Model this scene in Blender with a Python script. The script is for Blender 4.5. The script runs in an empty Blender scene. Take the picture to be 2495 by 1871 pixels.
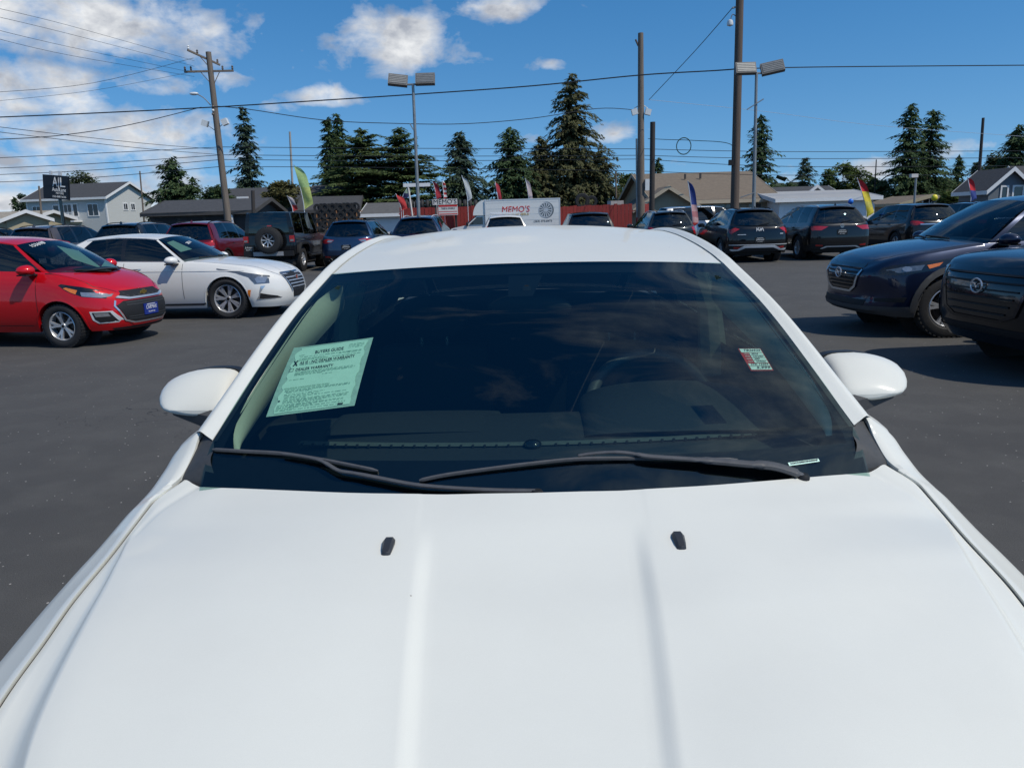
import bpy, bmesh, math, random
from math import radians as R, sin, cos, pi, sqrt, exp
from mathutils import Vector, Matrix
from mathutils.bvhtree import BVHTree
from mathutils.geometry import delaunay_2d_cdt

SC = bpy.context.scene
COL = SC.collection

# ------------------------------------------------------------------ camera
CAM_H = 1.508; PITCH = R(12.074); ROLL = R(1.673); FPX = 1874.0; IW, IH = 2495.0, 1871.0
cam_data = bpy.data.cameras.new('camera'); cam = bpy.data.objects.new('camera', cam_data); COL.objects.link(cam)
cam_data.sensor_fit = 'HORIZONTAL'; cam_data.sensor_width = 36.0; cam_data.lens = 36.0 * FPX / IW
cam_data.clip_start = 0.05; cam_data.clip_end = 3000
_u0 = Vector((0, sin(PITCH), cos(PITCH))); _r0 = Vector((1, 0, 0)); _fw = Vector((0, cos(PITCH), -sin(PITCH)))
_r = cos(ROLL) * _r0 - sin(ROLL) * _u0; _u = cos(ROLL) * _u0 + sin(ROLL) * _r0
cam.matrix_world = Matrix(((_r.x, _u.x, -_fw.x, 0), (_r.y, _u.y, -_fw.y, 0), (_r.z, _u.z, -_fw.z, CAM_H), (0, 0, 0, 1)))
SC.camera = cam

# ------------------------------------------------------------------ sun, sky, exposure
SUN_EL = R(53); SUN_AZ = R(-34)          # azimuth of the sun from +X towards +Y
to_sun = Vector((cos(SUN_EL) * cos(SUN_AZ), cos(SUN_EL) * sin(SUN_AZ), sin(SUN_EL)))
sd = bpy.data.lights.new('sun', 'SUN'); sd.energy = 3.7; sd.angle = R(0.53); sd.color = (1.0, 0.935, 0.82)
sun = bpy.data.objects.new('sun', sd); COL.objects.link(sun); sun.rotation_euler = (-to_sun).to_track_quat('-Z', 'Y').to_euler()
SC.view_settings.view_transform = 'Standard'; SC.view_settings.look = 'None'
SC.view_settings.exposure = -0.18; SC.view_settings.gamma = 1.0; SC.view_settings.use_curve_mapping = False
SC.cycles.use_denoising = True; SC.cycles.max_bounces = 9; SC.cycles.transparent_max_bounces = 14
SC.cycles.caustics_reflective = False; SC.cycles.caustics_refractive = False

world = bpy.data.worlds.new('World'); SC.world = world; world.use_nodes = True
world.cycles.sampling_method = 'MANUAL'; world.cycles.sample_map_resolution = 256

def build_sky():
    nt = world.node_tree; N = nt.nodes; Lk = nt.links; N.clear()
    def math(op, a, b=None, c=None, clamp=False):
        n = N.new('ShaderNodeMath'); n.operation = op; n.use_clamp = clamp
        for i, v in enumerate((a, b, c)):
            if v is None: continue
            if isinstance(v, (int, float)): n.inputs[i].default_value = v
            else: Lk.new(v, n.inputs[i])
        return n.outputs[0]
    sky = N.new('ShaderNodeTexSky'); sky.sky_type = 'NISHITA'; sky.sun_disc = False
    sky.sun_elevation = SUN_EL; sky.sun_rotation = pi / 2 - SUN_AZ
    sky.altitude = 0; sky.air_density = 1.0; sky.dust_density = 0.0; sky.ozone_density = 2.0
    tc = N.new('ShaderNodeTexCoord')
    vm = N.new('ShaderNodeVectorMath'); vm.operation = 'MULTIPLY_ADD'; vm.inputs[1].default_value = (1, 1, .86); vm.inputs[2].default_value = (0, 0, .125); Lk.new(tc.outputs['Generated'], vm.inputs[0])
    vn = N.new('ShaderNodeVectorMath'); vn.operation = 'NORMALIZE'; Lk.new(vm.outputs[0], vn.inputs[0]); Lk.new(vn.outputs[0], sky.inputs['Vector'])
    sep = N.new('ShaderNodeSeparateXYZ'); Lk.new(tc.outputs['Generated'], sep.inputs[0])
    x, y, z = sep.outputs
    az = math('ARCTAN2', x, y); el = math('ARCSINE', z)
    # flat cloud layer seen in perspective
    zz = math('ADD', math('MAXIMUM', z, 0.0), 0.16)
    comb = N.new('ShaderNodeCombineXYZ'); Lk.new(math('DIVIDE', x, zz), comb.inputs[0]); Lk.new(math('DIVIDE', y, zz), comb.inputs[1])
    def noise(scale, detail, rough, vec, lac=2.0, dist=0.0, off=(0, 0, 0), stretch=(1, 1, 1)):
        m = N.new('ShaderNodeMapping'); m.inputs['Location'].default_value = off; m.inputs['Scale'].default_value = stretch
        Lk.new(vec, m.inputs['Vector'])
        n = N.new('ShaderNodeTexNoise'); n.inputs['Scale'].default_value = scale; n.inputs['Detail'].default_value = detail
        n.inputs['Roughness'].default_value = rough; n.inputs['Lacunarity'].default_value = lac; n.inputs['Distortion'].default_value = dist
        Lk.new(m.outputs[0], n.inputs['Vector']); return n.outputs['Fac']
    dirv = tc.outputs['Generated']
    fine = noise(17, 7, 0.58, dirv, dist=0.2, off=(3, 1, 2), stretch=(1, 1, 1.7))
    broad = noise(1.15, 4, 0.55, comb.outputs[0], off=(4.1, 7.3, 0))
    streak = noise(2.6, 6, 0.62, comb.outputs[0], dist=0.9, off=(1.7, 2.9, 0), stretch=(1.0, 2.6, 1))
    # the single clouds in view: azimuth, elevation, half width, half height (radians), weight
    puffs = [(-0.48, 0.213, 0.176, 0.035, 1.05), (-0.369, 0.218, 0.062, 0.018, 0.9), (-0.526, 0.158, 0.068, 0.026, 0.85), (-0.508, 0.134, 0.068, 0.018, 0.9), (-0.405, 0.16, 0.05, 0.015, 0.7), (-0.472, 0.103, 0.177, 0.035, 0.82), (-0.535, 0.075, 0.12, 0.025, 0.72), (-0.361, 0.112, 0.055, 0.025, 0.62), (-0.45, 0.055, 0.16, 0.02, 0.7), (-0.52, 0.03, 0.2, 0.022, 0.85), (-0.40, 0.08, 0.10, 0.03, 0.7),
             (-0.131, 0.212, 0.072, 0.036, 1.0), (-0.193, 0.212, 0.038, 0.026, 0.6), (-0.148, 0.195, 0.071, 0.023, 0.55), (0.01, 0.246, 0.057, 0.016, 0.9), (0.064, 0.18, 0.023, 0.008, 0.65), (-0.217, 0.148, 0.047, 0.015, 1.0), (-0.25, 0.137, 0.064, 0.011, 0.6), (0.115, 0.098, 0.042, 0.013, 0.5), (0.204, 0.1, 0.035, 0.011, 0.45),
             (-0.273, 0.178, 0.035, 0.013, 0.4), (-0.241, 0.058, 0.029, 0.015, 0.45), (0.518, 0.061, 0.037, 0.012, 0.6), (0.43, 0.045, 0.055, 0.015, 0.7), (0.34, 0.038, 0.148, 0.015, 0.45), (0.023, 0.097, 0.036, 0.011, 0.35), (-0.321, 0.165, 0.029, 0.015, 0.4), (0.447, 0.142, 0.016, 0.005, 0.35)]
    tot = None
    for (a, e, wa, we, k) in puffs:
        da = math('DIVIDE', math('SUBTRACT', az, a), wa); de = math('DIVIDE', math('SUBTRACT', el, e), we)
        q = math('ADD', math('MULTIPLY', da, da), math('MULTIPLY', de, de))
        g = math('MULTIPLY', math('DIVIDE', 1.0, math('ADD', 1.0, math('MULTIPLY', q, q))), k)
        tot = g if tot is None else math('MAXIMUM', tot, g)
    fine_c = math('SUBTRACT', fine, 0.5)
    single = math('MULTIPLY', math('SUBTRACT', math('ADD', tot, math('MULTIPLY', fine_c, 2.1)), 0.40), 1.75, clamp=True)
    # loose cloud overhead and around, more of it towards -X as in the part that shows
    side = math('MULTIPLY', x, -0.16)
    high = math('MULTIPLY', math('SUBTRACT', el, 0.42), 3.2, clamp=True)
    over = math('MULTIPLY', math('MULTIPLY', math('SUBTRACT', math('ADD', math('ADD', math('MULTIPLY', broad, .55), math('MULTIPLY', streak, .62)), math('MULTIPLY', x, 0.30)), 0.60), 4.6, clamp=True), high)
    behind = math('MULTIPLY', math('MULTIPLY', y, -2.5, clamp=True), math('MULTIPLY', math('SUBTRACT', math('ADD', fine, side), 0.52), 3.0, clamp=True))
    mask = math('MAXIMUM', math('MAXIMUM', single, math('MULTIPLY', over, 0.8)), math('MULTIPLY', behind, .7))
    mask = math('MULTIPLY', mask, math('MULTIPLY', math('ADD', el, 0.02), 30, clamp=True))
    # thick parts are greyer underneath, thin parts brighter
    fine2 = noise(17, 5, 0.58, dirv, dist=0.2, off=(3, 1, 2.03), stretch=(1, 1, 1.7))
    lit = math('MULTIPLY', math('SUBTRACT', fine, fine2), 4.0)
    shade = math('ADD', 0.62, math('ADD', math('MULTIPLY', lit, -0.55), math('MULTIPLY', fine_c, 0.5)), clamp=True)
    ramp = N.new('ShaderNodeValToRGB'); Lk.new(shade, ramp.inputs[0])
    ramp.color_ramp.elements[0].position = 0.2; ramp.color_ramp.elements[0].color = (0.42, 0.46, 0.54, 1)
    ramp.color_ramp.elements[1].position = 0.95; ramp.color_ramp.elements[1].color = (0.96, 0.98, 1.0, 1)
    sc = N.new('ShaderNodeVectorMath'); sc.operation = 'SCALE'; sc.inputs['Scale'].default_value = 9.8; Lk.new(ramp.outputs[0], sc.inputs[0])
    hsv = N.new('ShaderNodeHueSaturation'); hsv.inputs['Saturation'].default_value = 1.38; hsv.inputs['Value'].default_value = 1.3; Lk.new(sky.outputs[0], hsv.inputs['Color'])
    mix = N.new('ShaderNodeMix'); mix.data_type = 'RGBA'; Lk.new(mask, mix.inputs[0]); Lk.new(hsv.outputs[0], mix.inputs[6]); Lk.new(sc.outputs[0], mix.inputs[7])
    bg = N.new('ShaderNodeBackground'); bg.inputs['Strength'].default_value = 0.105; Lk.new(mix.outputs[2], bg.inputs['Color'])
    out = N.new('ShaderNodeOutputWorld'); Lk.new(bg.outputs[0], out.inputs['Surface'])
build_sky()

# ------------------------------------------------------------------ helpers
def at(px, py, Y):
    """point at depth Y seen at full-frame pixel (px, py) of a 2212 wide frame"""
    k = IW / 2212.0
    d = _fw + (px * k - IW / 2) / FPX * _r + (IH / 2 - py * k) / FPX * _u
    return Vector((0, 0, CAM_H)) + d * (Y / d.y)
def on_ground(px, py):
    k = IW / 2212.0
    d = _fw + (px * k - IW / 2) / FPX * _r + (IH / 2 - py * k) / FPX * _u
    return Vector((0, 0, CAM_H)) + d * (-CAM_H / d.z)

def link(name, me, parent=None, mat=None):
    o = bpy.data.objects.new(name, me); COL.objects.link(o)
    if parent is not None: o.parent = parent
    if mat is not None and me is not None and hasattr(me, 'materials'):
        me.materials.clear(); me.materials.append(mat)
    return o
def empty(name, loc=(0, 0, 0), rz=0.0, label=None, cat=None, group=None):
    o = bpy.data.objects.new(name, None); COL.objects.link(o); o.location = loc; o.rotation_euler = (0, 0, rz)
    o.empty_display_size = 0.2
    if label: tag(o, label, cat, group)
    return o
def tag(o, label=None, cat=None, group=None, kind=None):
    if label: o['label'] = label
    if cat: o['category'] = cat
    if group: o['group'] = group
    if kind: o['kind'] = kind
    return o

class MB:
    """collects simple shapes into one mesh"""
    def __init__(s): s.v = []; s.f = []
    def add(s, vs, fs):
        b = len(s.v); s.v += [tuple(p) for p in vs]; s.f += [tuple(b + i for i in f) for f in fs]; return s
    def box(s, c, d, rot=None):
        hx, hy, hz = d[0] / 2, d[1] / 2, d[2] / 2
        vs = [Vector((sx * hx, sy * hy, sz * hz)) for sx in (-1, 1) for sy in (-1, 1) for sz in (-1, 1)]
        if rot is not None: vs = [rot @ v for v in vs]
        vs = [v + Vector(c) for v in vs]
        return s.add(vs, [(0, 1, 3, 2), (4, 6, 7, 5), (0, 4, 5, 1), (2, 3, 7, 6), (0, 2, 6, 4), (1, 5, 7, 3)])
    def box2(s, a, b):
        return s.box([(a[i] + b[i]) / 2 for i in range(3)], [abs(b[i] - a[i]) for i in range(3)])
    def tube(s, pts, r, n=8, cap=True, flat=1.0, up=None):
        pts = [Vector(p) for p in pts]; m = len(pts)
        rs = r if isinstance(r, (list, tuple)) else [r] * m
        vs = []; prev = None
        for i, p in enumerate(pts):
            t = (pts[min(i + 1, m - 1)] - pts[max(i - 1, 0)])
            t = t.normalized() if t.length > 1e-9 else Vector((0, 0, 1))
            if up is not None: a = Vector(up)
            elif prev is not None: a = prev
            else: a = Vector((0, 0, 1)) if abs(t.z) < 0.9 else Vector((1, 0, 0))
            b = t.cross(a); b = b.normalized() if b.length > 1e-6 else t.orthogonal().normalized()
            a = b.cross(t).normalized(); prev = a
            for k in range(n):
                th = 2 * pi * k / n + pi / n
                vs.append(p + b * (cos(th) * rs[i]) + a * (sin(th) * rs[i] * flat))
        fs = [(i * n + k, i * n + (k + 1) % n, (i + 1) * n + (k + 1) % n, (i + 1) * n + k) for i in range(m - 1) for k in range(n)]
        if cap: fs += [tuple(range(n - 1, -1, -1)), tuple((m - 1) * n + k for k in range(n))]
        return s.add(vs, fs)
    def lathe(s, prof, n=24, axis='z', c=(0, 0, 0), cap=False):
        vs = []
        for (r, h) in prof:
            for k in range(n):
                th = 2 * pi * k / n; a, b = r * cos(th), r * sin(th)
                p = (a, b, h) if axis == 'z' else ((a, h, b) if axis == 'y' else (h, a, b))
                vs.append((p[0] + c[0], p[1] + c[1], p[2] + c[2]))
        m = len(prof)
        fs = [(i * n + k, i * n + (k + 1) % n, (i + 1) * n + (k + 1) % n, (i + 1) * n + k) for i in range(m - 1) for k in range(n)]
        if cap: fs += [tuple(range(n)), tuple((m - 1) * n + k for k in range(n))]
        return s.add(vs, fs)
    def grid(s, P, close_u=False):
        n, m = len(P), len(P[0])
        fs = []
        for i in range(n if close_u else n - 1):
            for j in range(m - 1):
                i2 = (i + 1) % n
                fs.append((i * m + j, i2 * m + j, i2 * m + j + 1, i * m + j + 1))
        return s.add([p for row in P for p in row], fs)
    def prism(s, poly, h, frame=None):
        """poly: 2D outline in XY, extruded along +Z by h; frame: Matrix"""
        n = len(poly)
        vs = [Vector((p[0], p[1], 0)) for p in poly] + [Vector((p[0], p[1], h)) for p in poly]
        if frame is not None: vs = [frame @ v for v in vs]
        fs = [tuple(range(n - 1, -1, -1)), tuple(range(n, 2 * n))] + [(i, (i + 1) % n, n + (i + 1) % n, n + i) for i in range(n)]
        return s.add(vs, fs)
    def ball(s, c, r, nu=16, nv=10):
        rr = r if isinstance(r, (list, tuple)) else (r, r, r)
        P = [[(c[0] + rr[0] * cos(2 * pi * i / nu) * sin(pi * (j + .02) / (nv + .04)), c[1] + rr[1] * sin(2 * pi * i / nu) * sin(pi * (j + .02) / (nv + .04)),
               c[2] + rr[2] * cos(pi * (j + .02) / (nv + .04))) for j in range(nv + 1)] for i in range(nu)]
        return s.grid(P, True)
    def mesh(s, name, smooth=False, angle=None):
        me = bpy.data.meshes.new(name); me.from_pydata(s.v, [], s.f)
        bm = bmesh.new(); bm.from_mesh(me); bmesh.ops.recalc_face_normals(bm, faces=bm.faces)
        if smooth:
            ang = R(angle or 35)
            for f in bm.faces: f.smooth = True
            for e in bm.edges:
                if len(e.link_faces) == 2 and e.calc_face_angle(0) > ang: e.smooth = False
        bm.to_mesh(me); bm.free(); return me
    def build(s, name, mat, parent=None, smooth=False, angle=None):
        return link(name, s.mesh(name, smooth, angle), parent, mat)

def lerp(a, b, t): return a + (b - a) * t
def clamp01(t): return max(0.0, min(1.0, t))
def sstep(a, b, x):
    t = clamp01((x - a) / (b - a)); return t * t * (3 - 2 * t)
def table(keys):
    """monotone cubic through (x, value) keys; value scalar or tuple"""
    xs = [k[0] for k in keys]; vs = [k[1] if isinstance(k[1], (tuple, list)) else (k[1],) for k in keys]
    sc = not isinstance(keys[0][1], (tuple, list)); n = len(xs); dim = len(vs[0])
    ms = []
    for d in range(dim):
        dl = [(vs[i + 1][d] - vs[i][d]) / (xs[i + 1] - xs[i]) for i in range(n - 1)]
        m = [dl[0]] + [0 if dl[i - 1] * dl[i] <= 0 else 2 * dl[i - 1] * dl[i] / (dl[i - 1] + dl[i]) for i in range(1, n - 1)] + [dl[-1]]
        ms.append(m)
    def f(x):
        if x <= xs[0]: r = vs[0]
        elif x >= xs[-1]: r = vs[-1]
        else:
            i = 0
            while x > xs[i + 1]: i += 1
            h = xs[i + 1] - xs[i]; t = (x - xs[i]) / h; t2 = t * t; t3 = t2 * t
            r = tuple((2 * t3 - 3 * t2 + 1) * vs[i][d] + (t3 - 2 * t2 + t) * h * ms[d][i] + (-2 * t3 + 3 * t2) * vs[i + 1][d] + (t3 - t2) * h * ms[d][i + 1] for d in range(dim))
        return r[0] if sc else r
    return f
def smooth_path(pts, n=6):
    pts = [Vector(p) for p in pts]; out = []
    for i in range(len(pts) - 1):
        p0 = pts[max(i - 1, 0)]; p1 = pts[i]; p2 = pts[i + 1]; p3 = pts[min(i + 2, len(pts) - 1)]
        for k in range(n):
            t = k / n
            out.append(0.5 * ((2 * p1) + (p2 - p0) * t + (2 * p0 - 5 * p1 + 4 * p2 - p3) * t * t + (3 * p1 - p0 - 3 * p2 + p3) * t ** 3))
    out.append(pts[-1]); return out

# ------------------------------------------------------------------ materials
MATS = {}
def mat(name, color=(.5, .5, .5), rough=0.5, metal=0.0, coat=0.0, var=0.0, vscale=8.0, bump=0.0, bscale=40.0, spec=0.5, emit=None, estr=0, dirt=None, coords='Object', stretch=None, sheen=0):
    if name in MATS: return MATS[name]
    m = bpy.data.materials.new(name); m.use_nodes = True; nt = m.node_tree; N = nt.nodes; Lk = nt.links
    b = N['Principled BSDF']; b.inputs['Base Color'].default_value = (*color, 1); b.inputs['Roughness'].default_value = rough
    b.inputs['Metallic'].default_value = metal; b.inputs['Coat Weight'].default_value = coat; b.inputs['Coat Roughness'].default_value = 0.03
    b.inputs['Specular IOR Level'].default_value = spec
    if emit: b.inputs['Emission Color'].default_value = (*emit, 1); b.inputs['Emission Strength'].default_value = estr
    if var or bump or dirt:
        tc = N.new('ShaderNodeTexCoord'); src = tc.outputs[coords]
        if stretch:
            mp = N.new('ShaderNodeMapping'); mp.inputs['Scale'].default_value = stretch; Lk.new(src, mp.inputs['Vector']); src = mp.outputs[0]
    if var:
        n = N.new('ShaderNodeTexNoise'); n.inputs['Scale'].default_value = vscale; n.inputs['Detail'].default_value = 8; n.inputs['Roughness'].default_value = 0.62
        Lk.new(src, n.inputs['Vector'])
        r = N.new('ShaderNodeValToRGB'); Lk.new(n.outputs['Fac'], r.inputs[0])
        r.color_ramp.elements[0].position = 0.28; r.color_ramp.elements[1].position = 0.72
        r.color_ramp.elements[0].color = (*[max(0, c * (1 - var)) for c in color], 1); r.color_ramp.elements[1].color = (*[min(1, c * (1 + var)) for c in color], 1)
        Lk.new(r.outputs[0], b.inputs['Base Color'])
        m2 = N.new('ShaderNodeMapRange'); m2.inputs['To Min'].default_value = max(0.02, rough - 0.1 * min(1, rough * 2)); m2.inputs['To Max'].default_value = min(1, rough + 0.1 * min(1, rough * 2))
        Lk.new(n.outputs['Fac'], m2.inputs[0]); Lk.new(m2.outputs[0], b.inputs['Roughness'])
    if bump:
        n2 = N.new('ShaderNodeTexNoise'); n2.inputs['Scale'].default_value = bscale; n2.inputs['Detail'].default_value = 6; Lk.new(src, n2.inputs['Vector'])
        bp = N.new('ShaderNodeBump'); bp.inputs['Strength'].default_value = bump; bp.inputs['Distance'].default_value = 0.02
        Lk.new(n2.outputs['Fac'], bp.inputs['Height']); Lk.new(bp.outputs[0], b.inputs['Normal'])
    MATS[name] = m; return m
def paint(name, color, metal=0.0, rough=0.38, flake=0.06):
    if name in MATS: return MATS[name]
    m = mat(name, color, rough, metal, coat=1.0, var=flake, vscale=900.0, spec=.12)
    # faint orange peel and road dust keep the clear coat from being a perfect mirror
    nt = m.node_tree; b = nt.nodes['Principled BSDF']; tc = nt.nodes.new('ShaderNodeTexCoord')
    n = nt.nodes.new('ShaderNodeTexNoise'); n.inputs['Scale'].default_value = 5.0; n.inputs['Detail'].default_value = 7; nt.links.new(tc.outputs['Object'], n.inputs['Vector'])
    mr = nt.nodes.new('ShaderNodeMapRange'); mr.inputs['From Min'].default_value = .35; mr.inputs['From Max'].default_value = .75
    mr.inputs['To Min'].default_value = 0.025; mr.inputs['To Max'].default_value = 0.13; nt.links.new(n.outputs['Fac'], mr.inputs[0]); nt.links.new(mr.outputs[0], b.inputs['Coat Roughness'])
    return m
def glass(name, tint, ior=1.5, gloss_rough=0.0):
    """thin pane: see-through with the mirror reflection of real glass"""
    if name in MATS: return MATS[name]
    m = bpy.data.materials.new(name); m.use_nodes = True; nt = m.node_tree; N = nt.nodes; Lk = nt.links; N.clear()
    tr = N.new('ShaderNodeBsdfTransparent'); tr.inputs['Color'].default_value = (*tint, 1)
    gl = N.new('ShaderNodeBsdfGlossy'); gl.inputs['Roughness'].default_value = gloss_rough; gl.inputs['Color'].default_value = (.80, .92, .94, 1)
    fr = N.new('ShaderNodeFresnel'); fr.inputs['IOR'].default_value = ior
    geo = N.new('ShaderNodeNewGeometry')   # the same reflectance from both faces of the pane
    mx = N.new('ShaderNodeMixShader')
    lw = N.new('ShaderNodeLayerWeight'); lw.inputs['Blend'].default_value = 0.5
    p = N.new('ShaderNodeMath'); p.operation = 'POWER'; Lk.new(lw.outputs['Facing'], p.inputs[0]); p.inputs[1].default_value = 5.0
    mr = N.new('ShaderNodeMapRange'); Lk.new(p.outputs[0], mr.inputs[0]); mr.inputs['To Min'].default_value = 0.082; mr.inputs['To Max'].default_value = 1.0
    Lk.new(mr.outputs[0], mx.inputs[0]); Lk.new(tr.outputs[0], mx.inputs[1]); Lk.new(gl.outputs[0], mx.inputs[2])
    out = N.new('ShaderNodeOutputMaterial'); Lk.new(mx.outputs[0], out.inputs['Surface']); N.remove(fr); N.remove(geo)
    MATS[name] = m; return m

M_RUB = mat('tyre_rubber', (.018, .018, .019), .75, var=.25, vscale=30, bump=.15, bscale=60)
M_BLK = mat('black_plastic', (.016, .0165, .018), .6, var=.2, vscale=60, spec=.3)
M_BLKG = mat('gloss_black', (.008, .008, .009), .15, coat=.6, var=.1, vscale=30)
M_TRIM = mat('dark_trim', (.05, .052, .055), .62, var=.18, vscale=120, bump=.08, bscale=300)
M_CHROME = mat('chrome', (.66, .67, .68), .22, .75, var=.05, vscale=20)
M_SILVER = mat('silver_plastic', (.68, .69, .70), .38, .25, var=.08, vscale=30)
M_ALLOY = mat('alloy', (.55, .56, .58), .34, .6, var=.12, vscale=25)
M_DISC = mat('brake_disc', (.10, .09, .085), .5, .8, var=.3, vscale=30)
M_LENS = mat('clear_lens', (.34, .35, .37), .08, .5, coat=1, var=.15, vscale=40)
M_REDL = mat('red_lens', (.42, .012, .014), .15, 0, coat=1, var=.25, vscale=50)
M_AMB = mat('amber_lens', (.75, .2, .02), .18, 0, coat=1, var=.2, vscale=50)
M_INT = mat('dark_interior', (.02, .021, .024), .7, var=.2, vscale=20)
M_GLD = glass('dark_tinted_glass', (.07, .08, .09))
M_GLT = glass('tinted_glass', (.45, .52, .5))
M_SEAL = mat('black_seal', (.012, .012, .013), .5, var=.2, vscale=50)
M_WHT = mat('white_print', (.8, .8, .78), .5, var=.04, vscale=30)
M_INK = mat('black_ink', (.015, .016, .018), .6, var=.1, vscale=60)
M_REDP = mat('red_print', (.55, .02, .02), .5, var=.1, vscale=30)

def text(name, body, size, frame, matl, parent=None, extrude=0.002, align='CENTER', shear=0.0, width=None, bold=0.0, space=1.0):
    """lettering as a mesh laid in the XY plane of frame"""
    cu = bpy.data.curves.new('lettering', 'FONT'); cu.body = body; cu.size = size; cu.align_x = align; cu.align_y = 'CENTER'
    cu.extrude = extrude; cu.offset = bold; cu.shear = shear; cu.space_character = space; cu.resolution_u = 3
    o = bpy.data.objects.new('lettering', cu)
    me = bpy.data.meshes.new_from_object(o); bpy.data.objects.remove(o); bpy.data.curves.remove(cu)
    if width and me.vertices:
        w = max(v.co.x for v in me.vertices) - min(v.co.x for v in me.vertices)
        if w > 1e-6:
            for v in me.vertices: v.co.x *= width / w
    me.transform(frame); me.name = name
    return link(name, me, parent, matl)
def frame(o, xd, yd):
    """matrix with origin o, x axis xd, y axis close to yd"""
    x = Vector(xd).normalized(); z = x.cross(Vector(yd)).normalized(); y = z.cross(x)
    return Matrix(((x.x, y.x, z.x, o[0]), (x.y, y.y, z.y, o[1]), (x.z, y.z, z.z, o[2]), (0, 0, 0, 1)))
# ------------------------------------------------------------------ ground
def make_asphalt():
    m = bpy.data.materials.new('asphalt'); m.use_nodes = True; nt = m.node_tree; N = nt.nodes; Lk = nt.links; b = N['Principled BSDF']
    tc = N.new('ShaderNodeTexCoord'); v = tc.outputs['Object']
    def noise(s, d, r=.6):
        n = N.new('ShaderNodeTexNoise'); n.inputs['Scale'].default_value = s; n.inputs['Detail'].default_value = d; n.inputs['Roughness'].default_value = r; Lk.new(v, n.inputs['Vector']); return n.outputs['Fac']
    def mixc(f, a, bb, mode='MIX'):
        n = N.new('ShaderNodeMix'); n.data_type = 'RGBA'; n.blend_type = mode
        if isinstance(f, float): n.inputs[0].default_value = f
        else: Lk.new(f, n.inputs[0])
        for i, c in ((6, a), (7, bb)):
            if isinstance(c, tuple): n.inputs[i].default_value = c
            else: Lk.new(c, n.inputs[i])
        return n.outputs[2]
    big = noise(.35, 5); mid = noise(2.2, 6); fine = noise(170, 4, .7)
    def ramp(f, p0, p1):
        r = N.new('ShaderNodeMapRange'); r.inputs['From Min'].default_value = p0; r.inputs['From Max'].default_value = p1; Lk.new(f, r.inputs[0]); return r.outputs[0]
    base = mixc(ramp(big, .35, .65), (.082, .080, .077, 1), (.106, .103, .097, 1))
    base = mixc(ramp(mid, .45, .75), base, (.120, .117, .110, 1))
    base = mixc(ramp(fine, .35, .7), mixc(.55, base, (.022, .022, .023, 1)), base)
    # pale chips in the mat
    vo = N.new('ShaderNodeTexVoronoi'); vo.inputs['Scale'].default_value = 26; vo.inputs['Randomness'].default_value = 1; Lk.new(v, vo.inputs['Vector'])
    sp = N.new('ShaderNodeSeparateColor'); Lk.new(vo.outputs['Color'], sp.inputs[0])
    a = N.new('ShaderNodeMath'); a.operation = 'LESS_THAN'; Lk.new(vo.outputs['Distance'], a.inputs[0])
    th = N.new('ShaderNodeMath'); th.operation = 'MULTIPLY'; Lk.new(sp.outputs[1], th.inputs[0]); th.inputs[1].default_value = .145; Lk.new(th.outputs[0], a.inputs[1])
    c2 = N.new('ShaderNodeMath'); c2.operation = 'GREATER_THAN'; Lk.new(sp.outputs[0], c2.inputs[0]); c2.inputs[1].default_value = .72
    c3 = N.new('ShaderNodeMath'); c3.operation = 'MULTIPLY'; Lk.new(a.outputs[0], c3.inputs[0]); Lk.new(c2.outputs[0], c3.inputs[1])
    base = mixc(c3.outputs[0], base, (.46, .44, .41, 1))
    # a few hairline cracks and oil marks
    vc = N.new('ShaderNodeTexVoronoi'); vc.feature = 'DISTANCE_TO_EDGE'; vc.inputs['Scale'].default_value = .22; nd = N.new('ShaderNodeTexNoise'); nd.inputs['Scale'].default_value = 1.3; nd.inputs['Detail'].default_value = 6
    Lk.new(v, nd.inputs['Vector']); va = N.new('ShaderNodeVectorMath'); va.operation = 'MULTIPLY_ADD'; Lk.new(nd.outputs['Color'], va.inputs[0]); va.inputs[1].default_value = (1.6, 1.6, 0); Lk.new(v, va.inputs[2]); Lk.new(va.outputs[0], vc.inputs['Vector'])
    cr = N.new('ShaderNodeMath'); cr.operation = 'LESS_THAN'; Lk.new(vc.outputs['Distance'], cr.inputs[0]); cr.inputs[1].default_value = .0004
    base = mixc(cr.outputs[0], base, (.026, .026, .027, 1))
    Lk.new(base, b.inputs['Base Color']); b.inputs['Roughness'].default_value = .86; b.inputs['Specular IOR Level'].default_value = .35
    bp = N.new('ShaderNodeBump'); bp.inputs['Strength'].default_value = .5; bp.inputs['Distance'].default_value = .006; Lk.new(fine, bp.inputs['Height']); Lk.new(bp.outputs[0], b.inputs['Normal'])
    return m
M_ASPH = make_asphalt()
M_EARTH = mat('verge_ground', (.075, .085, .05), .95, var=.4, vscale=.5, bump=.3, bscale=6)
g = MB().grid([[(x, y, -0.03) for y in (-120, 60, 300, 900)] for x in (-700, -60, 60, 700)]).build('ground', M_EARTH); tag(g, kind='structure')
g = MB().grid([[(x, y, 0.0) for y in (-60, 0, 40, 64)] for x in (-90, -20, 20, 90)]).build('parking_lot', M_ASPH); tag(g, kind='structure')
M_ROAD = mat('old_asphalt', (.085, .085, .087), .9, var=.2, vscale=1.5)
g = MB().grid([[(x, y, 0.0) for y in (64.2, 71)] for x in (-160, 160)]).build('street', M_ROAD); tag(g, kind='structure')

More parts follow.
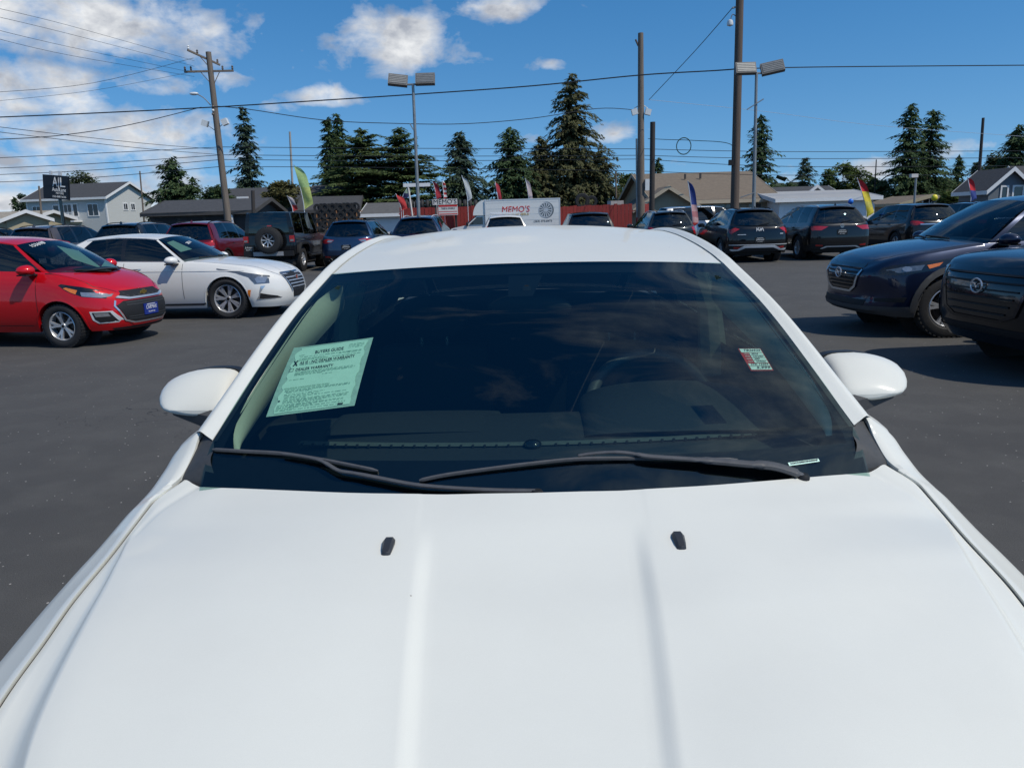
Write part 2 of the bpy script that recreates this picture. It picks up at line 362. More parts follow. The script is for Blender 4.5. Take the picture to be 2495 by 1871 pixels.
# ------------------------------------------------------------------ the white sedan in front of the camera
MAIN = empty('sedan', (0, 0, 0), R(-1.2965), 'white four-door sedan filling the foreground, its hood towards the viewer', 'car')
P_WHITE = paint('white_paint', (.70, .705, .65), 0.0, .42, .035); P_WHITE.node_tree.nodes['Principled BSDF'].inputs['Coat Weight'].default_value = .3
def road_film(m):
    # sparse specks and a thin uneven dust film on the near paint
    nt = m.node_tree; N = nt.nodes; Lk = nt.links; bs = N['Principled BSDF']; tc = N.new('ShaderNodeTexCoord'); src = bs.inputs['Base Color'].links[0].from_socket
    vo = N.new('ShaderNodeTexVoronoi'); vo.inputs['Scale'].default_value = 22; Lk.new(tc.outputs['Object'], vo.inputs['Vector']); sp = N.new('ShaderNodeSeparateColor'); Lk.new(vo.outputs['Color'], sp.inputs[0])
    th = N.new('ShaderNodeMath'); th.operation = 'MULTIPLY'; Lk.new(sp.outputs[1], th.inputs[0]); th.inputs[1].default_value = .045
    lt = N.new('ShaderNodeMath'); lt.operation = 'LESS_THAN'; Lk.new(vo.outputs['Distance'], lt.inputs[0]); Lk.new(th.outputs[0], lt.inputs[1])
    gt = N.new('ShaderNodeMath'); gt.operation = 'GREATER_THAN'; Lk.new(sp.outputs[0], gt.inputs[0]); gt.inputs[1].default_value = .80
    mu = N.new('ShaderNodeMath'); mu.operation = 'MULTIPLY'; Lk.new(lt.outputs[0], mu.inputs[0]); Lk.new(gt.outputs[0], mu.inputs[1])
    mx = N.new('ShaderNodeMix'); mx.data_type = 'RGBA'; Lk.new(mu.outputs[0], mx.inputs[0]); Lk.new(src, mx.inputs[6]); mx.inputs[7].default_value = (.22, .2, .17, 1)
    n = N.new('ShaderNodeTexNoise'); n.inputs['Scale'].default_value = 2.2; n.inputs['Detail'].default_value = 8; n.inputs['Roughness'].default_value = .7; Lk.new(tc.outputs['Object'], n.inputs['Vector'])
    mr = N.new('ShaderNodeMapRange'); mr.inputs['From Min'].default_value = .42; mr.inputs['From Max'].default_value = .8; mr.inputs['To Max'].default_value = .22; Lk.new(n.outputs['Fac'], mr.inputs[0])
    m2 = N.new('ShaderNodeMix'); m2.data_type = 'RGBA'; Lk.new(mr.outputs[0], m2.inputs[0]); Lk.new(mx.outputs[2], m2.inputs[6]); m2.inputs[7].default_value = (.56, .55, .50, 1); Lk.new(m2.outputs[2], bs.inputs['Base Color'])
road_film(P_WHITE)
def mirrored(P): return [[(-p[0], p[1], p[2]) for p in row] for row in P]
def both(name, P, m, smooth=True, parent=MAIN, angle=40):
    for Q in (P, mirrored(P)):
        MB().grid(Q).build(name, m, parent, smooth, angle)

# rows from the cowl (0) to the nose (9): centre (y,z), crease (x,y,z), fold (x,y,z), hood edge (x,y,z)
HR = [((1.370, 1.005), (.205, 1.385, 1.0015), (.700, 1.528, .9775), (.745, 1.553, .984)),
      ((1.300, .991), (.201, 1.312, .989), (.755, 1.445, .950), (.786, 1.490, .956)),
      ((1.225, .975), (.198, 1.228, .974), (.770, 1.372, .932), (.791, 1.410, .932)),
      ((1.130, .956), (.194, 1.125, .955), (.736, 1.255, .938), (.788, 1.325, .916)),
      ((1.050, .940), (.190, 1.050, .941), (.716, 1.170, .930), (.783, 1.200, .898)),
      ((.930, .903), (.182, .920, .901), (.690, 1.045, .9155), (.770, 1.085, .881)),
      ((.800, .868), (.173, .800, .868), (.655, .870, .878), (.754, .950, .862)),
      ((.650, .815), (.165, .650, .815), (.600, .715, .820), (.720, .780, .806)),
      ((.520, .755), (.157, .520, .755), (.545, .575, .755), (.650, .630, .735)),
      ((.430, .700), (.150, .430, .700), (.500, .480, .697), (.580, .530, .680))]
f_c = table([(i, h[0]) for i, h in enumerate(HR)]); f_k = table([(i, h[1]) for i, h in enumerate(HR)])
f_f = table([(i, h[2]) for i, h in enumerate(HR)]); f_e = table([(i, h[3]) for i, h in enumerate(HR)])
def hood_row(t):
    c, k, fo, e = f_c(t), f_k(t), f_f(t), f_e(t)
    dv = .0095 * sstep(1.2, 3.0, t); fs = sstep(1.6, 4.0, t)
    x1, y1, z1 = k
    cr = sstep(0, 2.2, t); 
    mx = lerp(x1, fo[0], .5); my = lerp(y1, fo[1], .42); mz = lerp(z1, fo[2], .42) + .012 * cr
    keys = [(-.001, (c[0], c[1] - dv)), (x1 - .11, (lerp(c[0], y1, .4), lerp(c[1], z1, .4) - dv)), (x1 - .030, (lerp(c[0], y1, .8), z1 - dv * .95)), (x1 - .0015, (y1, z1 - .02 * dv)), (x1 + .012, (y1 + .001, z1 + .0006)),
            (lerp(x1, fo[0], .25), (lerp(y1, fo[1], .17), lerp(z1, fo[2], .17) + .009 * cr)), (mx, (my, mz)), (lerp(x1, fo[0], .8), (lerp(y1, fo[1], .75), lerp(z1, fo[2], .75) + .008 * cr)), (fo[0] - .012, (fo[1] - .01, fo[2] + .0015)),
            (fo[0], (fo[1], fo[2] - .001)), (lerp(fo[0], e[0], .35), (lerp(fo[1], e[1], .35), lerp(fo[2], e[2], .35) - .016 * fs)), (e[0] - .004, (e[1], e[2])), (e[0], (e[1], e[2] - .004))]
    return table(keys), e[0], x1, fo[0]
P = []
for i in range(91):
    t = i / 10.0; fn, xe, xc, xf = hood_row(t)
    xs = [0, xc * .25, xc - .11, xc - .07, xc - .042, xc - .030, xc - .024, xc - .018, xc - .012, xc - .006, xc - .0015, xc + .002, xc + .006, xc + .012] + [lerp(xc + .012, xf - .012, q / 10) for q in range(1, 11)] + [xf - .008, xf - .004, xf, xf + .005] + [lerp(xf + .005, xe - .004, q / 6) for q in range(1, 7)] + [xe]
    P.append([(x, *fn(x)) for x in xs])
lip = [(p[0], p[1] + .004, p[2] - .012) for p in P[0]]; lip2 = [(p[0], p[1] - .01, p[2] - .03) for p in P[0]]
P = [lip2, lip] + P
full = [[(-p[0], p[1], p[2]) for p in reversed(row[1:])] + row for row in P]
HOOD = MB().grid(full).build('hood', P_WHITE, MAIN, True, 60)
# dark gap line beside the hood
P = [[(e[0] - .002, e[1], e[2] - .006), (e[0] + .003, e[1], e[2] - .006)] for e in [f_e(i / 10) for i in range(0, 91)]]
both('hood_gap', P, M_SEAL)

# body side from nose to tail: edge, shoulder, flank, widest point
FS = [(-3.0, (.737, 1.655, 1.062, .753, 1.657, 1.056, .822, 1.66, .962, .925, 1.66, .76)),
      (-2.0, (.742, 1.61, 1.026, .764, 1.61, 1.020, .832, 1.61, .94, .927, 1.61, .755)),
      (-1.0, (.752, 1.563, .990, .776, 1.560, .984, .842, 1.56, .918, .929, 1.56, .75)),
      (0.3, (.776, 1.520, .971, .790, 1.52, .966, .852, 1.52, .900, .930, 1.52, .745)),
      (1, (.793, 1.490, .958, .803, 1.49, .953, .862, 1.49, .885, .931, 1.49, .74)),
      (2, (.797, 1.410, .935, .810, 1.41, .927, .879, 1.41, .854, .932, 1.41, .73)),
      (3, (.794, 1.325, .919, .808, 1.325, .909, .893, 1.325, .833, .933, 1.325, .725)),
      (4, (.789, 1.200, .901, .804, 1.20, .891, .908, 1.20, .794, .933, 1.20, .715)),
      (5, (.776, 1.085, .884, .791, 1.085, .874, .908, 1.085, .775, .931, 1.085, .70)),
      (6, (.760, .950, .865, .775, .95, .855, .898, .95, .755, .924, .95, .685)),
      (7, (.726, .780, .809, .741, .78, .799, .865, .78, .70, .898, .78, .64)),
      (8, (.656, .630, .738, .671, .63, .728, .800, .63, .63, .84, .63, .58)),
      (9, (.586, .530, .683, .600, .53, .672, .730, .53, .58, .775, .53, .54))]
f_s = table(FS)
WHEEL_Y = (1.29, 4.03)
def low_z(y, sill=.2, r=.365):
    z = sill
    for wy in WHEEL_Y:
        d = abs(y - wy)
        if d < r: z = max(z, .335 + sqrt(r * r - d * d))
    return z
REAR = [(-4, (.775, 1.80, 1.045, .80, 1.80, 1.03, .87, 1.80, .95, .930, 1.80, .76)), (-5, (.79, 2.2, 1.04, .815, 2.2, 1.025, .885, 2.2, .95, .935, 2.2, .76)),
        (-7, (.80, 3.3, 1.05, .825, 3.3, 1.035, .89, 3.3, .96, .935, 3.3, .76)), (-8, (.775, 4.2, 1.075, .80, 4.2, 1.06, .875, 4.2, .98, .93, 4.2, .76)),
        (-9, (.70, 4.75, 1.08, .73, 4.75, 1.06, .82, 4.75, .97, .895, 4.75, .75)), (-10, (.60, 5.08, 1.05, .63, 5.08, 1.03, .70, 5.08, .95, .76, 5.10, .74)), (-10.6, (.5, 5.16, 1.02, .53, 5.17, 1.0, .6, 5.18, .93, .64, 5.20, .72))]
f_all = table(sorted(REAR + FS, key=lambda k: k[0]))
P = []; t = -10.6
ts = []
while t < 9.001:
    ts.append(t); t += .05 if t > -5 else .05
for t in ts:
    q = f_all(t); y = q[1]; zl = low_z(q[10])
    q = (q[0] - (.0045 if t > -.2 else 0),) + tuple(q[1:]); zup = .0012 if t > .2 else 0; row = [(q[0] + (.002 if t > -1 else 0), q[1], q[2] - .012), (q[0], q[1], q[2] - .001 + zup), (lerp(q[0], q[3], .5), q[4], lerp(q[2], q[5], .5) + .003), (q[3], q[4], q[5])]
    # shoulder to flank, bulging
    for k in (.25, .5, .75): row.append((lerp(q[3], q[6], k) + .010 * sin(pi * k), lerp(q[4], q[7], k), lerp(q[5], q[8], k) + .010 * sin(pi * k)))
    row.append((q[6], q[7], q[8]))
    zt = q[8]; zb = zl; zm = max(q[11], zl + .03)
    for k in (.3, .65): row.append((lerp(q[6], q[9], 1 - (1 - k) ** 2), lerp(q[7], q[10], k), lerp(zt, zm, k)))
    row.append((q[9], q[10], zm))
    for k in (.25, .5, .75, 1): row.append((q[9] - .05 * k * k * sstep(.9, .2, zb), q[10], lerp(zm, zb, k)))
    row.append((q[9] - .09, q[10], zb + .01))
    P.append(row)
both('side_panel', P, P_WHITE)
# front fascia, bumper, grille, lamps (they face away from the picture)
def fascia(u, v, off=0):
    # u -1..1 across, v 0 top .. 1 bottom
    e = f_s(9); y0 = lerp(.43, e[1], u * u); z0 = lerp(.70, e[2], u * u)
    x = u * lerp(e[0], .80, sstep(0, .5, v)); y = lerp(y0, .33 + .22 * u * u, sstep(0, .45, v)) + .06 * sstep(.6, 1, v); z = lerp(z0, .2, v)
    return (x, y - off, z)
MB().grid([[fascia(-1 + i / 20, j / 16) for j in range(17)] for i in range(41)]).build('front_bumper', P_WHITE, MAIN, True)
MB().grid([[fascia(-.55 + 1.1 * i / 20, .16 + .18 * j / 6, .006) for j in range(7)] for i in range(21)]).build('grille', M_BLKG, MAIN, True)
MB().grid([[fascia(-.6 + 1.2 * i / 20, .62 + .22 * j / 6, .006) for j in range(7)] for i in range(21)]).build('lower_grille', M_BLK, MAIN, True)
for s in (-1, 1):
    MB().grid([[fascia(s * (.6 + .38 * i / 10), .10 + (.2 - .06 * i / 10) * j / 6, .006) for j in range(7)] for i in range(11)]).build('headlight', M_LENS, MAIN, True)
# tail
e = f_all(-10.6)
P = [[(u * lerp(e[0], e[9], sstep(0, .45, v)), e[1] + .03 * (1 - u * u) + .04 * sstep(0, .5, v), lerp(e[2], .22, v)) for v in [j / 12 for j in range(13)]] for u in [-1 + i / 12 for i in range(25)]]
MB().grid(P).build('rear_bumper', P_WHITE, MAIN, True)
for s in (-1, 1):
    P = [[(s * lerp(.28, .66, u), 5.255 - .12 * u * u, lerp(.92, .80, v)) for v in (0, .5, 1)] for u in [i / 8 for i in range(9)]]
    MB().grid(P).build('tail_light', M_REDL, MAIN, True)

# roof rail, A pillar, roof
f_in = table([(0, (.560, 2.222, 1.3705)), (.35, (.6136, 1.988, 1.2695)), (1.0, (.6985, 1.615, 1.0535))])
f_out = table([(-1.9, (.56, 4.5, 1.10)), (-1.3, (.575, 4.05, 1.31)), (-.9, (.585, 3.60, 1.425)), (-.55, (.592, 3.17, 1.441)), (-.38, (.596, 2.92, 1.433)), (-.18, (.598, 2.60, 1.410)), (0, (.606, 2.285, 1.365)), (.35, (.657, 2.013, 1.2655)), (1.0, (.752, 1.657, 1.0575))])
def rail_in(t):
    if t >= 0: return f_in(t)
    o = f_out(t); return (o[0] - .043, o[1] - .03 * sstep(-.3, 0, t), o[2] + .008)
P = []; G = []
t = -1.9
while t < 1.0001:
    a = Vector(rail_in(t)); b = Vector(f_out(t)); d = b - a
    up = Vector((.25, -.35 if t > 0 else 0, 1)).normalized()
    lo = b + Vector((.012, .012, -.03))
    P.append([tuple(a + Vector((0, 0, -.016))), tuple(a), tuple(a + d * .25 + up * .006), tuple(a + d * .45 + up * .0125), tuple(a + d * .58 + up * .0135), tuple(a + d * .8 + up * .008), tuple(b), tuple(b + Vector((.006, .004, -.012))), tuple(lo)])
    G.append([tuple(a + Vector((-.012, -.004, -.002))), tuple(a + Vector((.004, 0, -.003)))])
    t += .05
both('a_pillar', P, P_WHITE, angle=60)
both('windscreen_seal', [r for r in G[38:]], M_SEAL)
# roof
f_r = table([(0, 2.17), (.25, 2.6), (.5, 3.1), (.75, 3.6), (1, 4.05)])
def roof_pt(u, v):
    t = lerp(0, -1.3, v ** .9); e = Vector(rail_in(t)); yc = f_r(v)
    zc = table([(0, 1.388), (.2, 1.435), (.5, 1.481), (.75, 1.466), (1, 1.355)])(v)
    q = abs(u) ** 2.2
    return (u * (e.x - .004), lerp(yc, e.y, u * u), lerp(zc, e.z - .003, q))
ROOF = MB().grid([[roof_pt(-1 + i / 16, j / 30) for j in range(31)] for i in range(33)]).build('roof', P_WHITE, MAIN, True)
P = [[(u * .553, lerp(2.163, 2.213, u * u), lerp(1.3845, 1.3675, u * u)), (u * .553, lerp(2.17, 2.222, u * u), lerp(1.372, 1.355, u * u))] for u in [-1 + i / 16 for i in range(33)]]
MB().grid(P).build('roof_lip', M_SEAL, MAIN, True)
# windscreen
w_s = smooth_keys = None
def cat(keys):
    xs = [k[0] for k in keys]; vs = [Vector(k[1]) for k in keys]; n = len(xs)
    def f(x):
        x = max(min(x, xs[-1]), xs[0]); i = 0
        while i < n - 2 and x > xs[i + 1]: i += 1
        def sl(k):
            if k == 0: return (vs[1] - vs[0]) / (xs[1] - xs[0])
            if k == n - 1: return (vs[-1] - vs[-2]) / (xs[-1] - xs[-2])
            return (vs[k + 1] - vs[k - 1]) / (xs[k + 1] - xs[k - 1])
        h = xs[i + 1] - xs[i]; t = (x - xs[i]) / h
        return (2 * t ** 3 - 3 * t * t + 1) * vs[i] + (t ** 3 - 2 * t * t + t) * h * sl(i) + (-2 * t ** 3 + 3 * t * t) * vs[i + 1] + (t ** 3 - t * t) * h * sl(i + 1)
    return f
w_s = cat([(0, (.558, 2.22, 1.370)), (.35, (.6116, 1.988, 1.2695)), (.85, (.695, 1.612, 1.053)), (1, (.69, 1.50, .972))])
w_c = cat([(0, (0, 2.17, 1.388)), (.35, (0, 1.915, 1.268)), (.85, (0, 1.545, 1.052)), (1, (0, 1.43, .975))])
def ws(u, v, off=0.0):
    s = w_s(v); c = w_c(v); q = u * u
    p = Vector((u * s.x, c.y + (s.y - c.y) * q, c.z + (s.z - c.z) * q))
    if off:
        e = 1e-3
        du = ws(u + e, v) - ws(u - e, v); dv = ws(u, min(v + e, 1)) - ws(u, max(v - e, 0))
        n = du.cross(dv).normalized()
        if n.z < 0: n = -n
        p = p + n * off
    return p
M_WS = glass('windscreen_glass', (.62, .76, .70))
MB().grid([[ws(-1 + i / 20, j / 30) for j in range(31)] for i in range(41)]).build('windscreen', M_WS, MAIN, True, 80)
M_FRIT = mat('black_ceramic_band', (.004, .006, .010), .7, var=.2, vscale=50, spec=.1)
def fw(v): return .966 - .006 * v
P = [[ws(fw(v) + (1 - fw(v)) * q / 3 * .995, v, -.006) for q in range(4)] for v in [i / 30 for i in range(31)]]
both('windscreen_band', P, M_FRIT)
MB().grid([[ws(-.97 + 1.94 * i / 24, (.004 + .062 * j / 3) + 0.0, -.0065) for j in range(4)] for i in range(25)]).build('windscreen_top_band', M_FRIT, MAIN, True)
MB().grid([[ws(-.97 + 1.94 * i / 24, .895 + .1 * j / 3 - .0 * abs(-1 + i / 12), -.0065) for j in range(4)] for i in range(25)]).build('windscreen_bottom_band', M_FRIT, MAIN, True)
# sensor cover and rear-view mirror
MB().grid([[ws(-.085 + .17 * i / 8 * (1 - .35 * j / 6), .05 + .16 * j / 6, -.010) for j in range(7)] for i in range(9)]).build('sensor_cover', M_FRIT, MAIN, True)
b = MB(); b.ball((0, 0, 0), (.125, .022, .038), 20, 12); me = b.mesh('rear_view_mirror', True); me.transform(Matrix.Translation((.005, 2.20, 1.262)) @ Matrix.Rotation(R(-14), 4, 'Z') @ Matrix.Rotation(R(12), 4, 'X')); link('rear_view_mirror', me, MAIN, M_BLK)
MB().tube([(0, 2.17, 1.31), (.0, 2.05, 1.325)], .012).build('mirror_stalk', M_BLK, MAIN, True)
# cowl: black plastic end pieces and the trough
o_e = smooth_path([(.735, 1.655, 1.060), (.742, 1.61, 1.026), (.750, 1.575, .999), (.748, 1.560, .985), (.722, 1.548, .974), (.66, 1.53, .964)], 5)
i_e = smooth_path([(.700, 1.622, 1.055), (.687, 1.592, 1.040), (.684, 1.562, 1.026), (.674, 1.546, 1.004), (.662, 1.534, .984), (.640, 1.520, .962)], 5)
P = [[tuple(Vector(a) * (1 - k) + Vector(c) * k + Vector((0, 0, .004 * sin(pi * k) - .006 * k))) for k in (0, .25, .5, .75, 1)] for a, c in zip(i_e, o_e)]
both('cowl_end_cover', P, M_TRIM, angle=70)
P = [[(u * .66, lerp(1.36, 1.515, u * u) - .01, lerp(.975, .955, u * u)), (u * .66, lerp(1.47, 1.56, u * u), lerp(.960, .95, u * u))] for u in [-1 + i / 14 for i in range(29)]]
MB().grid(P).build('cowl_panel', M_BLK, MAIN, True)

# wipers (just above the glass)
def wsn(u, v, h): return ws(u, v, h)
M_WIP = mat('wiper_black', (.075, .077, .082), .48, var=.15, vscale=60)
def wiper(arm, blade, pivot, aw):
    root = link('wiper', MB().tube(smooth_path([wsn(*q) for q in arm], 6), aw, 8, flat=.55).mesh('wiper', True, 60), MAIN, M_WIP)
    MB().tube(smooth_path([wsn(u, v, h) for u, v, h in blade], 5), [.002] + [.004] * (5 * (len(blade) - 1) - 1) + [.002], 6, flat=1.1).build('wiper_blade', M_WIP, root, True)
    MB().tube([wsn(u, v, .002) for u, v, h in blade], .0025, 5).build('wiper_rubber', M_SEAL, root)
    p = wsn(*pivot); b = MB().lathe([(.0, .008), (.010, .008), (.013, .003), (.014, -.02)], 14); me = b.mesh('wiper_pivot', True); me.transform(Matrix.Translation(p)); link('wiper_pivot', me, root, M_BLK)
    return root
wiper([(.01, .990, .006), (-.10, .988, .008), (-.20, .984, .010), (-.29, .979, .012), (-.36, .971, .012), (-.51, .946, .012), (-.565, .938, .012), (-.615, .915, .012), (-.66, .903, .011), (-.72, .895, .010), (-.75, .892, .009)],
      [(-.985, .882, .004), (-.88, .885, .005), (-.76, .889, .006), (-.66, .900, .006), (-.57, .913, .006), (-.45, .933, .005)], (.015, .996, .004),
      [.0075] * 12 + [.007] * 18 + [.0058] * 12 + [.005] * 14 + [.0045] * 4 + [.004])
wiper([(.785, .988, .012), (.767, .981, .014), (.70, .960, .016), (.62, .949, .015), (.56, .940, .014), (.45, .926, .013), (.344, .914, .012), (.29, .903, .012), (.24, .898, .012), (.18, .898, .010), (.137, .902, .009)],
      [(-.325, .958, .004), (-.245, .944, .005), (-.10, .928, .006), (.0, .919, .007), (.13, .910, .007), (.26, .911, .006), (.42, .918, .005), (.605, .929, .005)], (.785, .991, .010),
      [.010] * 6 + [.0155] * 10 + [.0125] * 12 + [.0085] * 12 + [.0065] * 8 + [.0055] * 12 + [.004])

# washer jets
for s in (-1, 1):
    z0 = .9705; b = MB()
    P = [[(s * .2456 + a * w, 1.212 + y, z0 + h) for a in (-1, -.6, .6, 1)] for (y, w, h) in ((-.024, .0065, -.004), (-.022, .0075, .003), (-.010, .009, .008), (.010, .0105, .012), (.020, .0095, .011), (.023, .009, -.006))]
    for row in P:
        row[0] = (row[0][0], row[0][1], row[0][2] - .005); row[3] = (row[3][0], row[3][1], row[3][2] - .005)
    b.grid(P); b.grid([[(p[0], p[1], z0 - .008) for p in (r[0], r[3])] for r in P]); b.grid([[r[0], (r[0][0], r[0][1], z0 - .008)] for r in P]); b.grid([[r[3], (r[3][0], r[3][1], z0 - .008)] for r in P])
    b.build('washer_jet', mat('jet_black', (.03, .031, .034), .4, var=.1, vscale=50), MAIN, True, 50)

# door mirrors: shell, dark rim, foot
def rings(sp, s, n=28):
    """stack of superelliptic rings along y: (y, cx, cz, rx_out, rx_in, rz_up, rz_dn, power)"""
    P = []
    for (y, cx, cz, ro, ri, ru, rd, pw) in sp:
        row = []
        for k in range(n):
            th = 2 * pi * k / n; c_, s_ = cos(th), sin(th)
            r = ro if c_ > 0 else ri; q = ru if s_ > 0 else rd
            p1 = pw - .35 if c_ > 0 else pw + 1.6
            if c_ > 0: q *= (1 - .28 * c_) if s_ > 0 else (1 - .20 * c_)
            row.append((s * (cx + r * math.copysign(abs(c_) ** (2 / p1), c_)), y, cz + q * math.copysign(abs(s_) ** (2 / p1), s_) + .004 * max(0, c_)))
        P.append(row)
    return P
def shell(name, P, m, parent, angle=50):
    n = len(P[0]); b = MB(); b.grid([[row[k] for row in P] for k in range(n)], True)
    b.add(P[0], [tuple(range(n))]); b.add(P[-1], [tuple(range(n))])
    return b.build(name, m, parent, True, angle)
for s in (-1, 1):
    mr = shell('door_mirror', rings([(1.950, .885, 1.037, .045, .040, .003, .006, 2.6), (1.952, .885, 1.038, .066, .056, .007, .011, 2.6), (1.960, .885, 1.041, .084, .066, .016, .019, 2.6), (1.978, .885, 1.047, .100, .074, .029, .028, 2.6), (2.004, .886, 1.056, .112, .081, .043, .035, 2.6), (2.036, .887, 1.064, .120, .086, .053, .040, 2.6), (2.07, .887, 1.070, .124, .088, .056, .043, 2.6), (2.085, .887, 1.071, .124, .088, .056, .043, 2.6)], s), P_WHITE, MAIN, 80)
    shell('mirror_rim', rings([(2.086, .882, 1.073, .121, .092, .056, .044, 2.5), (2.115, .880, 1.073, .119, .092, .056, .044, 2.5)], s), M_SEAL, mr)
    shell('mirror_glass', rings([(2.116, .882, 1.075, .108, .078, .05, .040, 2.3), (2.119, .882, 1.075, .107, .077, .05, .040, 2.3)], s), M_CHROME, mr)
    P = [[(s * x, y, z) for (x, y, z) in row] for row in
         [[(.72, 1.86, 1.035), (.72, 1.95, 1.045), (.72, 2.06, 1.045), (.72, 2.06, .99), (.72, 1.86, .975)],
          [(.80, 1.90, 1.030), (.80, 1.97, 1.04), (.80, 2.08, 1.04), (.80, 2.08, .985), (.80, 1.90, .985)],
          [(.88, 1.955, 1.030), (.88, 2.00, 1.05), (.88, 2.10, 1.05), (.88, 2.10, 1.0), (.88, 1.955, 1.000)],
          [(.955, 1.985, 1.040), (.955, 2.02, 1.06), (.955, 2.10, 1.06), (.955, 2.10, 1.02), (.955, 1.985, 1.020)],
          [(.985, 2.01, 1.047), (.985, 2.03, 1.06), (.985, 2.09, 1.06), (.985, 2.09, 1.04), (.985, 2.01, 1.040)]]]
    b = MB(); b.grid([[row[k] for row in P] for k in range(5)], True); b.add(P[-1], [tuple(range(5))]); b.build('mirror_foot', M_TRIM, mr, True, 40)

# side glass, door pillars
M_SIDE = glass('side_glass', (.07, .09, .09))
def belt(t): q = f_all(t); return (q[0] + .008, q[1], q[2])
f_bt = table([(1.66, (.742, 1.055)), (1.80, (.775, 1.045)), (2.2, (.79, 1.04)), (3.3, (.80, 1.05)), (4.2, (.775, 1.075))])
f_top = table(sorted([(f_out(t)[1], (f_out(t)[0] + .012, f_out(t)[2] - .03)) for t in [-1.3 + .05 * i for i in range(46)]], key=lambda k: k[0]))
def sidep(y0, y1, v):
    a, c = f_bt(y0), f_top(y1); return (lerp(a[0], c[0], v) + .012 * sin(pi * v), lerp(y0, y1, v), lerp(a[1] - .01, c[1] + .004, v))
for (l0, l1, u0, u1, nm, m_) in [(1.70, 2.95, 1.80, 2.95, 'door_window', M_SIDE), (2.95, 3.05, 2.95, 3.05, 'b_pillar', M_BLKG), (3.05, 3.95, 3.05, 3.80, 'door_window', M_SIDE), (3.95, 4.35, 3.80, 4.05, 'c_pillar', P_WHITE)]:
    both(nm, [[sidep(lerp(l0, l1, i / 8), lerp(u0, u1, i / 8), j / 5) for j in range(6)] for i in range(9)], m_)
for s in (-1, 1):
    MB().grid([[(s * (sidep(lerp(3.9, 4.4, i / 4), lerp(3.75, 4.1, i / 4), j / 5)[0] - .03), *sidep(lerp(3.9, 4.4, i / 4), lerp(3.75, 4.1, i / 4), j / 5)[1:]) for j in range(6)] for i in range(5)]).build('rear_pillar_trim', M_INT, MAIN)
# rear window and boot lid
def bl(u, v):
    x = u * lerp(.585, .745, v); return (x, lerp(lerp(4.05, 4.03, u * u), lerp(4.6, 4.40, u * u), v), lerp(lerp(1.357, 1.33, u * u), lerp(1.10, 1.085, u * u), v) + .02 * sin(pi * v))
MB().grid([[bl(-1 + i / 12, j / 8) for j in range(9)] for i in range(25)]).build('rear_window', glass('privacy_glass', (.02, .022, .024)), MAIN, True)
P = [[(u * lerp(f_all(t)[0], f_all(t)[0], 1), max(lerp(4.58, f_all(t)[1], 1), 0) if abs(u) > 0 else f_all(t)[1], f_all(t)[2] + .035 * (1 - u * u)) for u in [-1 + i / 10 for i in range(21)]] for t in [-8.62 - 1.98 * k / 10 for k in range(11)]]
MB().grid(P).build('boot_lid', P_WHITE, MAIN, True)
# cabin interior
M_BEIGE = mat('beige_trim', (.52, .53, .42), .75, var=.06, vscale=200, bump=.05, bscale=500)
M_DASH = mat('dash_black', (.022, .025, .028), .55, var=.15, vscale=150, bump=.08, bscale=400)
M_SEAT = mat('dark_seat', (.016, .017, .02), .7, var=.2, vscale=40)
M_HEADL = mat('headliner', (.10, .105, .10), .9, var=.08, vscale=100)
for s in (-1, 1):
    # pillar trim: broad at the foot, rounded top
    A = smooth_path([(.520, 2.12, 1.343), (.5556, 2.119, 1.3205), (.5845, 2.024, 1.2848), (.6190, 1.860, 1.2017), (.6498, 1.720, 1.1219), (.6642, 1.660, 1.0641), (.6628, 1.640, 1.0250)], 5)
    B = smooth_path([(.5373, 2.21, 1.336), (.5410, 2.26, 1.2655), (.5794, 2.12, 1.1997), (.6318, 2.00, 1.1288), (.6581, 1.82, 1.0594), (.6662, 1.70, 1.02), (.6662, 1.66, 1.019)], 5)
    P = [[tuple(Vector((s * lerp(a.x, c.x, k), lerp(a.y, c.y, k), lerp(a.z, c.z, k)))) for k in (0, .2, .4, .6, .8, 1)] for a, c in zip(A, B)]
    for row in P:
        for q in range(1, 5):
            p = row[q]; row[q] = (p[0] - s * .014 * sin(pi * q / 5), p[1] - .006, p[2])
    MB().grid(P).build('pillar_trim', M_BEIGE, MAIN, True, 70)
    # b pillar trim and belt
    MB().tube([(s * .62, 2.98, 1.38), (s * .70, 2.96, 1.15), (s * .72, 2.95, .9)], [.035, .045, .06], 8).build('b_pillar_trim', M_BEIGE, MAIN, True)
    MB().grid([[(s * .735, y, z) for z in (1.03, .8, .4)] for y in (1.7, 2.6, 4.3)]).build('door_card', M_SEAT, MAIN)
MB().grid([[(u * .5, lerp(2.26, 3.95, v), lerp(lerp(1.352, 1.325, u * u), lerp(1.30, 1.27, u * u), sstep(.75, 1, v)) + (.055 * sin(pi * min(v, .9) / .9)) * (1 - .3 * u * u)) for v in [j / 12 for j in range(13)]] for u in [-1 + i / 8 for i in range(17)]]).build('headliner', M_HEADL, MAIN, True)
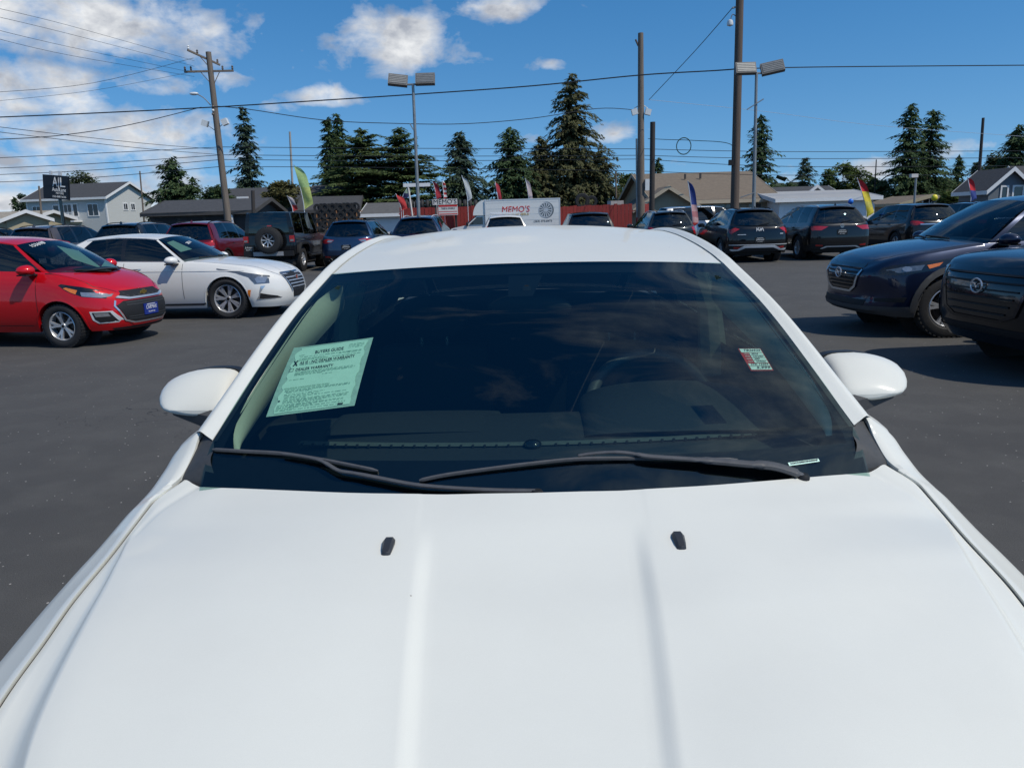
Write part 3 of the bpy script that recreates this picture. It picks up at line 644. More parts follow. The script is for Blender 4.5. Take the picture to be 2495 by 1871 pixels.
# dashboard: top pad, instrument hood, face
f_d = table([(1.47, .955), (1.60, .968), (1.78, .982), (1.90, 1.0), (1.98, 1.005), (2.03, .985), (2.06, .90), (2.08, .60)])
P = [[(u * .70, y + (.10 * u * u if y < 1.9 else .03 * u * u), f_d(y) - .02 * u ** 4) for y in (1.46, 1.52, 1.6, 1.7, 1.78, 1.86, 1.93, 1.98, 2.02, 2.05, 2.07, 2.08)] for u in [-1 + i / 14 for i in range(29)]]
DASH = MB().grid(P).build('dashboard', M_DASH, MAIN, True, 60)
P = [[(.37 + .24 * cos(th), y, .985 + h * (max(0, sin(th)) ** .6)) for (y, h) in ((1.80, .012), (1.90, .05), (2.0, .075), (2.07, .08), (2.075, .06))] for th in [pi * i / 16 for i in range(17)]]
MB().grid(P).build('instrument_hood', M_DASH, DASH, True, 70)
P = [[(-.30 + .22 * cos(th), y, .99 + h * (max(0, sin(th)) ** .6)) for (y, h) in ((1.85, .004), (1.93, .018), (2.0, .022), (2.05, .01))] for th in [pi * i / 16 for i in range(17)]]
MB().grid(P).build('dash_pad', M_DASH, DASH, True, 70)
M_VENT = mat('vent_grey', (.085, .10, .098), .55, var=.15, vscale=60)
vent = MB().grid([[(x, y + .06 * (x / .6) ** 2, f_d(y) + .004) for y in (1.752, 1.776)] for x in [-.57 + 1.12 * i / 20 for i in range(21)]]).build('defroster_vent', M_VENT, DASH)
b = MB()
for i in range(40):
    x = -.56 + 1.10 * i / 39
    if abs(x) < .05: continue
    b.box((x, 1.7535 + .06 * (x / .6) ** 2, .9835), (.005, .008, .006))
tag(b.build('vent_fin', M_DASH, vent), kind='stuff')
b = MB(); b.ball((0, 0, 0), (.022, .022, .012), 14, 8); me = b.mesh('light_sensor', True); me.transform(Matrix.Translation((.005, 1.755, .985))); link('light_sensor', me, DASH, M_BLKG)
# steering wheel
SW = empty('steering_wheel'); SW.parent = MAIN; SW.location = (.365, 2.25, .935); SW.rotation_euler = (R(-32), 0, 0)
M_WHEEL = mat('wheel_leather', (.07, .072, .075), .5, var=.15, vscale=90, bump=.05, bscale=300)
b = MB(); b.grid([[((.185 + .018 * cos(q)) * cos(th), .016 * sin(q), (.185 + .018 * cos(q)) * sin(th)) for q in [2 * pi * k / 10 for k in range(11)]] for th in [2 * pi * i / 40 for i in range(40)]], True); b.build('rim', M_WHEEL, SW, True, 80)
b = MB(); b.ball((0, .01, -.01), (.085, .04, .07), 18, 10); b.build('airbag_cover', M_DASH, SW, True)
b = MB(); b.box((.12, .005, -.005), (.11, .018, .035)); b.box((-.12, .005, -.005), (.11, .018, .035)); b.box((0, .005, -.11), (.04, .018, .12)); b.build('spoke', M_DASH, SW)
# seats
def seat(x, y, w=.25, hr=True, zt=1.03):
    st = empty('seat'); st.parent = MAIN; st.location = (x, y, 0)
    P = [[(w * sx * (1 - .18 * (k / 8) ** 2), dy + .25 * (k / 8) - .05 * abs(sx) ** 3, .42 + (zt - .42) * k / 8) for sx in [-1 + i / 5 for i in range(11)]] for k in range(9) for dy in (0,)]
    Q = [[(p[0] * .98, p[1] + .11, p[2]) for p in row] for row in P]
    b = MB(); b.grid(P); b.grid(Q); b.grid([P[-1], Q[-1]]); b.grid([[r[0] for r in P], [r[0] for r in Q]]); b.grid([[r[-1] for r in P], [r[-1] for r in Q]]); b.build('backrest', M_SEAT, st, True, 60)
    MB().box((0, -.22, .38), (w * 2, .5, .16)).build('cushion', M_SEAT, st)
    if hr:
        h = shell('headrest', [[(px * .135 * q, .26 + yy, zt + .11 + pz * .085 * q) for (px, pz) in [(math.copysign(abs(cos(a)) ** .7, cos(a)), math.copysign(abs(sin(a)) ** .7, sin(a))) for a in [2 * pi * k / 20 for k in range(20)]]] for (yy, q) in ((0, .55), (.012, .9), (.04, 1), (.08, .95), (.1, .6))], M_SEAT, st)
        for q in (-.05, .05): MB().tube([(q, .29, zt - .03), (q, .29, zt + .06)], .006).build('headrest_post', M_CHROME, st)
    return st
seat(-.37, 2.72); seat(.37, 2.72); s_ = seat(0, 3.55, .64, False, .98)
M_HR = mat('grey_headrest', (.16, .165, .165), .7, var=.1, vscale=60)
for x in (-.4, .11, .46):
    b = MB(); b.ball((x, 3.86, 1.06), (.11, .05, .065), 16, 10); b.build('rear_headrest', M_HR, MAIN, True)
MB().box2((-.72, 1.5, .18), (.72, 4.6, .24)).build('cabin_floor', M_INT, MAIN)
MB().box2((-.70, 4.05, .3), (.70, 4.64, 1.075)).build('parcel_shelf', M_INT, MAIN)
MB().box2((-.70, 4.60, .3), (.70, 4.66, 1.092)).build('boot_bulkhead', M_INT, MAIN)
MB().box2((-.70, .55, .18), (.70, 1.45, .66)).build('engine_bay', M_INT, MAIN)

# wheels (the same builder serves every vehicle)
WHEEL_MESH = {}
def wheel_meshes(r, w, rim_r, spokes, style, rim_mat):
    key = (r, w, rim_r, spokes, style)
    if key in WHEEL_MESH: return WHEEL_MESH[key]
    h = w / 2
    t = MB().lathe([(rim_r * .97, -h * .8), (rim_r + .012, -h * .95), (r * .88, -h), (r * .965, -h * .88), (r, -h * .6), (r, h * .6), (r * .965, h * .88), (r * .88, h), (rim_r + .012, h * .95), (rim_r * .97, h * .8)], 40, 'y')
    for k in range(40 if style != 'plain' else 0):   # tread blocks on the shoulder
        a = 2 * pi * k / 40; t.box((cos(a) * (r - .004), 0, sin(a) * (r - .004)), (.016, w * .9, .03), Matrix.Rotation(-a, 3, 'Y'))
    tyre = t.mesh('tyre', True, 35)
    b = MB()   # outer face towards +y
    b.lathe([(rim_r * .98, h * .78), (rim_r * .93, h * .86), (rim_r * .88, h * .70), (rim_r * .86, -h * .2)], 40, 'y')
    hub = rim_r * .22
    b.lathe([(0.001, h * .62), (hub * .8, h * .62), (hub, h * .5), (hub, h * .1)], 20, 'y')
    for k in range(spokes):
        a0 = 2 * pi * k / spokes + .3
        subs = (-.5, .5) if style in ('twin', 'twin_wide') else (0,)
        for q in subs:
            da = q * (.30 if style == 'twin' else .42)
            w0, w1 = (rim_r * .15, rim_r * .19) if style.startswith('twin') else ((rim_r * .15, rim_r * .22) if style != 'fine' else (rim_r * .08, rim_r * .10))
            p = []
            for rr, ww, yy in ((hub * .7, w0, h * .55), (rim_r * .55, (w0 + w1) / 2, h * .66), (rim_r * .93, w1, h * .74)):
                aa = a0 + da * (rr / rim_r); c_, s_ = cos(aa), sin(aa)
                p.append([(c_ * rr - s_ * e * ww / 2, yy + dy, s_ * rr + c_ * e * ww / 2) for (e, dy) in ((-1, -.025), (-.8, 0), (.8, 0), (1, -.025))])
            b.grid(p)
    rim = b.mesh('rim', True, 40)
    d = MB().lathe([(0.001, -h * .1), (rim_r * .62, -h * .1), (rim_r * .62, -h * .3), (rim_r * .86, -h * .3), (rim_r * .9, -h * .6)], 24, 'y').mesh('brake_disc', True)
    c = MB().lathe([(0.001, h * .66), (hub * .45, h * .66), (hub * .5, h * .6)], 14, 'y').mesh('hub_cap', True)
    tyre.materials.append(M_RUB); rim.materials.append(rim_mat); d.materials.append(M_DISC); c.materials.append(M_BLKG)
    WHEEL_MESH[key] = (tyre, rim, d, c); return WHEEL_MESH[key]
def add_wheel(parent, loc, side, spec, steer=0.0, spin=0.0):
    """side +1: outer face to +y of the parent"""
    ms = wheel_meshes(*spec)
    w = empty('wheel'); w.parent = parent; w.location = loc; w.rotation_euler = (0, spin, (0 if side > 0 else pi) + steer)
    for nm, me in zip(('tyre', 'rim', 'brake_disc', 'hub_cap'), ms):
        o = bpy.data.objects.new(nm, me); COL.objects.link(o); o.parent = w
    return w
for wy in WHEEL_Y:
    for s in (-1, 1):
        w = add_wheel(MAIN, (s * .80, wy, .335), 1, (.335, .215, .22, 5, 'twin', M_ALLOY)); w.rotation_euler = (0, 0, -s * pi / 2)

# papers behind the windscreen
def sheet_on_glass(name, corners, n, off, m, parent=None, w=None):
    """corners in windscreen (u, v): tl, tr, br, bl"""
    def p(a, c):
        tl, tr, br, bl_ = corners
        u = lerp(lerp(tl[0], tr[0], a), lerp(bl_[0], br[0], a), c); v = lerp(lerp(tl[1], tr[1], a), lerp(bl_[1], br[1], a), c)
        return ws(u, v, off)
    return p
M_GREYT = mat('small_print', (.30, .46, .38), .8, var=.2, vscale=200)
M_MINT = mat('mint_paper', (.66, .93, .80), .8, var=.05, vscale=60)
M_SLEEVE = mat('tape_border', (.44, .62, .55), .6, var=.15, vscale=90)
GUIDE = empty('notice_sheet', label='mint green buyers guide sheet taped inside the windscreen of the white sedan', cat='paper')
GUIDE.rotation_euler = (0, 0, R(-1.2965))
pf = sheet_on_glass('s', [(-.9269, .4753), (-.6201, .4214), (-.5871, .7059), (-.8766, .7523)], 8, -.012, M_MINT)
MB().grid([[pf(i / 8, j / 10) for j in range(11)] for i in range(9)]).build('backing', M_SLEEVE, GUIDE, True)
rnd = random.Random(5)
def pg(a, c, d): return pf(a, c) + (ws(-.75, .6, -.012 + d) - ws(-.75, .6, -.012))
rows = []
for j in range(31):
    c = .03 + .945 * j / 30; l = .075 + .014 * sin(j * 1.3) + rnd.uniform(-.006, .006); r_ = .935 + .010 * sin(j * .9 + 1) + rnd.uniform(-.006, .006)
    if j in (0, 1): l += .03
    rows.append([pg(lerp(l, r_, i / 6), c + (rnd.uniform(-.006, .004) if j in (0, 30) else 0), .0012) for i in range(7)])
PAPER = MB().grid(rows).build('sheet', M_MINT, GUIDE, True)
def sheet_text(body, a0, a1, c, hgt, m=M_INK, bold=0, par=None, lift=.0026):
    o = pg(a0, c, lift); xd = pg(a1, c, lift) - o; yd = pg(a0, c - .05, lift) - o
    fr = frame(o, xd, yd)
    return text('print', body, hgt, fr, m, par or PAPER, 0.0001, 'LEFT', 0.0, xd.length, bold)
sheet_text('BUYERS GUIDE', .31, .66, .135, .017, bold=0); sheet_text('AS IS - NO DEALER WARRANTY', .17, .84, .285, .0155); sheet_text('DEALER WARRANTY', .15, .60, .385, .0145, bold=0)
sheet_text('X', .095, .155, .285, .026, bold=.0012); sheet_text('NON-DEALER WARRANTIES FOR THIS VEHICLE', .10, .63, .655, .0075, M_GREYT, bold=0); sheet_text('WARRANTIES FOR THIS VEHICLE', .12, .50, .240, .0065, M_GREYT, bold=0)
b = MB()
def bar(a0, a1, c, t=.0026):
    q = [pg(a0, c, .0024), pg(a1, c, .0024), pg(a1, c + t / .25, .0024), pg(a0, c + t / .25, .0024)]; b.add(q, [(0, 1, 2, 3)])
for c, a0, a1 in [(.075, .72, .92), (.1, .72, .92), (.125, .72, .9), (.155, .12, .2), (.185, .14, .9), (.2, .62, .9), (.215, .14, .45), (.235, .55, .9), (.31, .18, .75), (.42, .16, .86), (.435, .16, .88), (.45, .16, .86), (.465, .16, .5), (.49, .5, .62), (.53, .12, .3),
                  (.675, .12, .88), (.69, .12, .88), (.705, .14, .45), (.735, .13, .6), (.755, .13, .55), (.775, .14, .86), (.79, .14, .4), (.81, .14, .9), (.825, .14, .88), (.84, .14, .88), (.855, .14, .6), (.875, .09, .85), (.89, .09, .86), (.905, .09, .5), (.92, .09, .88), (.935, .09, .3), (.95, .09, .88)]:
    a = a0
    while a < a1:
        l = rnd.uniform(.02, .07); bar(a, min(a + l, a1), c, rnd.uniform(.0009, .0016)); a += l + .012
tag(b.build('small_print', M_GREYT, PAPER), kind='stuff')
b = MB(); bar(.80, .86, .945, .006); bar(.085, .105, .81, .004)
b.build('print_block', M_INK, PAPER)
b = MB()
for (a0, a1, c0, c1) in [(.075, .125, .358, .362), (.075, .125, .40, .404), (.075, .08, .358, .404), (.12, .125, .358, .404)]:
    b.add([pg(a0, c0, .0026), pg(a1, c0, .0026), pg(a1, c1, .0026), pg(a0, c1, .0026)], [(0, 1, 2, 3)])
b.build('tick_box', M_INK, PAPER)
# price sticker
STK = empty('price_sticker', label='small red bordered white sticker with handwriting on the driver side of the windscreen', cat='sticker'); STK.rotation_euler = (0, 0, R(-1.2965))
sf = sheet_on_glass('s', [(.786, .526), (.871, .532), (.866, .625), (.785, .620)], 2, -.010, None)
MB().grid([[sf(i / 4, j / 6) for j in range(7)] for i in range(5)]).build('border', M_REDP, STK)
dn = ws(.82, .57, -.0088) - ws(.82, .57, -.010)
def cell(a0, a1, c0, c1, m, nm='panel'):
    MB().add([sf(a0, c0) + dn, sf(a1, c0) + dn, sf(a1, c1) + dn, sf(a0, c1) + dn], [(0, 1, 2, 3)]).build(nm, m, STK)
M_CELL = mat('sticker_white', (.75, .88, .82), .7, var=.03, vscale=60)
cell(.04, .96, .03, .2, M_CELL)
for k in range(4): cell(.36, .96, .225 + k * .115, .325 + k * .115, M_CELL)
cell(.04, .96, .70, .81, M_CELL); cell(.04, .96, .83, .97, M_CELL)
def stk_text(body, a0, a1, c, h, m=M_INK):
    o = sf(a0, c) + dn * 2; xd = sf(a1, c) - sf(a0, c); yd = sf(a0, c - .1) - sf(a0, c)
    text('print', body, h, frame(o, xd, yd), m, STK, 0.0001, 'LEFT', .25, xd.length, 0)
stk_text('TB26525', .16, .9, .115, .011); stk_text('2016', .42, .72, .275, .009); stk_text('Chrysler', .42, .9, .39, .009); stk_text('200', .42, .66, .505, .009); stk_text('White', .44, .84, .62, .009)
stk_text('STK 15504', .12, .9, .755, .009); stk_text('5,999', .28, .9, .9, .011)
for k, wd in enumerate(('YEAR', 'MAKE', 'MODEL', 'COLOR')): stk_text(wd, .08, .3, .28 + k * .115, .006, M_WHT)
# VIN strip on the dash
VIN = empty('number_plate_strip', label='narrow pale strip with a printed number at the foot of the windscreen, driver side', cat='label'); VIN.rotation_euler = (0, 0, R(-1.2965))
vf = sheet_on_glass('s', [(.7561, .9423), (.8518, .9372), (.8548, .9451), (.7589, .9512)], 2, .0015, None)
MB().grid([[vf(i / 4, j) for j in (0, 1)] for i in range(5)]).build('strip', M_MINT, VIN)
o = vf(.05, .5) + Vector((0, -.0006, .001)); text('print', '1C3CCCFBXGN183047', .005, frame(o, vf(.95, .5) - vf(.05, .5), vf(.05, 0) - vf(.05, 1)), M_INK, VIN, .0001, 'LEFT', 0, (vf(.95, .5) - vf(.05, .5)).length, .0002)
# ------------------------------------------------------------------ vehicles on the lot
class Car:
    """body shell lofted round the plan outline, cabin of panes and pillars, parts laid on by ray casting.
    local frame: x forward, y left, z up, origin on the ground under the middle"""
    def __init__(s, name, sp, label, loc, heading, cat='car', group='cars parked on the lot'):
        s.sp = sp; s.L, s.W, s.H = sp['L'], sp['W'], sp['H']
        s.root = empty(name, loc, R(heading), label, cat, group)
        s.paint = sp['paint']; s.belt = table(sp['belt']); s.crown = table(sp.get('crown', [(0, .0), (.08, .03), (.3, .05), (.8, .03), (1, .0)]))
        s.ins = table([(k[0], tuple(k[1:])) for k in sp['ins']])
        s.wheel_a = (sp['fo'] / s.L, (sp['fo'] + sp['wb']) / s.L)
        s.body()
    def X(s, a): return s.L / 2 - a * s.L
    def base(s, a):
        z = s.sp.get('sill', .2)
        if a < .1: z = lerp(s.sp.get('zf', z), z, sstep(0, .1, a))
        if a > .9: z = lerp(z, s.sp.get('zr', z + .08), sstep(.9, 1, a))
        return z
    def low(s, a):
        z = s.base(a)
        ra = s.sp['tr'] * s.sp.get('arch', 1.14)
        for w in s.wheel_a:
            d = abs(a - w) * s.L
            if d < ra: z = max(z, s.sp['tr'] + sqrt(ra * ra - d * d) * s.sp.get('archz', 1.0))
        return z
    def plan(s):
        if hasattr(s, '_plan'): return s._plan
        out = []; W2 = s.W / 2; nf, cf, nr, cr = s.sp['plan']
        n = 22
        for i in range(n):
            th = pi / 2 * i / n; c_, s_ = cos(th), sin(th)
            a = cf * (1 - c_ ** (2 / nf)); y = W2 * s_ ** (2 / nf)
            nx, ny = max(c_, 1e-6) ** (2 - 2 / nf) / (cf * s.L), max(s_, 1e-6) ** (2 - 2 / nf) / W2
            l = sqrt(nx * nx + ny * ny); out.append((a, y, nx / l, ny / l))
        m = int((1 - cf - cr) * s.L / .035)
        for i in range(m + 1): out.append((cf + (1 - cf - cr) * i / m, W2, 0, 1))
        for i in range(n - 1, -1, -1):
            th = pi / 2 * i / n; c_, s_ = cos(th), sin(th)
            a = 1 - cr * (1 - c_ ** (2 / nr)); y = W2 * s_ ** (2 / nr)
            nx, ny = max(c_, 1e-6) ** (2 - 2 / nr) / (cr * s.L), max(s_, 1e-6) ** (2 - 2 / nr) / W2
            l = sqrt(nx * nx + ny * ny); out.append((a, y, -nx / l, ny / l))
        s._plan = out; return out
    def wall(s, q, v, off=0.0):
        a, y, nx, ny = q; zb = s.belt(a); zl = s.base(a)
        z = max(lerp(zb, zl, v), s.low(a)); v = (zb - z) / (zb - zl)
        si, fi, ri = s.ins(v); ix = fi if nx > 0 else ri
        x = s.X(a) - nx * ix + nx * off; yy = y - ny * si + ny * off
        return (x, max(yy, 0.0), z)
    VS = (0, .03, .07, .12, .18, .25, .33, .42, .52, .62, .72, .82, .91, 1.0)
    def edge_y(s, a):
        if not hasattr(s, '_ey'):
            d = {}
            for q in s.plan(): p = s.wall(q, 0); d[round((s.L / 2 - p[0]) / s.L, 5)] = p[1]
            ks = sorted(d.items()); s._ey = ks
        ks = s._ey
        if a <= ks[0][0]: return ks[0][1]
        for i in range(len(ks) - 1):
            if ks[i][0] <= a <= ks[i + 1][0]:
                t = (a - ks[i][0]) / max(1e-6, ks[i + 1][0] - ks[i][0]); return lerp(ks[i][1], ks[i + 1][1], t)
        return ks[-1][1]
    def top_z(s, a, y):
        e = max(.05, s.edge_y(a)); t = min(1, abs(y) / e); return s.belt(a) + s.crown(a) * (1 - t ** 2.4)
    def body(s):
        b = MB(); pl = s.plan(); cab = s.sp['cab']
        P = [[s.wall(q, v) for v in s.VS] for q in pl]
        b.grid(P); b.grid([[(p[0], -p[1], p[2]) for p in row] for row in P])
        b.grid([[P[i][-1], (P[i][-1][0], P[i][-1][1] - .10 if P[i][-1][1] > .1 else 0, P[i][-1][2] + .01)] for i in range(len(P))])
        b.grid([[(P[i][-1][0], -P[i][-1][1], P[i][-1][2]), (P[i][-1][0], -(P[i][-1][1] - .10 if P[i][-1][1] > .1 else 0), P[i][-1][2] + .01)] for i in range(len(P))])
        ny = 20; rows = []
        for row, q in zip(P, pl):
            e = row[0]; aa = (s.L / 2 - e[0]) / s.L
            rows.append([(e[0], e[1] * (-1 + 2 * j / ny), e[2] + s.crown(aa) * (1 - abs(-1 + 2 * j / ny) ** 2.4)) for j in range(ny + 1)])
        base = len(b.v); m = ny + 1
        vs = [p for r_ in rows for p in r_]; fs = []
        lo, hi = cab['ws'][1] + .015, cab['rg'][1] - .01
        for i in range(len(rows) - 1):
            aa = (s.L / 2 - rows[i][0][0]) / s.L
            for j in range(ny):
                if lo < aa < hi and 2 <= j < ny - 2: continue
                fs.append((i * m + j, (i + 1) * m + j, (i + 1) * m + j + 1, i * m + j + 1))
        b.add(vs, fs)
        me = b.mesh('body')
        bm = bmesh.new(); bm.from_mesh(me); bmesh.ops.remove_doubles(bm, verts=bm.verts, dist=.0008); bmesh.ops.dissolve_degenerate(bm, dist=1e-5, edges=bm.edges); bmesh.ops.recalc_face_normals(bm, faces=bm.faces)
        for f in bm.faces: f.smooth = True
        for e in bm.edges:
            if len(e.link_faces) == 2 and e.calc_face_angle(0) > R(48): e.smooth = False
        bm.to_mesh(me); s.bvh = BVHTree.FromBMesh(bm); bm.free()
        s.body_o = link('body', me, s.root, s.paint)
        # cabin
        s.yr = table(cab['yr']); s.zr = table(cab['zr'])
        wc, wk, tc, tk = cab['ws']; rc, rk, rtc, rtk = cab['rg']
        cr = cab.get('crown', .05); nv = 7; bulge = cab.get('bulge', .02)
        def lo_side(a): return Vector((s.X(a), s.edge_y(a) - .012, s.belt(a) - .006))
        def up_side(a): return Vector((s.X(a), s.yr(a), s.zr(a)))
        yk = s.edge_y(wk) - .012; ykr = s.edge_y(rk) - .012
        def seg(Lp, Up, nm, m_, bul=bulge, out='y', par=None):
            rows = []
            for l, u_ in zip(Lp, Up):
                r_ = []
                for j in range(nv + 1):
                    t = j / nv; p = l.lerp(u_, t); k = sin(pi * t) * bul
                    p = p + (Vector((0, k, k * .4)) if out == 'y' else Vector((k * (1 if out == 'f' else -1), 0, k)))
                    r_.append(tuple(p))
                rows.append(r_)
            return rows
        def put(rows, nm, m_, mirror):
            o = [MB().grid(rows).build(nm, m_, s.root, True, 60)]
            if mirror: o.append(MB().grid([[(p[0], -p[1], p[2]) for p in r_] for r_ in rows]).build(nm, m_, s.root, True, 60))
            return o
        g_f, g_s = s.sp.get('glass', (M_GLD, M_GLD))
        us = [-1 + i / 12 for i in range(25)]
        Lw = [Vector((s.X(lerp(wc, wk, u * u)), u * yk, s.top_z(lerp(wc, wk, u * u), u * yk) - .004)) for u in us]
        Uw = [Vector((s.X(lerp(tc, tk, u * u)), u * s.yr(tk), s.zr(tk) + cr * (1 - u * u) * .8)) for u in us]
        s.ws_lo, s.ws_up = Lw, Uw
        put(seg(Lw, Uw, '', None, .02, 'f'), 'windscreen', g_f, False)
        Lr = [Vector((s.X(lerp(rc, rk, u * u)), u * ykr, s.top_z(lerp(rc, rk, u * u), u * ykr) - .004)) for u in us]
        Ur = [Vector((s.X(lerp(rtc, rtk, u * u)), u * s.yr(rtk), s.zr(rtk) + cr * (1 - u * u) * .8)) for u in us]
        rw = s.sp.get('rear_pane', .88)
        R_ = seg(Lr, Ur, '', None, .02, 'r')
        k = max(1, int(round((1 - rw) * 12)))
        put(R_[k:25 - k], 'rear_window', g_s, False)
        for sl in (R_[:k + 1], R_[24 - k:]): MB().grid(sl).build('rear_pillar', s.paint if s.sp.get('rear_pillar_paint', True) else M_BLKG, s.root, True, 60)
        nodes = [(wk, tk)] + cab['side'] + [(rk, rtk, None)]
        kinds = cab['kinds']
        for i, kd in enumerate(kinds):
            (l0, u0), (l1, u1) = nodes[i][:2], nodes[i + 1][:2]
            n = 6
            Lp = [lo_side(lerp(l0, l1, k / n)) for k in range(n + 1)]; Up = [up_side(lerp(u0, u1, k / n)) for k in range(n + 1)]
            nm, m_ = {'p': ('roof_pillar', s.paint), 'k': ('door_pillar', M_BLKG), 'g': ('side_window', g_s)}[kd]
            put(seg(Lp, Up, nm, m_), nm, m_, True)
        # roof: front edge follows the windscreen, rear edge the rear pane
        rows = []; nR = 26
        for i in range(nR + 1):
            v = i / nR; r_ = []
            for u in us:
                a0 = lerp(tc, tk, u * u); a1 = lerp(rtc, rtk, u * u); a = lerp(a0, a1, v); ae = lerp(tk, rtk, v)
                q = abs(u)
                z = s.zr(ae) + cr * (1 - q ** 2.3) * (.8 + .2 * sin(pi * v))
                r_.append((s.X(a), u * s.yr(ae), z))
            rows.append(r_)
        s.roof_o = MB().grid(rows).build('roof', s.sp.get('roof_paint', s.paint), s.root, True, 60)
        # drip rail along the roof edge softens the corner
        rail = [up_side(lerp(tk, rtk, i / 20)) for i in range(21)]
        b = MB()
        for sg in (1, -1): b.tube([(p.x, p.y * sg, p.z - .004) for p in rail], .013, 6)
        b.build('roof_edge', s.paint, s.root, True, 60)
        s.up_side, s.lo_side = up_side, lo_side
        s.ws_mid = (wc, wk, tc, tk)
        # inside
        x0, x1 = s.X(wk + .02), s.X(rk - .03)
        MB().box2((x0, -s.W * .40, .25), (x1, s.W * .40, .42)).build('cabin_floor', M_INT, s.root)
        rows = [[(s.X(lerp(wc, wk, u * u)) - .02 - d, u * (yk - .03), s.top_z(wk, u * yk) - .03 + h) for (d, h) in ((0, -.01), (.2, .02), (.42, .02), (.5, -.05), (.52, -.4))] for u in us]
        MB().grid(rows).build('dashboard', M_INT, s.root, True)
        for sg in (-1, 1):
            bb = MB(); bb.box((s.X(lerp(wk, rk, .42)), sg * s.W * .2, .75), (.16, .44, .62), Matrix.Rotation(R(14), 3, 'Y')); bb.box((s.X(lerp(wk, rk, .42)) - .1, sg * s.W * .2, 1.13), (.09, .24, .17)); bb.build('front_seat', M_INT, s.root)
        bb = MB(); bb.box((s.X(lerp(wk, rk, .76)), 0, .75), (.16, s.W * .66, .55), Matrix.Rotation(R(18), 3, 'Y')); bb.build('rear_seat', M_INT, s.root)
        MB().box2((s.X(s.wheel_a[0]) + .45, -s.W * .3, .2), (s.X(s.wheel_a[1]) - .45, s.W * .3, .62)).build('underbody', M_INT, s.root)
        for w in s.wheel_a:
            for sg in (-1, 1): MB().lathe([(.001, 0), (s.sp['tr'] * 1.3, 0)], 20, 'y', (s.X(w), sg * (s.W / 2 - .33), s.sp['tr'])).build('wheel_well', M_INT, s.root)
        # wheels
        ws_ = (s.sp['tr'], s.sp.get('tw', .22), s.sp['rim'], s.sp.get('spokes', 5), s.sp.get('wstyle', 'twin'), s.sp.get('rim_mat', M_ALLOY))
        for k, w in enumerate(s.wheel_a):
            for sg in (-1, 1): add_wheel(s.root, (s.X(w), sg * (s.W / 2 - s.sp.get('tw', .22) / 2 - .012), s.sp['tr']), sg, ws_, s.sp.get('steer', 0) if k == 0 else 0, .2 + k * .5)
    def cast(s, view, p):
        if view == 'F': o, d = Vector((9, p[0], p[1])), Vector((-1, 0, 0))
        elif view == 'R': o, d = Vector((-9, p[0], p[1])), Vector((1, 0, 0))
        elif view == 'S+': o, d = Vector((p[0], 9, p[1])), Vector((0, -1, 0))
        elif view == 'S-': o, d = Vector((p[0], -9, p[1])), Vector((0, 1, 0))
        else: o, d = Vector((p[0], p[1], 9)), Vector((0, 0, -1))
        h = s.bvh.ray_cast(o, d)
        if h[0] is None:
            g0 = {'F': Vector((s.L / 2, p[0], p[1])), 'R': Vector((-s.L / 2, p[0], p[1])), 'S+': Vector((p[0], s.W / 2, p[1])), 'S-': Vector((p[0], -s.W / 2, p[1]))}.get(view, Vector((p[0], p[1], 1)))
            h = s.bvh.find_nearest(g0)
        return h[0], d
    def patch(s, name, poly, view, m, off=.006, depth=.02, parent=None, step=.06):
        """flat outline draped on the shell with a skirt; poly in (y,z) for F/R, (x,z) for sides, (x,y) for T"""
        out = []
        n = len(poly)
        for i in range(n):
            a, c = Vector(poly[i]), Vector(poly[(i + 1) % n]); k = max(1, int((c - a).length / step))
            for q in range(k): out.append(a.lerp(c, q / k))
        no = len(out); pts = list(out)
        x0, x1 = min(p.x for p in out), max(p.x for p in out); y0, y1 = min(p.y for p in out), max(p.y for p in out)
        def inside(p):
            c_ = False; j = no - 1
            for i in range(no):
                if (out[i].y > p.y) != (out[j].y > p.y) and p.x < (out[j].x - out[i].x) * (p.y - out[i].y) / (out[j].y - out[i].y) + out[i].x: c_ = not c_
                j = i
            return c_
        nx, nyy = int((x1 - x0) / step), int((y1 - y0) / step)
        for i in range(1, nx + 1):
            for j in range(1, nyy + 1):
                p = Vector((x0 + (x1 - x0) * i / (nx + 1), y0 + (y1 - y0) * j / (nyy + 1)))
                if inside(p): pts.append(p)
        r_ = delaunay_2d_cdt(pts, [(i, (i + 1) % no) for i in range(no)], [], 1, 1e-6)
        V, F_ = r_[0], r_[2]
        v3 = []
        for p in V:
            h, d = s.cast(view, p); v3.append(h - d * off)
        b = MB(); b.add(v3, F_)
        ring = [s.cast(view, p) for p in out]; ra = [h - d * off for h, d in ring]; rb = [h + d * depth for h, d in ring]
        b.add(ra + rb, [(i, (i + 1) % no, no + (i + 1) % no, no + i) for i in range(no)])
        return b.build(name, m, parent or s.root, True, 50)
    def pair(s, name, poly, view, m, **k):
        """mirrored copies: for F/R mirror y, for 'S' both sides"""
        if view in 'FR' or view == 'T':
            i = 0 if view in 'FR' else 1
            q = [((-p[0], p[1]) if i == 0 else (p[0], -p[1])) for p in poly][::-1]
            return s.patch(name, poly, view, m, **k), s.patch(name, q, view, m, **k)
        return s.patch(name, poly, 'S+', m, **k), s.patch(name, poly, 'S-', m, **k)
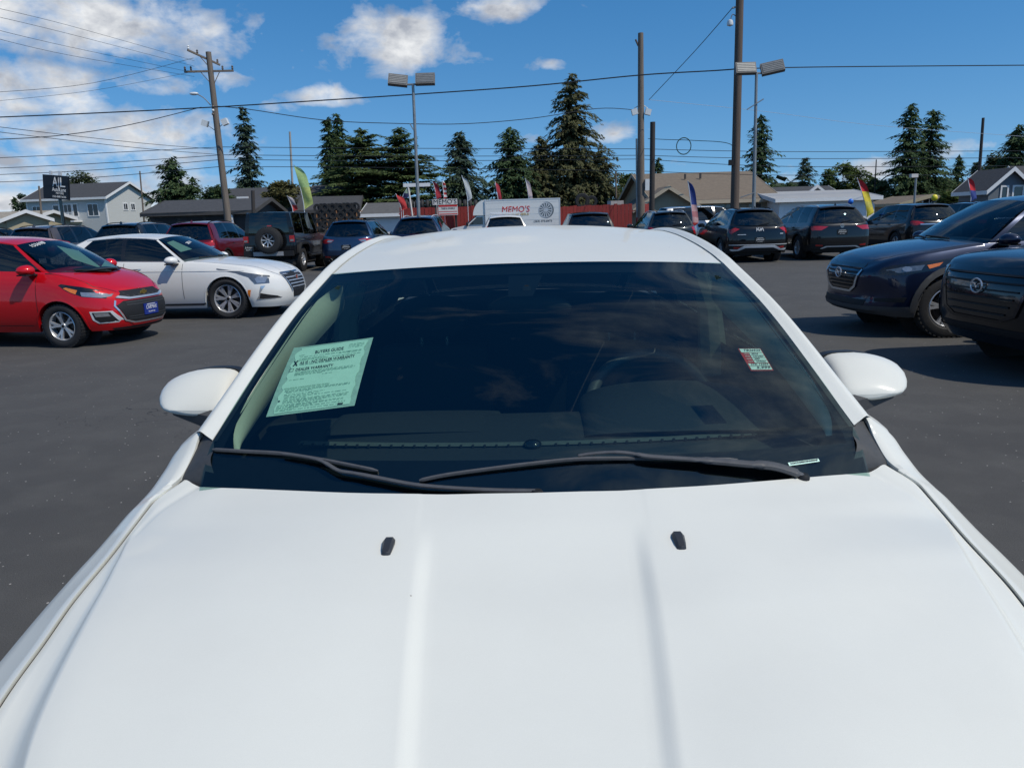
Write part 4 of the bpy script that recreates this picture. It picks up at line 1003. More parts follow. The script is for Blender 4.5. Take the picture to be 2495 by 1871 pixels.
    def line(s, name, pts, view, w=.007, m=None, off=.003, parent=None):
        """ribbon draped along a polyline"""
        path = []
        for i in range(len(pts) - 1):
            a, c = Vector(pts[i]), Vector(pts[i + 1]); k = max(1, int((c - a).length / .07))
            for q in range(k): path.append(a.lerp(c, q / k))
        path.append(Vector(pts[-1]))
        P = []
        for i, p in enumerate(path):
            t = (path[min(i + 1, len(path) - 1)] - path[max(i - 1, 0)]).normalized(); n_ = Vector((-t.y, t.x)) * w / 2
            r_ = []
            for q in (p + n_, p - n_):
                h, d = s.cast(view, q); r_.append(h - d * off)
            P.append(r_)
        return MB().grid(P).build(name, m or M_SEAL, parent or s.root)
    def mirrors(s, a, z, m=None, sz=1.0):
        for sg in (-1, 1):
            y0 = s.edge_y(a); b = MB()
            b.ball((0, 0, 0), (.105 * sz, .125 * sz, .074 * sz), 18, 12)
            for i, v in enumerate(b.v): b.v[i] = (max(v[0], -.06 * sz) - .25 * abs(v[1]), v[1] * (1 if v[1] * sg > 0 else .85), max(v[2] * (.9 if v[2] < 0 else 1), -.05 * sz))
            me = b.mesh('door_mirror', True, 50); me.transform(Matrix.Translation((s.X(a), sg * (y0 + .12 * sz), z)))
            o = link('door_mirror', me, s.root, m or s.paint)
            MB().box((s.X(a) - .01, sg * (y0 + .12 * sz), z - .056 * sz), (.15 * sz, .19 * sz, .018)).build('mirror_base', M_BLK, o)
            MB().tube([(s.X(a) - .01, sg * (y0 - .04), z - .05), (s.X(a), sg * (y0 + .05), z - .05), (s.X(a), sg * (y0 + .12), z - .055)], [.03, .025, .02], 8, flat=.7).build('mirror_foot', M_BLK, o, True)
    def arches(s, w=.05, m=M_BLK, off=.012):
        for wa in s.wheel_a:
            r0 = s.sp['tr'] * s.sp.get('arch', 1.14); z0 = s.sp['tr']; k = s.sp.get('archz', 1.0)
            th = [R(-8 + 196 * i / 18) for i in range(19)]
            poly = [(s.X(wa) + (r0 + .004) * cos(t), z0 + (r0 + .004) * k * sin(t)) for t in th] + [(s.X(wa) + (r0 + w) * cos(t), z0 + (r0 + w) * k * sin(t)) for t in reversed(th)]
            s.pair('wheel_arch', [p for p in poly if p[1] > .18], 'S', m, off=off, depth=.03)
    def cladding(s, v0=.80, m=M_BLK, off=.008):
        P = [[s.wall(q, v, off) for v in (v0, v0 + .01, lerp(v0, 1, .5), 1.0)] for q in s.plan()]
        for r_ in P: r_[0] = tuple(lerp(r_[0][i], r_[0][i], 1) for i in range(3))
        b = MB(); b.grid(P); b.grid([[(p[0], -p[1], p[2]) for p in r_] for r_ in P]); return b.build('lower_cladding', m, s.root, True)
    def rails(s, m=M_BLK, a0=.45, a1=.86, h=.03):
        for sg in (-1, 1):
            pts = []
            for i in range(13):
                t = i / 12; p = s.up_side(lerp(a0, a1, t)); pts.append((p.x, sg * (p.y - .07), p.z + .02 + h * (1 - abs(2 * t - 1) ** 6)))
            MB().tube(pts, .014, 8).build('roof_rail', m, s.root, True)
    def fin(s, a, m=None):
        z = s.zr(a) + s.sp['cab'].get('crown', .05)
        b = MB(); b.grid([[(s.X(a) + .09 - .19 * t, sg * .022 * sin(pi * t) ** .7, z - .012), (s.X(a) + .05 - .16 * t, sg * .008 * sin(pi * t), z + .065 * sin(pi * min(1, t ** .6 * .98)))] for t in [i / 8 for i in range(9)] for sg in (1,)])
        b.grid([[(s.X(a) + .09 - .19 * t, -.022 * sin(pi * t) ** .7, z - .012), (s.X(a) + .05 - .16 * t, -.008 * sin(pi * t), z + .065 * sin(pi * min(1, t ** .6 * .98)))] for t in [i / 8 for i in range(9)]])
        b.build('antenna_fin', m or s.paint, s.root, True)
    def spoiler(s, m=None, d=.12):
        tk = s.sp['cab']['rg'][3]; tcx = s.sp['cab']['rg'][2]; cr = s.sp['cab'].get('crown', .05)
        P = []
        for u in [-1 + i / 10 for i in range(21)]:
            x = s.X(lerp(tcx, tk, u * u)); z = s.zr(tk) + cr * (1 - abs(u) ** 2.3) * .8; y = u * (s.yr(tk) - .02)
            P.append([(x + .12, y, z + .012), (x - d * .5, y, z + .006), (x - d, y, z - .03), (x - d + .02, y, z - .045), (x + .02, y, z - .03)])
        MB().grid(P).build('spoiler', m or s.paint, s.root, True, 40)
    def plate(s, view, z, w=.31, h=.155, bg=None, txt=None, tm=None, sub=None, y=0.0):
        x = s.cast(view, (y, z))[0].x; sg = 1 if view == 'F' else -1
        o = MB().box((x + sg * .008, y, z), (.014, w, h)).build('number_plate', bg or M_BLKG, s.root)
        fr = frame((x + sg * .0165, y, z + .02), (0, sg, 0), (0, 0, 1))
        if txt: text('plate_print', txt, h * .5, fr, tm or M_WHT, o, .0004, 'CENTER', .2, w * .78, 0)
        if sub: text('plate_print', sub, h * .2, frame((x + sg * .0165, y, z - .042), (0, sg, 0), (0, 0, 1)), tm or M_WHT, o, .0004, 'CENTER', 0, w * .5, 0)
        if txt: MB().box((x + sg * .0165, y, z + h * .42), (.001, w * .6, h * .05)).build('plate_print', tm or M_WHT, o)
        return o
    def seams(s, cols, z0=.35):
        """vertical door shut lines at the given fractions"""
        for a in cols:
            for v in ('S+', 'S-'): s.line('door_seam', [(s.X(a), s.belt(a) - .03), (s.X(a) , .62), (s.X(a) + (.0), z0)], v)
    def handles(s, cols, m=None, z=None):
        for a in cols:
            zz = z or s.belt(a) - .13
            for v, sg in (('S+', 1), ('S-', -1)):
                h = s.cast(v, (s.X(a), zz))[0]
                MB().tube([(h.x + .09, h.y - sg * .005, zz), (h.x + .06, h.y + sg * .03, zz), (h.x - .06, h.y + sg * .03, zz), (h.x - .09, h.y - sg * .005, zz)], .012, 6).build('door_handle', m or s.paint, s.root, True)
    def hood_lines(s, pts):
        """shut line of the hood, (x,y) from above"""
        for sg in (1, -1): s.line('hood_seam', [(p[0], sg * p[1]) for p in pts], 'T')
    def trim_line(s, l0, l1, m=M_CHROME, r=.008):
        for sg in (1, -1):
            MB().tube([(p.x, sg * (p.y + .008), p.z + .004) for p in [s.lo_side(lerp(l0, l1, i / 14)) for i in range(15)]], r, 6).build('window_trim', m, s.root, True)
    def top_trim(s, l0, l1, m=M_CHROME, r=.008):
        for sg in (1, -1):
            MB().tube([(p.x, sg * (p.y + .012), p.z - .012) for p in [s.up_side(lerp(l0, l1, i / 14)) for i in range(15)]], r, 6).build('window_trim', m, s.root, True)
    def wiper(s, rear=True):
        if rear:
            rc, rk, rtc, rtk = s.sp['cab']['rg']; z = s.top_z(rc, 0)
            x = s.X(rc); MB().tube([(x - .02, .0, z + .03), (x + .01, -.25, z + .06), (x + .04, -.36, z + .10)], .009, 6).build('rear_wiper', M_BLK, s.root)
        else:
            for (u0, u1) in ((12, 4), (18, 11)):
                a, c = s.ws_lo[u0], s.ws_lo[u1]; MB().tube([a + Vector((.01, 0, .02)), a.lerp(c, .5) + Vector((-.01, 0, .035)), c + Vector((-.03, 0, .04))], .010, 6).build('wiper', M_BLK, s.root)

INS_SUV = [(0, .10, .20, .09), (.04, .085, .15, .06), (.15, .045, .08, .03), (.35, .012, .02, .012), (.55, 0, 0, 0), (.8, .018, .02, .015), (1, .06, .09, .08)]
INS_CAR = [(0, .11, .16, .06), (.05, .085, .11, .04), (.18, .035, .05, .015), (.38, .008, .015, .0), (.55, 0, 0, 0), (.8, .02, .015, .02), (1, .07, .07, .08)]
def suv(paint_, **k):
    sp = dict(L=4.62, W=1.86, H=1.66, fo=.90, wb=2.69, tr=.36, rim=.235, tw=.23, spokes=5, wstyle='twin', paint=paint_, sill=.26, zf=.24, zr=.34, arch=1.13,
              plan=(2.7, .17, 3.2, .10), belt=[(0, .80), (.05, .90), (.2, 1.02), (.3, 1.07), (.6, 1.10), (.9, 1.13), (1, 1.08)], ins=INS_SUV,
              cab=dict(ws=(.205, .255, .395, .41), rg=(.975, .945, .905, .885), yr=[(.38, .56), (.55, .60), (.8, .58), (.92, .55)], zr=[(.38, 1.50), (.5, 1.575), (.65, 1.60), (.8, 1.585), (.92, 1.535)], crown=.055,
                       side=[(.275, .425), (.48, .485), (.50, .505), (.68, .67), (.70, .69), (.86, .82)], kinds='pgkgkgp'))
    cab = k.pop('cab', None)
    sp.update(k)
    if cab: c2 = dict(sp['cab']); c2.update(cab); sp['cab'] = c2
    return sp
# ---- red hatchback
P_RED = paint('red_paint', (.56, .004, .010), 0.1, .35, .10)
def spark():
    sp = dict(L=3.64, W=1.60, H=1.48, fo=.79, wb=2.385, tr=.29, rim=.20, tw=.185, spokes=5, wstyle='twin_wide', paint=P_RED, sill=.21, zf=.20, zr=.3, arch=1.16, plan=(2.5, .22, 3.0, .10), ins=INS_CAR,
              glass=(M_GLT, M_GLD), belt=[(0, .70), (.04, .76), (.10, .84), (.2, .94), (.28, .995), (.45, 1.02), (.8, 1.09), (.95, 1.12), (1, 1.05)], crown=[(0, 0), (.05, .03), (.2, .055), (.5, .03), (1, 0)],
              cab=dict(ws=(.15, .255, .40, .42), rg=(.975, .94, .90, .88), yr=[(.4, .49), (.55, .54), (.8, .53), (.92, .50)], zr=[(.4, 1.345), (.5, 1.405), (.65, 1.425), (.8, 1.40), (.92, 1.34)], crown=.055, side=[(.285, .435), (.56, .545), (.58, .565), (.76, .74), (.80, .77)], kinds='pgkgp'))
    c = Car('hatchback', sp, 'bright red small hatchback at the left edge, wearing a blue dealer plate', (-6.82, 11.10, 0), -10)
    c.arches(.02, P_RED, .006); c.mirrors(.315, 1.03); c.seams((.30, .57)); c.handles((.52,)); c.wiper(False)
    for v in ('S+', 'S-'): c.line('sill_seam', [(c.X(.335), .30), (c.X(.72), .30)], v)
    c.hood_lines([(c.X(.05), .42), (c.X(.10), .62), (c.X(.2), .68), (c.X(.27), .70)])
    # upper grille, chrome wing, lower grille
    ug = c.patch('upper_grille', [(-.37, .715), (.37, .715), (.44, .655), (.30, .625), (-.30, .625), (-.44, .655)], 'F', M_BLK, off=.008)
    for k in range(7): c.line('grille_mesh', [(-.36 + k * .10, .70), (-.30 + k * .10, .635)], 'F', .01, M_TRIM, .012, ug)
    c.patch('grille_bar', [(-.46, .660), (-.30, .628), (.30, .628), (.46, .660), (.50, .635), (.34, .603), (-.34, .603), (-.50, .635)], 'F', M_CHROME, off=.016)
    lg = c.patch('lower_grille', [(-.42, .585), (.42, .585), (.52, .53), (.42, .34), (.30, .30), (-.30, .30), (-.42, .34), (-.52, .53)], 'F', M_BLK, off=.010)
    for z in (.56, .53, .37, .34): c.line('grille_mesh', [(-.40, z), (.40, z)], 'F', .010, M_TRIM, .014, lg)
    for sg in (1, -1): c.line('grille_frame', [(sg * .52, .60), (sg * .545, .53), (sg * .44, .33), (sg * .31, .285)], 'F', .020, M_CHROME, .014)
    c.line('grille_frame', [(-.31, .285), (.31, .285)], 'F', .020, M_CHROME, .014)
    # headlights sweep back on the corner
    for v, sg in (('S+', 1), ('S-', -1)):
        h = c.patch('headlight', [(c.X(.035), .69), (c.X(.075), .745), (c.X(.13), .80), (c.X(.20), .845), (c.X(.21), .83), (c.X(.175), .75), (c.X(.13), .685), (c.X(.06), .635), (c.X(.035), .65)], v, M_BLKG, off=.004)
        c.patch('lamp_lens', [(c.X(.05), .69), (c.X(.09), .72), (c.X(.13), .735), (c.X(.125), .68), (c.X(.07), .648), (c.X(.05), .658)], v, M_LENS, off=.008, parent=h)
        c.patch('turn_lamp', [(c.X(.14), .76), (c.X(.18), .80), (c.X(.19), .79), (c.X(.165), .74), (c.X(.145), .71)], v, M_AMB, off=.008, parent=h)
        f = c.patch('fog_lamp_surround', [(c.X(.045), .47), (c.X(.105), .475), (c.X(.10), .36), (c.X(.085), .31), (c.X(.02), .31)], v, M_SILVER, off=.006)
        c.patch('fog_lamp_recess', [(c.X(.05), .455), (c.X(.097), .46), (c.X(.092), .37), (c.X(.08), .325), (c.X(.035), .325)], v, M_BLK, off=.010, parent=f)
        c.patch('fog_lamp', [(c.X(.055), .445), (c.X(.092), .45), (c.X(.088), .40), (c.X(.05), .40)], v, M_LENS, off=.014, parent=f)
    c.patch('front_lip', [(-.55, .235), (.55, .235), (.52, .205), (-.52, .205)], 'F', M_BLK, off=.004)
    # gold cross emblem
    x = c.cast('F', (0, .67))[0].x; M_GOLD = mat('gold_badge', (.62, .40, .10), .25, .9, var=.1, vscale=40)
    MB().prism([(-.075, -.018), (-.055, .018), (-.025, .018), (-.018, .034), (.03, .034), (.024, .018), (.075, .018), (.055, -.018), (.025, -.018), (.018, -.034), (-.03, -.034), (-.024, -.018)], .012, frame((x + .022, 0, .672), (0, 1, 0), (0, 0, 1))).build('badge', M_GOLD, c.root)
    c.plate('F', .44, .30, .15, mat('plate_blue', (.012, .03, .22), .4, var=.1, vscale=20), 'CARMAX', M_WHT, 'THE WAY CAR')
    # papers, wheel, scribble on the glass
    def on_ws(u, t, off=.0):
        i = (u + 1) * 12; k = min(23, int(i)); f = i - k
        l = c.ws_lo[k].lerp(c.ws_lo[k + 1], f); up = c.ws_up[k].lerp(c.ws_up[k + 1], f); p = l.lerp(up, t); q = sin(pi * t) * .02; return p + Vector((q + off * .6, 0, q + off * .8))
    M_P = mat('pale_green_paper', (.42, .68, .55), .8, var=.05, vscale=30)
    MB().add([on_ws(.02, .12, -.02), on_ws(-.32, .42, -.02), on_ws(-.02, .85, -.02), on_ws(.36, .66, -.02)], [(0, 1, 2, 3)]).build('window_sheet', M_P, c.root)
    MB().add([on_ws(.03, .05, -.02), on_ws(.0, .16, -.02), on_ws(.66, .28, -.02), on_ws(.72, .08, -.02)], [(0, 1, 2, 3)]).build('window_sheet', M_P, c.root)
    MB().add([on_ws(.86, .04, -.01), on_ws(.86, .1, -.01), on_ws(.95, .1, -.01), on_ws(.95, .04, -.01)], [(0, 1, 2, 3)]).build('number_strip', M_P, c.root)
    o = on_ws(-.80, .86, .006); text('glass_scribble', '153698', .10, frame(o, on_ws(-.35, .93, .006) - o, on_ws(-.8, .98, .006) - o), M_WHT, c.root, .001, 'LEFT', .2, .26)
    b = MB(); cx = Vector((c.X(.335) - .12, .33, 1.0))
    b.grid([[tuple(cx + Vector((.016 * sin(q) - .35 * (.175 + .016 * cos(q)) * sin(th), (.175 + .016 * cos(q)) * cos(th), .93 * (.175 + .016 * cos(q)) * sin(th)))) for q in [2 * pi * k / 8 for k in range(9)]] for th in [2 * pi * i / 28 for i in range(28)]], True); b.build('steering_wheel', M_BLK, c.root, True)
    return c
spark()

# ---- white saloon beside it
P_PEARL = paint('pearl_white_paint', (.78, .77, .73), 0.05, .35, .05)
def cts():
    sp = dict(L=4.97, W=1.83, H=1.45, fo=.92, wb=2.91, tr=.335, rim=.245, tw=.235, spokes=7, wstyle='twin', paint=P_PEARL, sill=.19, zf=.17, zr=.28, arch=1.11, plan=(2.7, .15, 2.8, .12), ins=INS_CAR,
              glass=(M_GLT, M_GLD), belt=[(0, .70), (.03, .76), (.10, .84), (.2, .905), (.3, .955), (.5, .985), (.75, 1.02), (.9, 1.05), (1, .98)], crown=[(0, 0), (.04, .04), (.2, .06), (.35, .05), (.8, .04), (1, 0)],
              cab=dict(ws=(.275, .33, .43, .445), rg=(.865, .83, .735, .71), yr=[(.42, .54), (.55, .58), (.7, .565), (.8, .53)], zr=[(.42, 1.325), (.5, 1.375), (.58, 1.39), (.66, 1.372), (.74, 1.33)], crown=.055, side=[(.345, .455), (.545, .55), (.56, .565), (.74, .675)], kinds='pgkgp'))
    c = Car('saloon', sp, 'pearl white saloon with slim upright headlamps parked behind the red hatchback', (-6.20, 14.0, 0), -6)
    c.arches(.018, P_PEARL, .005); c.mirrors(.362, .99); c.seams((.335, .545, .72)); c.handles((.50, .69), M_CHROME); c.trim_line(.345, .76); c.top_trim(.445, .70)
    for v in ('S+', 'S-'):
        c.line('body_crease', [(c.X(.12), .80), (c.X(.3), .815), (c.X(.6), .835), (c.X(.9), .86)], v, .012, P_PEARL, .010)
        c.patch('sill_trim', [(c.X(.26), .27), (c.X(.70), .27), (c.X(.70), .235), (c.X(.26), .235)], v, M_TRIM, off=.006)
    c.hood_lines([(c.X(.02), .40), (c.X(.06), .60), (c.X(.14), .72), (c.X(.3), .78)])
    for y in (.30, -.30): c.line('hood_crease', [(c.X(.03), y * .8), (c.X(.15), y * 1.1), (c.X(.26), y * 1.35)], 'T', .014, P_PEARL, .006)
    # shield grille
    gr = c.patch('grille', [(-.36, .72), (.36, .72), (.40, .66), (.29, .42), (-.29, .42), (-.40, .66)], 'F', M_BLK, off=.012)
    for z, w in ((.70, .355), (.64, .375), (.585, .35), (.53, .32), (.475, .295)): c.line('grille_bar', [(-w, z), (w, z)], 'F', .018, M_ALLOY, .022, gr)
    for sg in (1, -1): c.line('grille_frame', [(sg * .37, .725), (sg * .41, .66), (sg * .30, .41)], 'F', .022, M_CHROME, .02, gr)
    c.line('grille_frame', [(-.37, .725), (.37, .725)], 'F', .024, mat('blue_grey_chrome', (.25, .3, .36), .2, .9), .022, gr)
    c.patch('plate_recess', [(-.26, .415), (.26, .415), (.24, .30), (-.24, .30)], 'F', M_BLK, off=.008)
    x = c.cast('F', (0, .62))[0].x
    MB().prism([(-.06, .045), (.06, .045), (.055, -.01), (.03, -.04), (0, -.052), (-.03, -.04), (-.055, -.01)], .012, frame((x + .026, 0, .625), (0, 1, 0), (0, 0, 1))).build('badge', M_CHROME, c.root)
    MB().prism([(-.045, .033), (.0, .033), (.0, -.04), (-.03, -.025)], .004, frame((x + .039, 0, .625), (0, 1, 0), (0, 0, 1))).build('badge_shield', mat('badge_red', (.45, .05, .03), .3, .3), c.root)
    for v in ('S+', 'S-'):
        h = c.patch('headlight', [(c.X(.035), .68), (c.X(.05), .705), (c.X(.09), .745), (c.X(.15), .80), (c.X(.215), .845), (c.X(.215), .828), (c.X(.15), .765), (c.X(.105), .69), (c.X(.085), .575), (c.X(.045), .575)], v, mat('smoked_lens', (.16, .17, .18), .1, .5, coat=1, var=.3, vscale=30), off=.005)
        c.patch('lamp_lens', [(c.X(.05), .68), (c.X(.075), .70), (c.X(.085), .66), (c.X(.078), .59), (c.X(.055), .59)], v, M_LENS, off=.010, parent=h)
        c.patch('side_marker', [(c.X(.098), .48), (c.X(.108), .48), (c.X(.112), .36), (c.X(.104), .36)], v, M_AMB, off=.006)
        i = c.patch('air_intake_frame', [(c.X(.055), .54), (c.X(.068), .54), (c.X(.075), .40), (c.X(.02), .33), (c.X(.01), .31), (c.X(.085), .31)], v, M_CHROME, off=.006)
        c.patch('air_intake', [(c.X(.07), .42), (c.X(.028), .36), (c.X(.02), .325), (c.X(.075), .325)], v, M_BLK, off=.010, parent=i)
    M_P = MATS['pale_green_paper']
    def on_ws(u, t, off=.0):
        i = (u + 1) * 12; k = min(23, int(i)); f = i - k
        l = c.ws_lo[k].lerp(c.ws_lo[k + 1], f); up = c.ws_up[k].lerp(c.ws_up[k + 1], f); p = l.lerp(up, t); q = sin(pi * t) * .02; return p + Vector((q + off * .6, 0, q + off * .8))
    MB().add([on_ws(-.86, .38, -.015), on_ws(-.86, .82, -.015), on_ws(-.56, .86, -.015), on_ws(-.50, .42, -.015)], [(0, 1, 2, 3)]).build('window_sheet', M_P, c.root)
    o = on_ws(-.42, .62, .004); text('glass_scribble', '28514', .09, frame(o, on_ws(-.1, .7, .004) - o, on_ws(-.42, .9, .004) - o), M_WHT, c.root, .001, 'LEFT', .2, .2)
    c.wiper(False)
    return c
cts()

# ---- rear views of the row behind
P_BLACK = paint('black_paint', (.006, .007, .009), 0.2, .3, .1); P_NAVY = paint('navy_paint', (.012, .022, .055), 0.45, .32, .12); P_BLUE = paint('steel_blue_paint', (.02, .05, .11), 0.5, .32, .12)
P_WINE = paint('wine_paint', (.16, .008, .016), 0.4, .32, .12); P_BROWN = paint('taupe_paint', (.10, .085, .085), 0.5, .34, .1); P_GUN = paint('gunmetal_paint', (.03, .038, .043), 0.5, .34, .1)
P_DGREY = paint('dark_grey_paint', (.012, .013, .015), 0.4, .32, .1); P_SILV = paint('silver_paint', (.45, .46, .47), 0.6, .34, .08); P_IVORY = paint('ivory_paint', (.70, .69, .66), 0.1, .36, .05); P_MIDN = paint('midnight_paint', (.009, .016, .042), 0.4, .3, .12)
def rear_common(c, tail, tail_m=M_REDL, plate_z=.80, plate_txt='Johnson', lamps=None, spoil=True, rail=True, clad=True, rails_m=M_BLK):
    c.mirrors(.29, 1.12, sz=1.05); c.seams((.27, .49, .68)); c.handles((.46, .65)); c.wiper(True)
    if clad: c.arches(.055); c.cladding(.78)
    if spoil: c.spoiler()
    if rail: c.rails(rails_m)
    c.fin(.86)
    t = c.pair('tail_light', tail, 'R', tail_m, off=.008)
    c.line('tailgate_seam', [(-c.W * .40, 1.0), (-c.W * .36, .62), (c.W * .36, .62), (c.W * .40, 1.0)], 'R', .008)
    if plate_txt: c.plate('R', plate_z, txt=plate_txt, sub='AUTO GROUP')
    for sg in (1, -1): c.patch('rear_reflector', [(sg * .56, .47), (sg * .76, .49), (sg * .76, .44), (sg * .56, .43)], 'R', M_REDL, off=.014)
    return t
T_WRAP = [(.44, .98), (.60, 1.02), (.88, 1.03), (.90, .90), (.66, .88), (.50, .90)]

def at_axle(sp, px, Y, heading):
    """origin so that the rear axle stands at depth Y under pixel column px"""
    ax = at(px, 520, Y); x = -(sp['L'] / 2 - sp['fo'] - sp['wb']); k = -(sp['fo'] + sp['wb'] - sp['L'] / 2)
    h = R(heading); return (ax.x - cos(h) * k, Y - sin(h) * k, 0)
def row_suv(name, sp, label, px, Y, heading, cat='suv'):
    return Car(name, sp, label, at_axle(sp, px, Y, heading), heading, cat)

# far left: edge of a black one, taupe, black
sp = suv(P_BLACK, H=1.74, cab=dict(zr=[(.38, 1.55), (.5, 1.64), (.65, 1.67), (.8, 1.655), (.92, 1.60)]))
c = row_suv('suv', sp, 'black suv cut off by the left edge of the picture', -68, 25.5, 90); rear_common(c, T_WRAP)
sp = suv(P_BROWN, L=4.95, W=1.93, H=1.76, fo=.95, wb=2.85, tr=.38, belt=[(0, .84), (.05, .95), (.2, 1.06), (.3, 1.11), (.6, 1.13), (.9, 1.16), (1, 1.10)], cab=dict(zr=[(.38, 1.58), (.5, 1.67), (.65, 1.70), (.8, 1.685), (.92, 1.62)]))
c = row_suv('suv', sp, 'taupe suv with silver window lines, second from the left edge', 98, 25.6, 88); rear_common(c, [(.52, 1.04), (.70, 1.06), (.92, 1.07), (.94, .96), (.72, .95), (.56, .98)]); c.trim_line(.275, .86)
sp = suv(P_BLACK, L=5.0, W=1.95, H=1.78, fo=.95, wb=2.9, tr=.38, belt=[(0, .84), (.05, .95), (.2, 1.06), (.3, 1.11), (.6, 1.13), (.9, 1.16), (1, 1.10)], cab=dict(zr=[(.38, 1.60), (.5, 1.69), (.65, 1.72), (.8, 1.705), (.92, 1.64)]))
c = row_suv('suv', sp, 'black suv with chrome window outline between the taupe and the dark red suv', 282, 25.8, 89); rear_common(c, T_WRAP); c.trim_line(.275, .86); c.top_trim(.42, .84)
# dark red
sp = suv(P_WINE, L=4.82, W=1.94, H=1.76, fo=.9, wb=2.92, tr=.38, plan=(2.7, .17, 3.6, .09), belt=[(0, .86), (.05, .96), (.2, 1.07), (.3, 1.12), (.6, 1.14), (.9, 1.17), (1, 1.12)], cab=dict(zr=[(.38, 1.58), (.5, 1.67), (.65, 1.695), (.8, 1.68), (.92, 1.63)], yr=[(.38, .59), (.55, .63), (.8, .62), (.92, .60)]))
c = row_suv('suv', sp, 'dark wine red suv with chrome lined red tail lamps left of the black off-roader', 428, 26.0, 88)
t = rear_common(c, [(.40, 1.02), (.62, 1.06), (.90, 1.08), (.93, .96), (.74, .93), (.46, .96)], plate_txt=None); c.trim_line(.275, .86); c.top_trim(.42, .84); c.line('tail_chrome', [(-.88, .925), (-.45, .945), (.45, .945), (.88, .925)], 'R', .022, M_CHROME, .012)
c.line('rear_bar', [(-.7, .52), (.7, .52)], 'R', .05, M_SILVER, .016)

# black off-roader with the spare wheel
def jeep():
    sp = dict(L=4.35, W=1.70, H=1.98, fo=.70, wb=2.80, tr=.42, rim=.225, tw=.30, spokes=8, wstyle='wide', rim_mat=M_ALLOY, paint=P_BLACK, sill=.55, zf=.55, zr=.60, arch=1.12, plan=(7, .05, 9, .03),
              ins=[(0, .03, .02, .02), (.2, .015, .01, .01), (.6, 0, 0, 0), (1, .02, .02, .02)], belt=[(0, 1.14), (.25, 1.20), (.3, 1.22), (1, 1.22)], crown=[(0, .03), (.3, .03), (1, 0)], rear_pane=.80, rear_pillar_paint=True,
              cab=dict(ws=(.33, .335, .40, .405), rg=(.995, .992, .982, .98), yr=[(.38, .69), (.98, .70)], zr=[(.38, 1.90), (.5, 1.935), (.95, 1.935), (1, 1.92)], crown=.025, bulge=.004, side=[(.355, .42), (.53, .535), (.55, .555), (.72, .72), (.745, .745), (.95, .945)], kinds='pgkgkgp'))
    c = row_suv('off_roader', sp, 'black boxy off-roader with a spare wheel on its tailgate', 600, 26.2, 88, 'off-roader')
    P_ = M_BLK
    for wa in c.wheel_a:      # wide flat-topped flares
        for sg in (1, -1):
            r0 = .50; pts = [(c.X(wa) + x, sg * y, z) for (x, y, z) in ((.56, .90, .62), (.48, .92, .86), (.32, .93, .97), (-.32, .93, .97), (-.48, .92, .86), (-.56, .90, .62))]
            inn = [(p[0], sg * .80, p[2] + .02) for p in pts]; dn = [(p[0] * 1.0, p[1], p[2] - .07) for p in pts]
            MB().grid([inn, pts, dn]).build('fender_flare', P_, c.root, True, 50)
    xr = -c.L / 2
    # spare wheel
    w = add_wheel(c.root, (xr - .20, -.06, 1.06), 1, (.42, .30, .225, 8, 'wide', M_ALLOY)); w.rotation_euler = (0, .2, pi / 2); w.name = 'spare_wheel'
    MB().box2((xr - .10, -.25, .98), (xr + .02, .13, 1.14)).build('spare_carrier', M_BLK, c.root)
    MB().box2((xr - .20, -.80, .56), (xr - .02, .80, .72)).build('rear_bumper', M_BLK, c.root)
    MB().box2((xr - .212, -.50, .575), (xr - .20, .48, .705)).build('bumper_plate', mat('dull_silver', (.36, .36, .37), .5, .3, var=.1, vscale=20), c.root)
    for sg in (1, -1):
        t = MB().box2((xr - .035, sg * .83, 1.0), (xr + .02, sg * .68, 1.2)).build('tail_light', M_REDL, c.root); MB().box2((xr - .04, sg * .81, 1.02), (xr - .03, sg * .70, 1.08)).build('reversing_lens', M_LENS, t)
    MB().box2((xr - .03, -.12, 1.50), (xr + .0, .02, 1.54)).build('brake_light', M_REDL, c.root)
    MB().box2((xr - .04, .50, .72), (xr - .015, .84, .92)).build('number_plate', M_BLKG, c.root)
    text('plate_print', 'Johnson', .09, frame((xr - .042, .67, .85), (0, -1, 0), (0, 0, 1)), M_WHT, c.root, .0005, 'CENTER', .2, .26, 0); text('plate_print', 'AUTO', .06, frame((xr - .042, .67, .77), (0, -1, 0), (0, 0, 1)), M_WHT, c.root, .0005, 'CENTER', 0, .2, 0)
    c.mirrors(.36, 1.32, M_BLK, 1.2); c.seams((.34, .54, .73), .6); c.handles((.5, .70), M_BLK, 1.08)
    for z in (1.05, 1.4): MB().box2((xr - .03, -.82, z), (xr + .01, -.70, z + .07)).build('tailgate_hinge', M_BLK, c.root)
    for sg in (1, -1): MB().tube([(c.X(.36), sg * .88, .5), (c.X(.66), sg * .88, .5)], .05, 8).build('side_step', M_BLK, c.root, True)
    c.line('tailgate_seam', [(-.68, 1.9), (-.68, .64), (.66, .64), (.66, 1.9)], 'R', .012)
jeep()
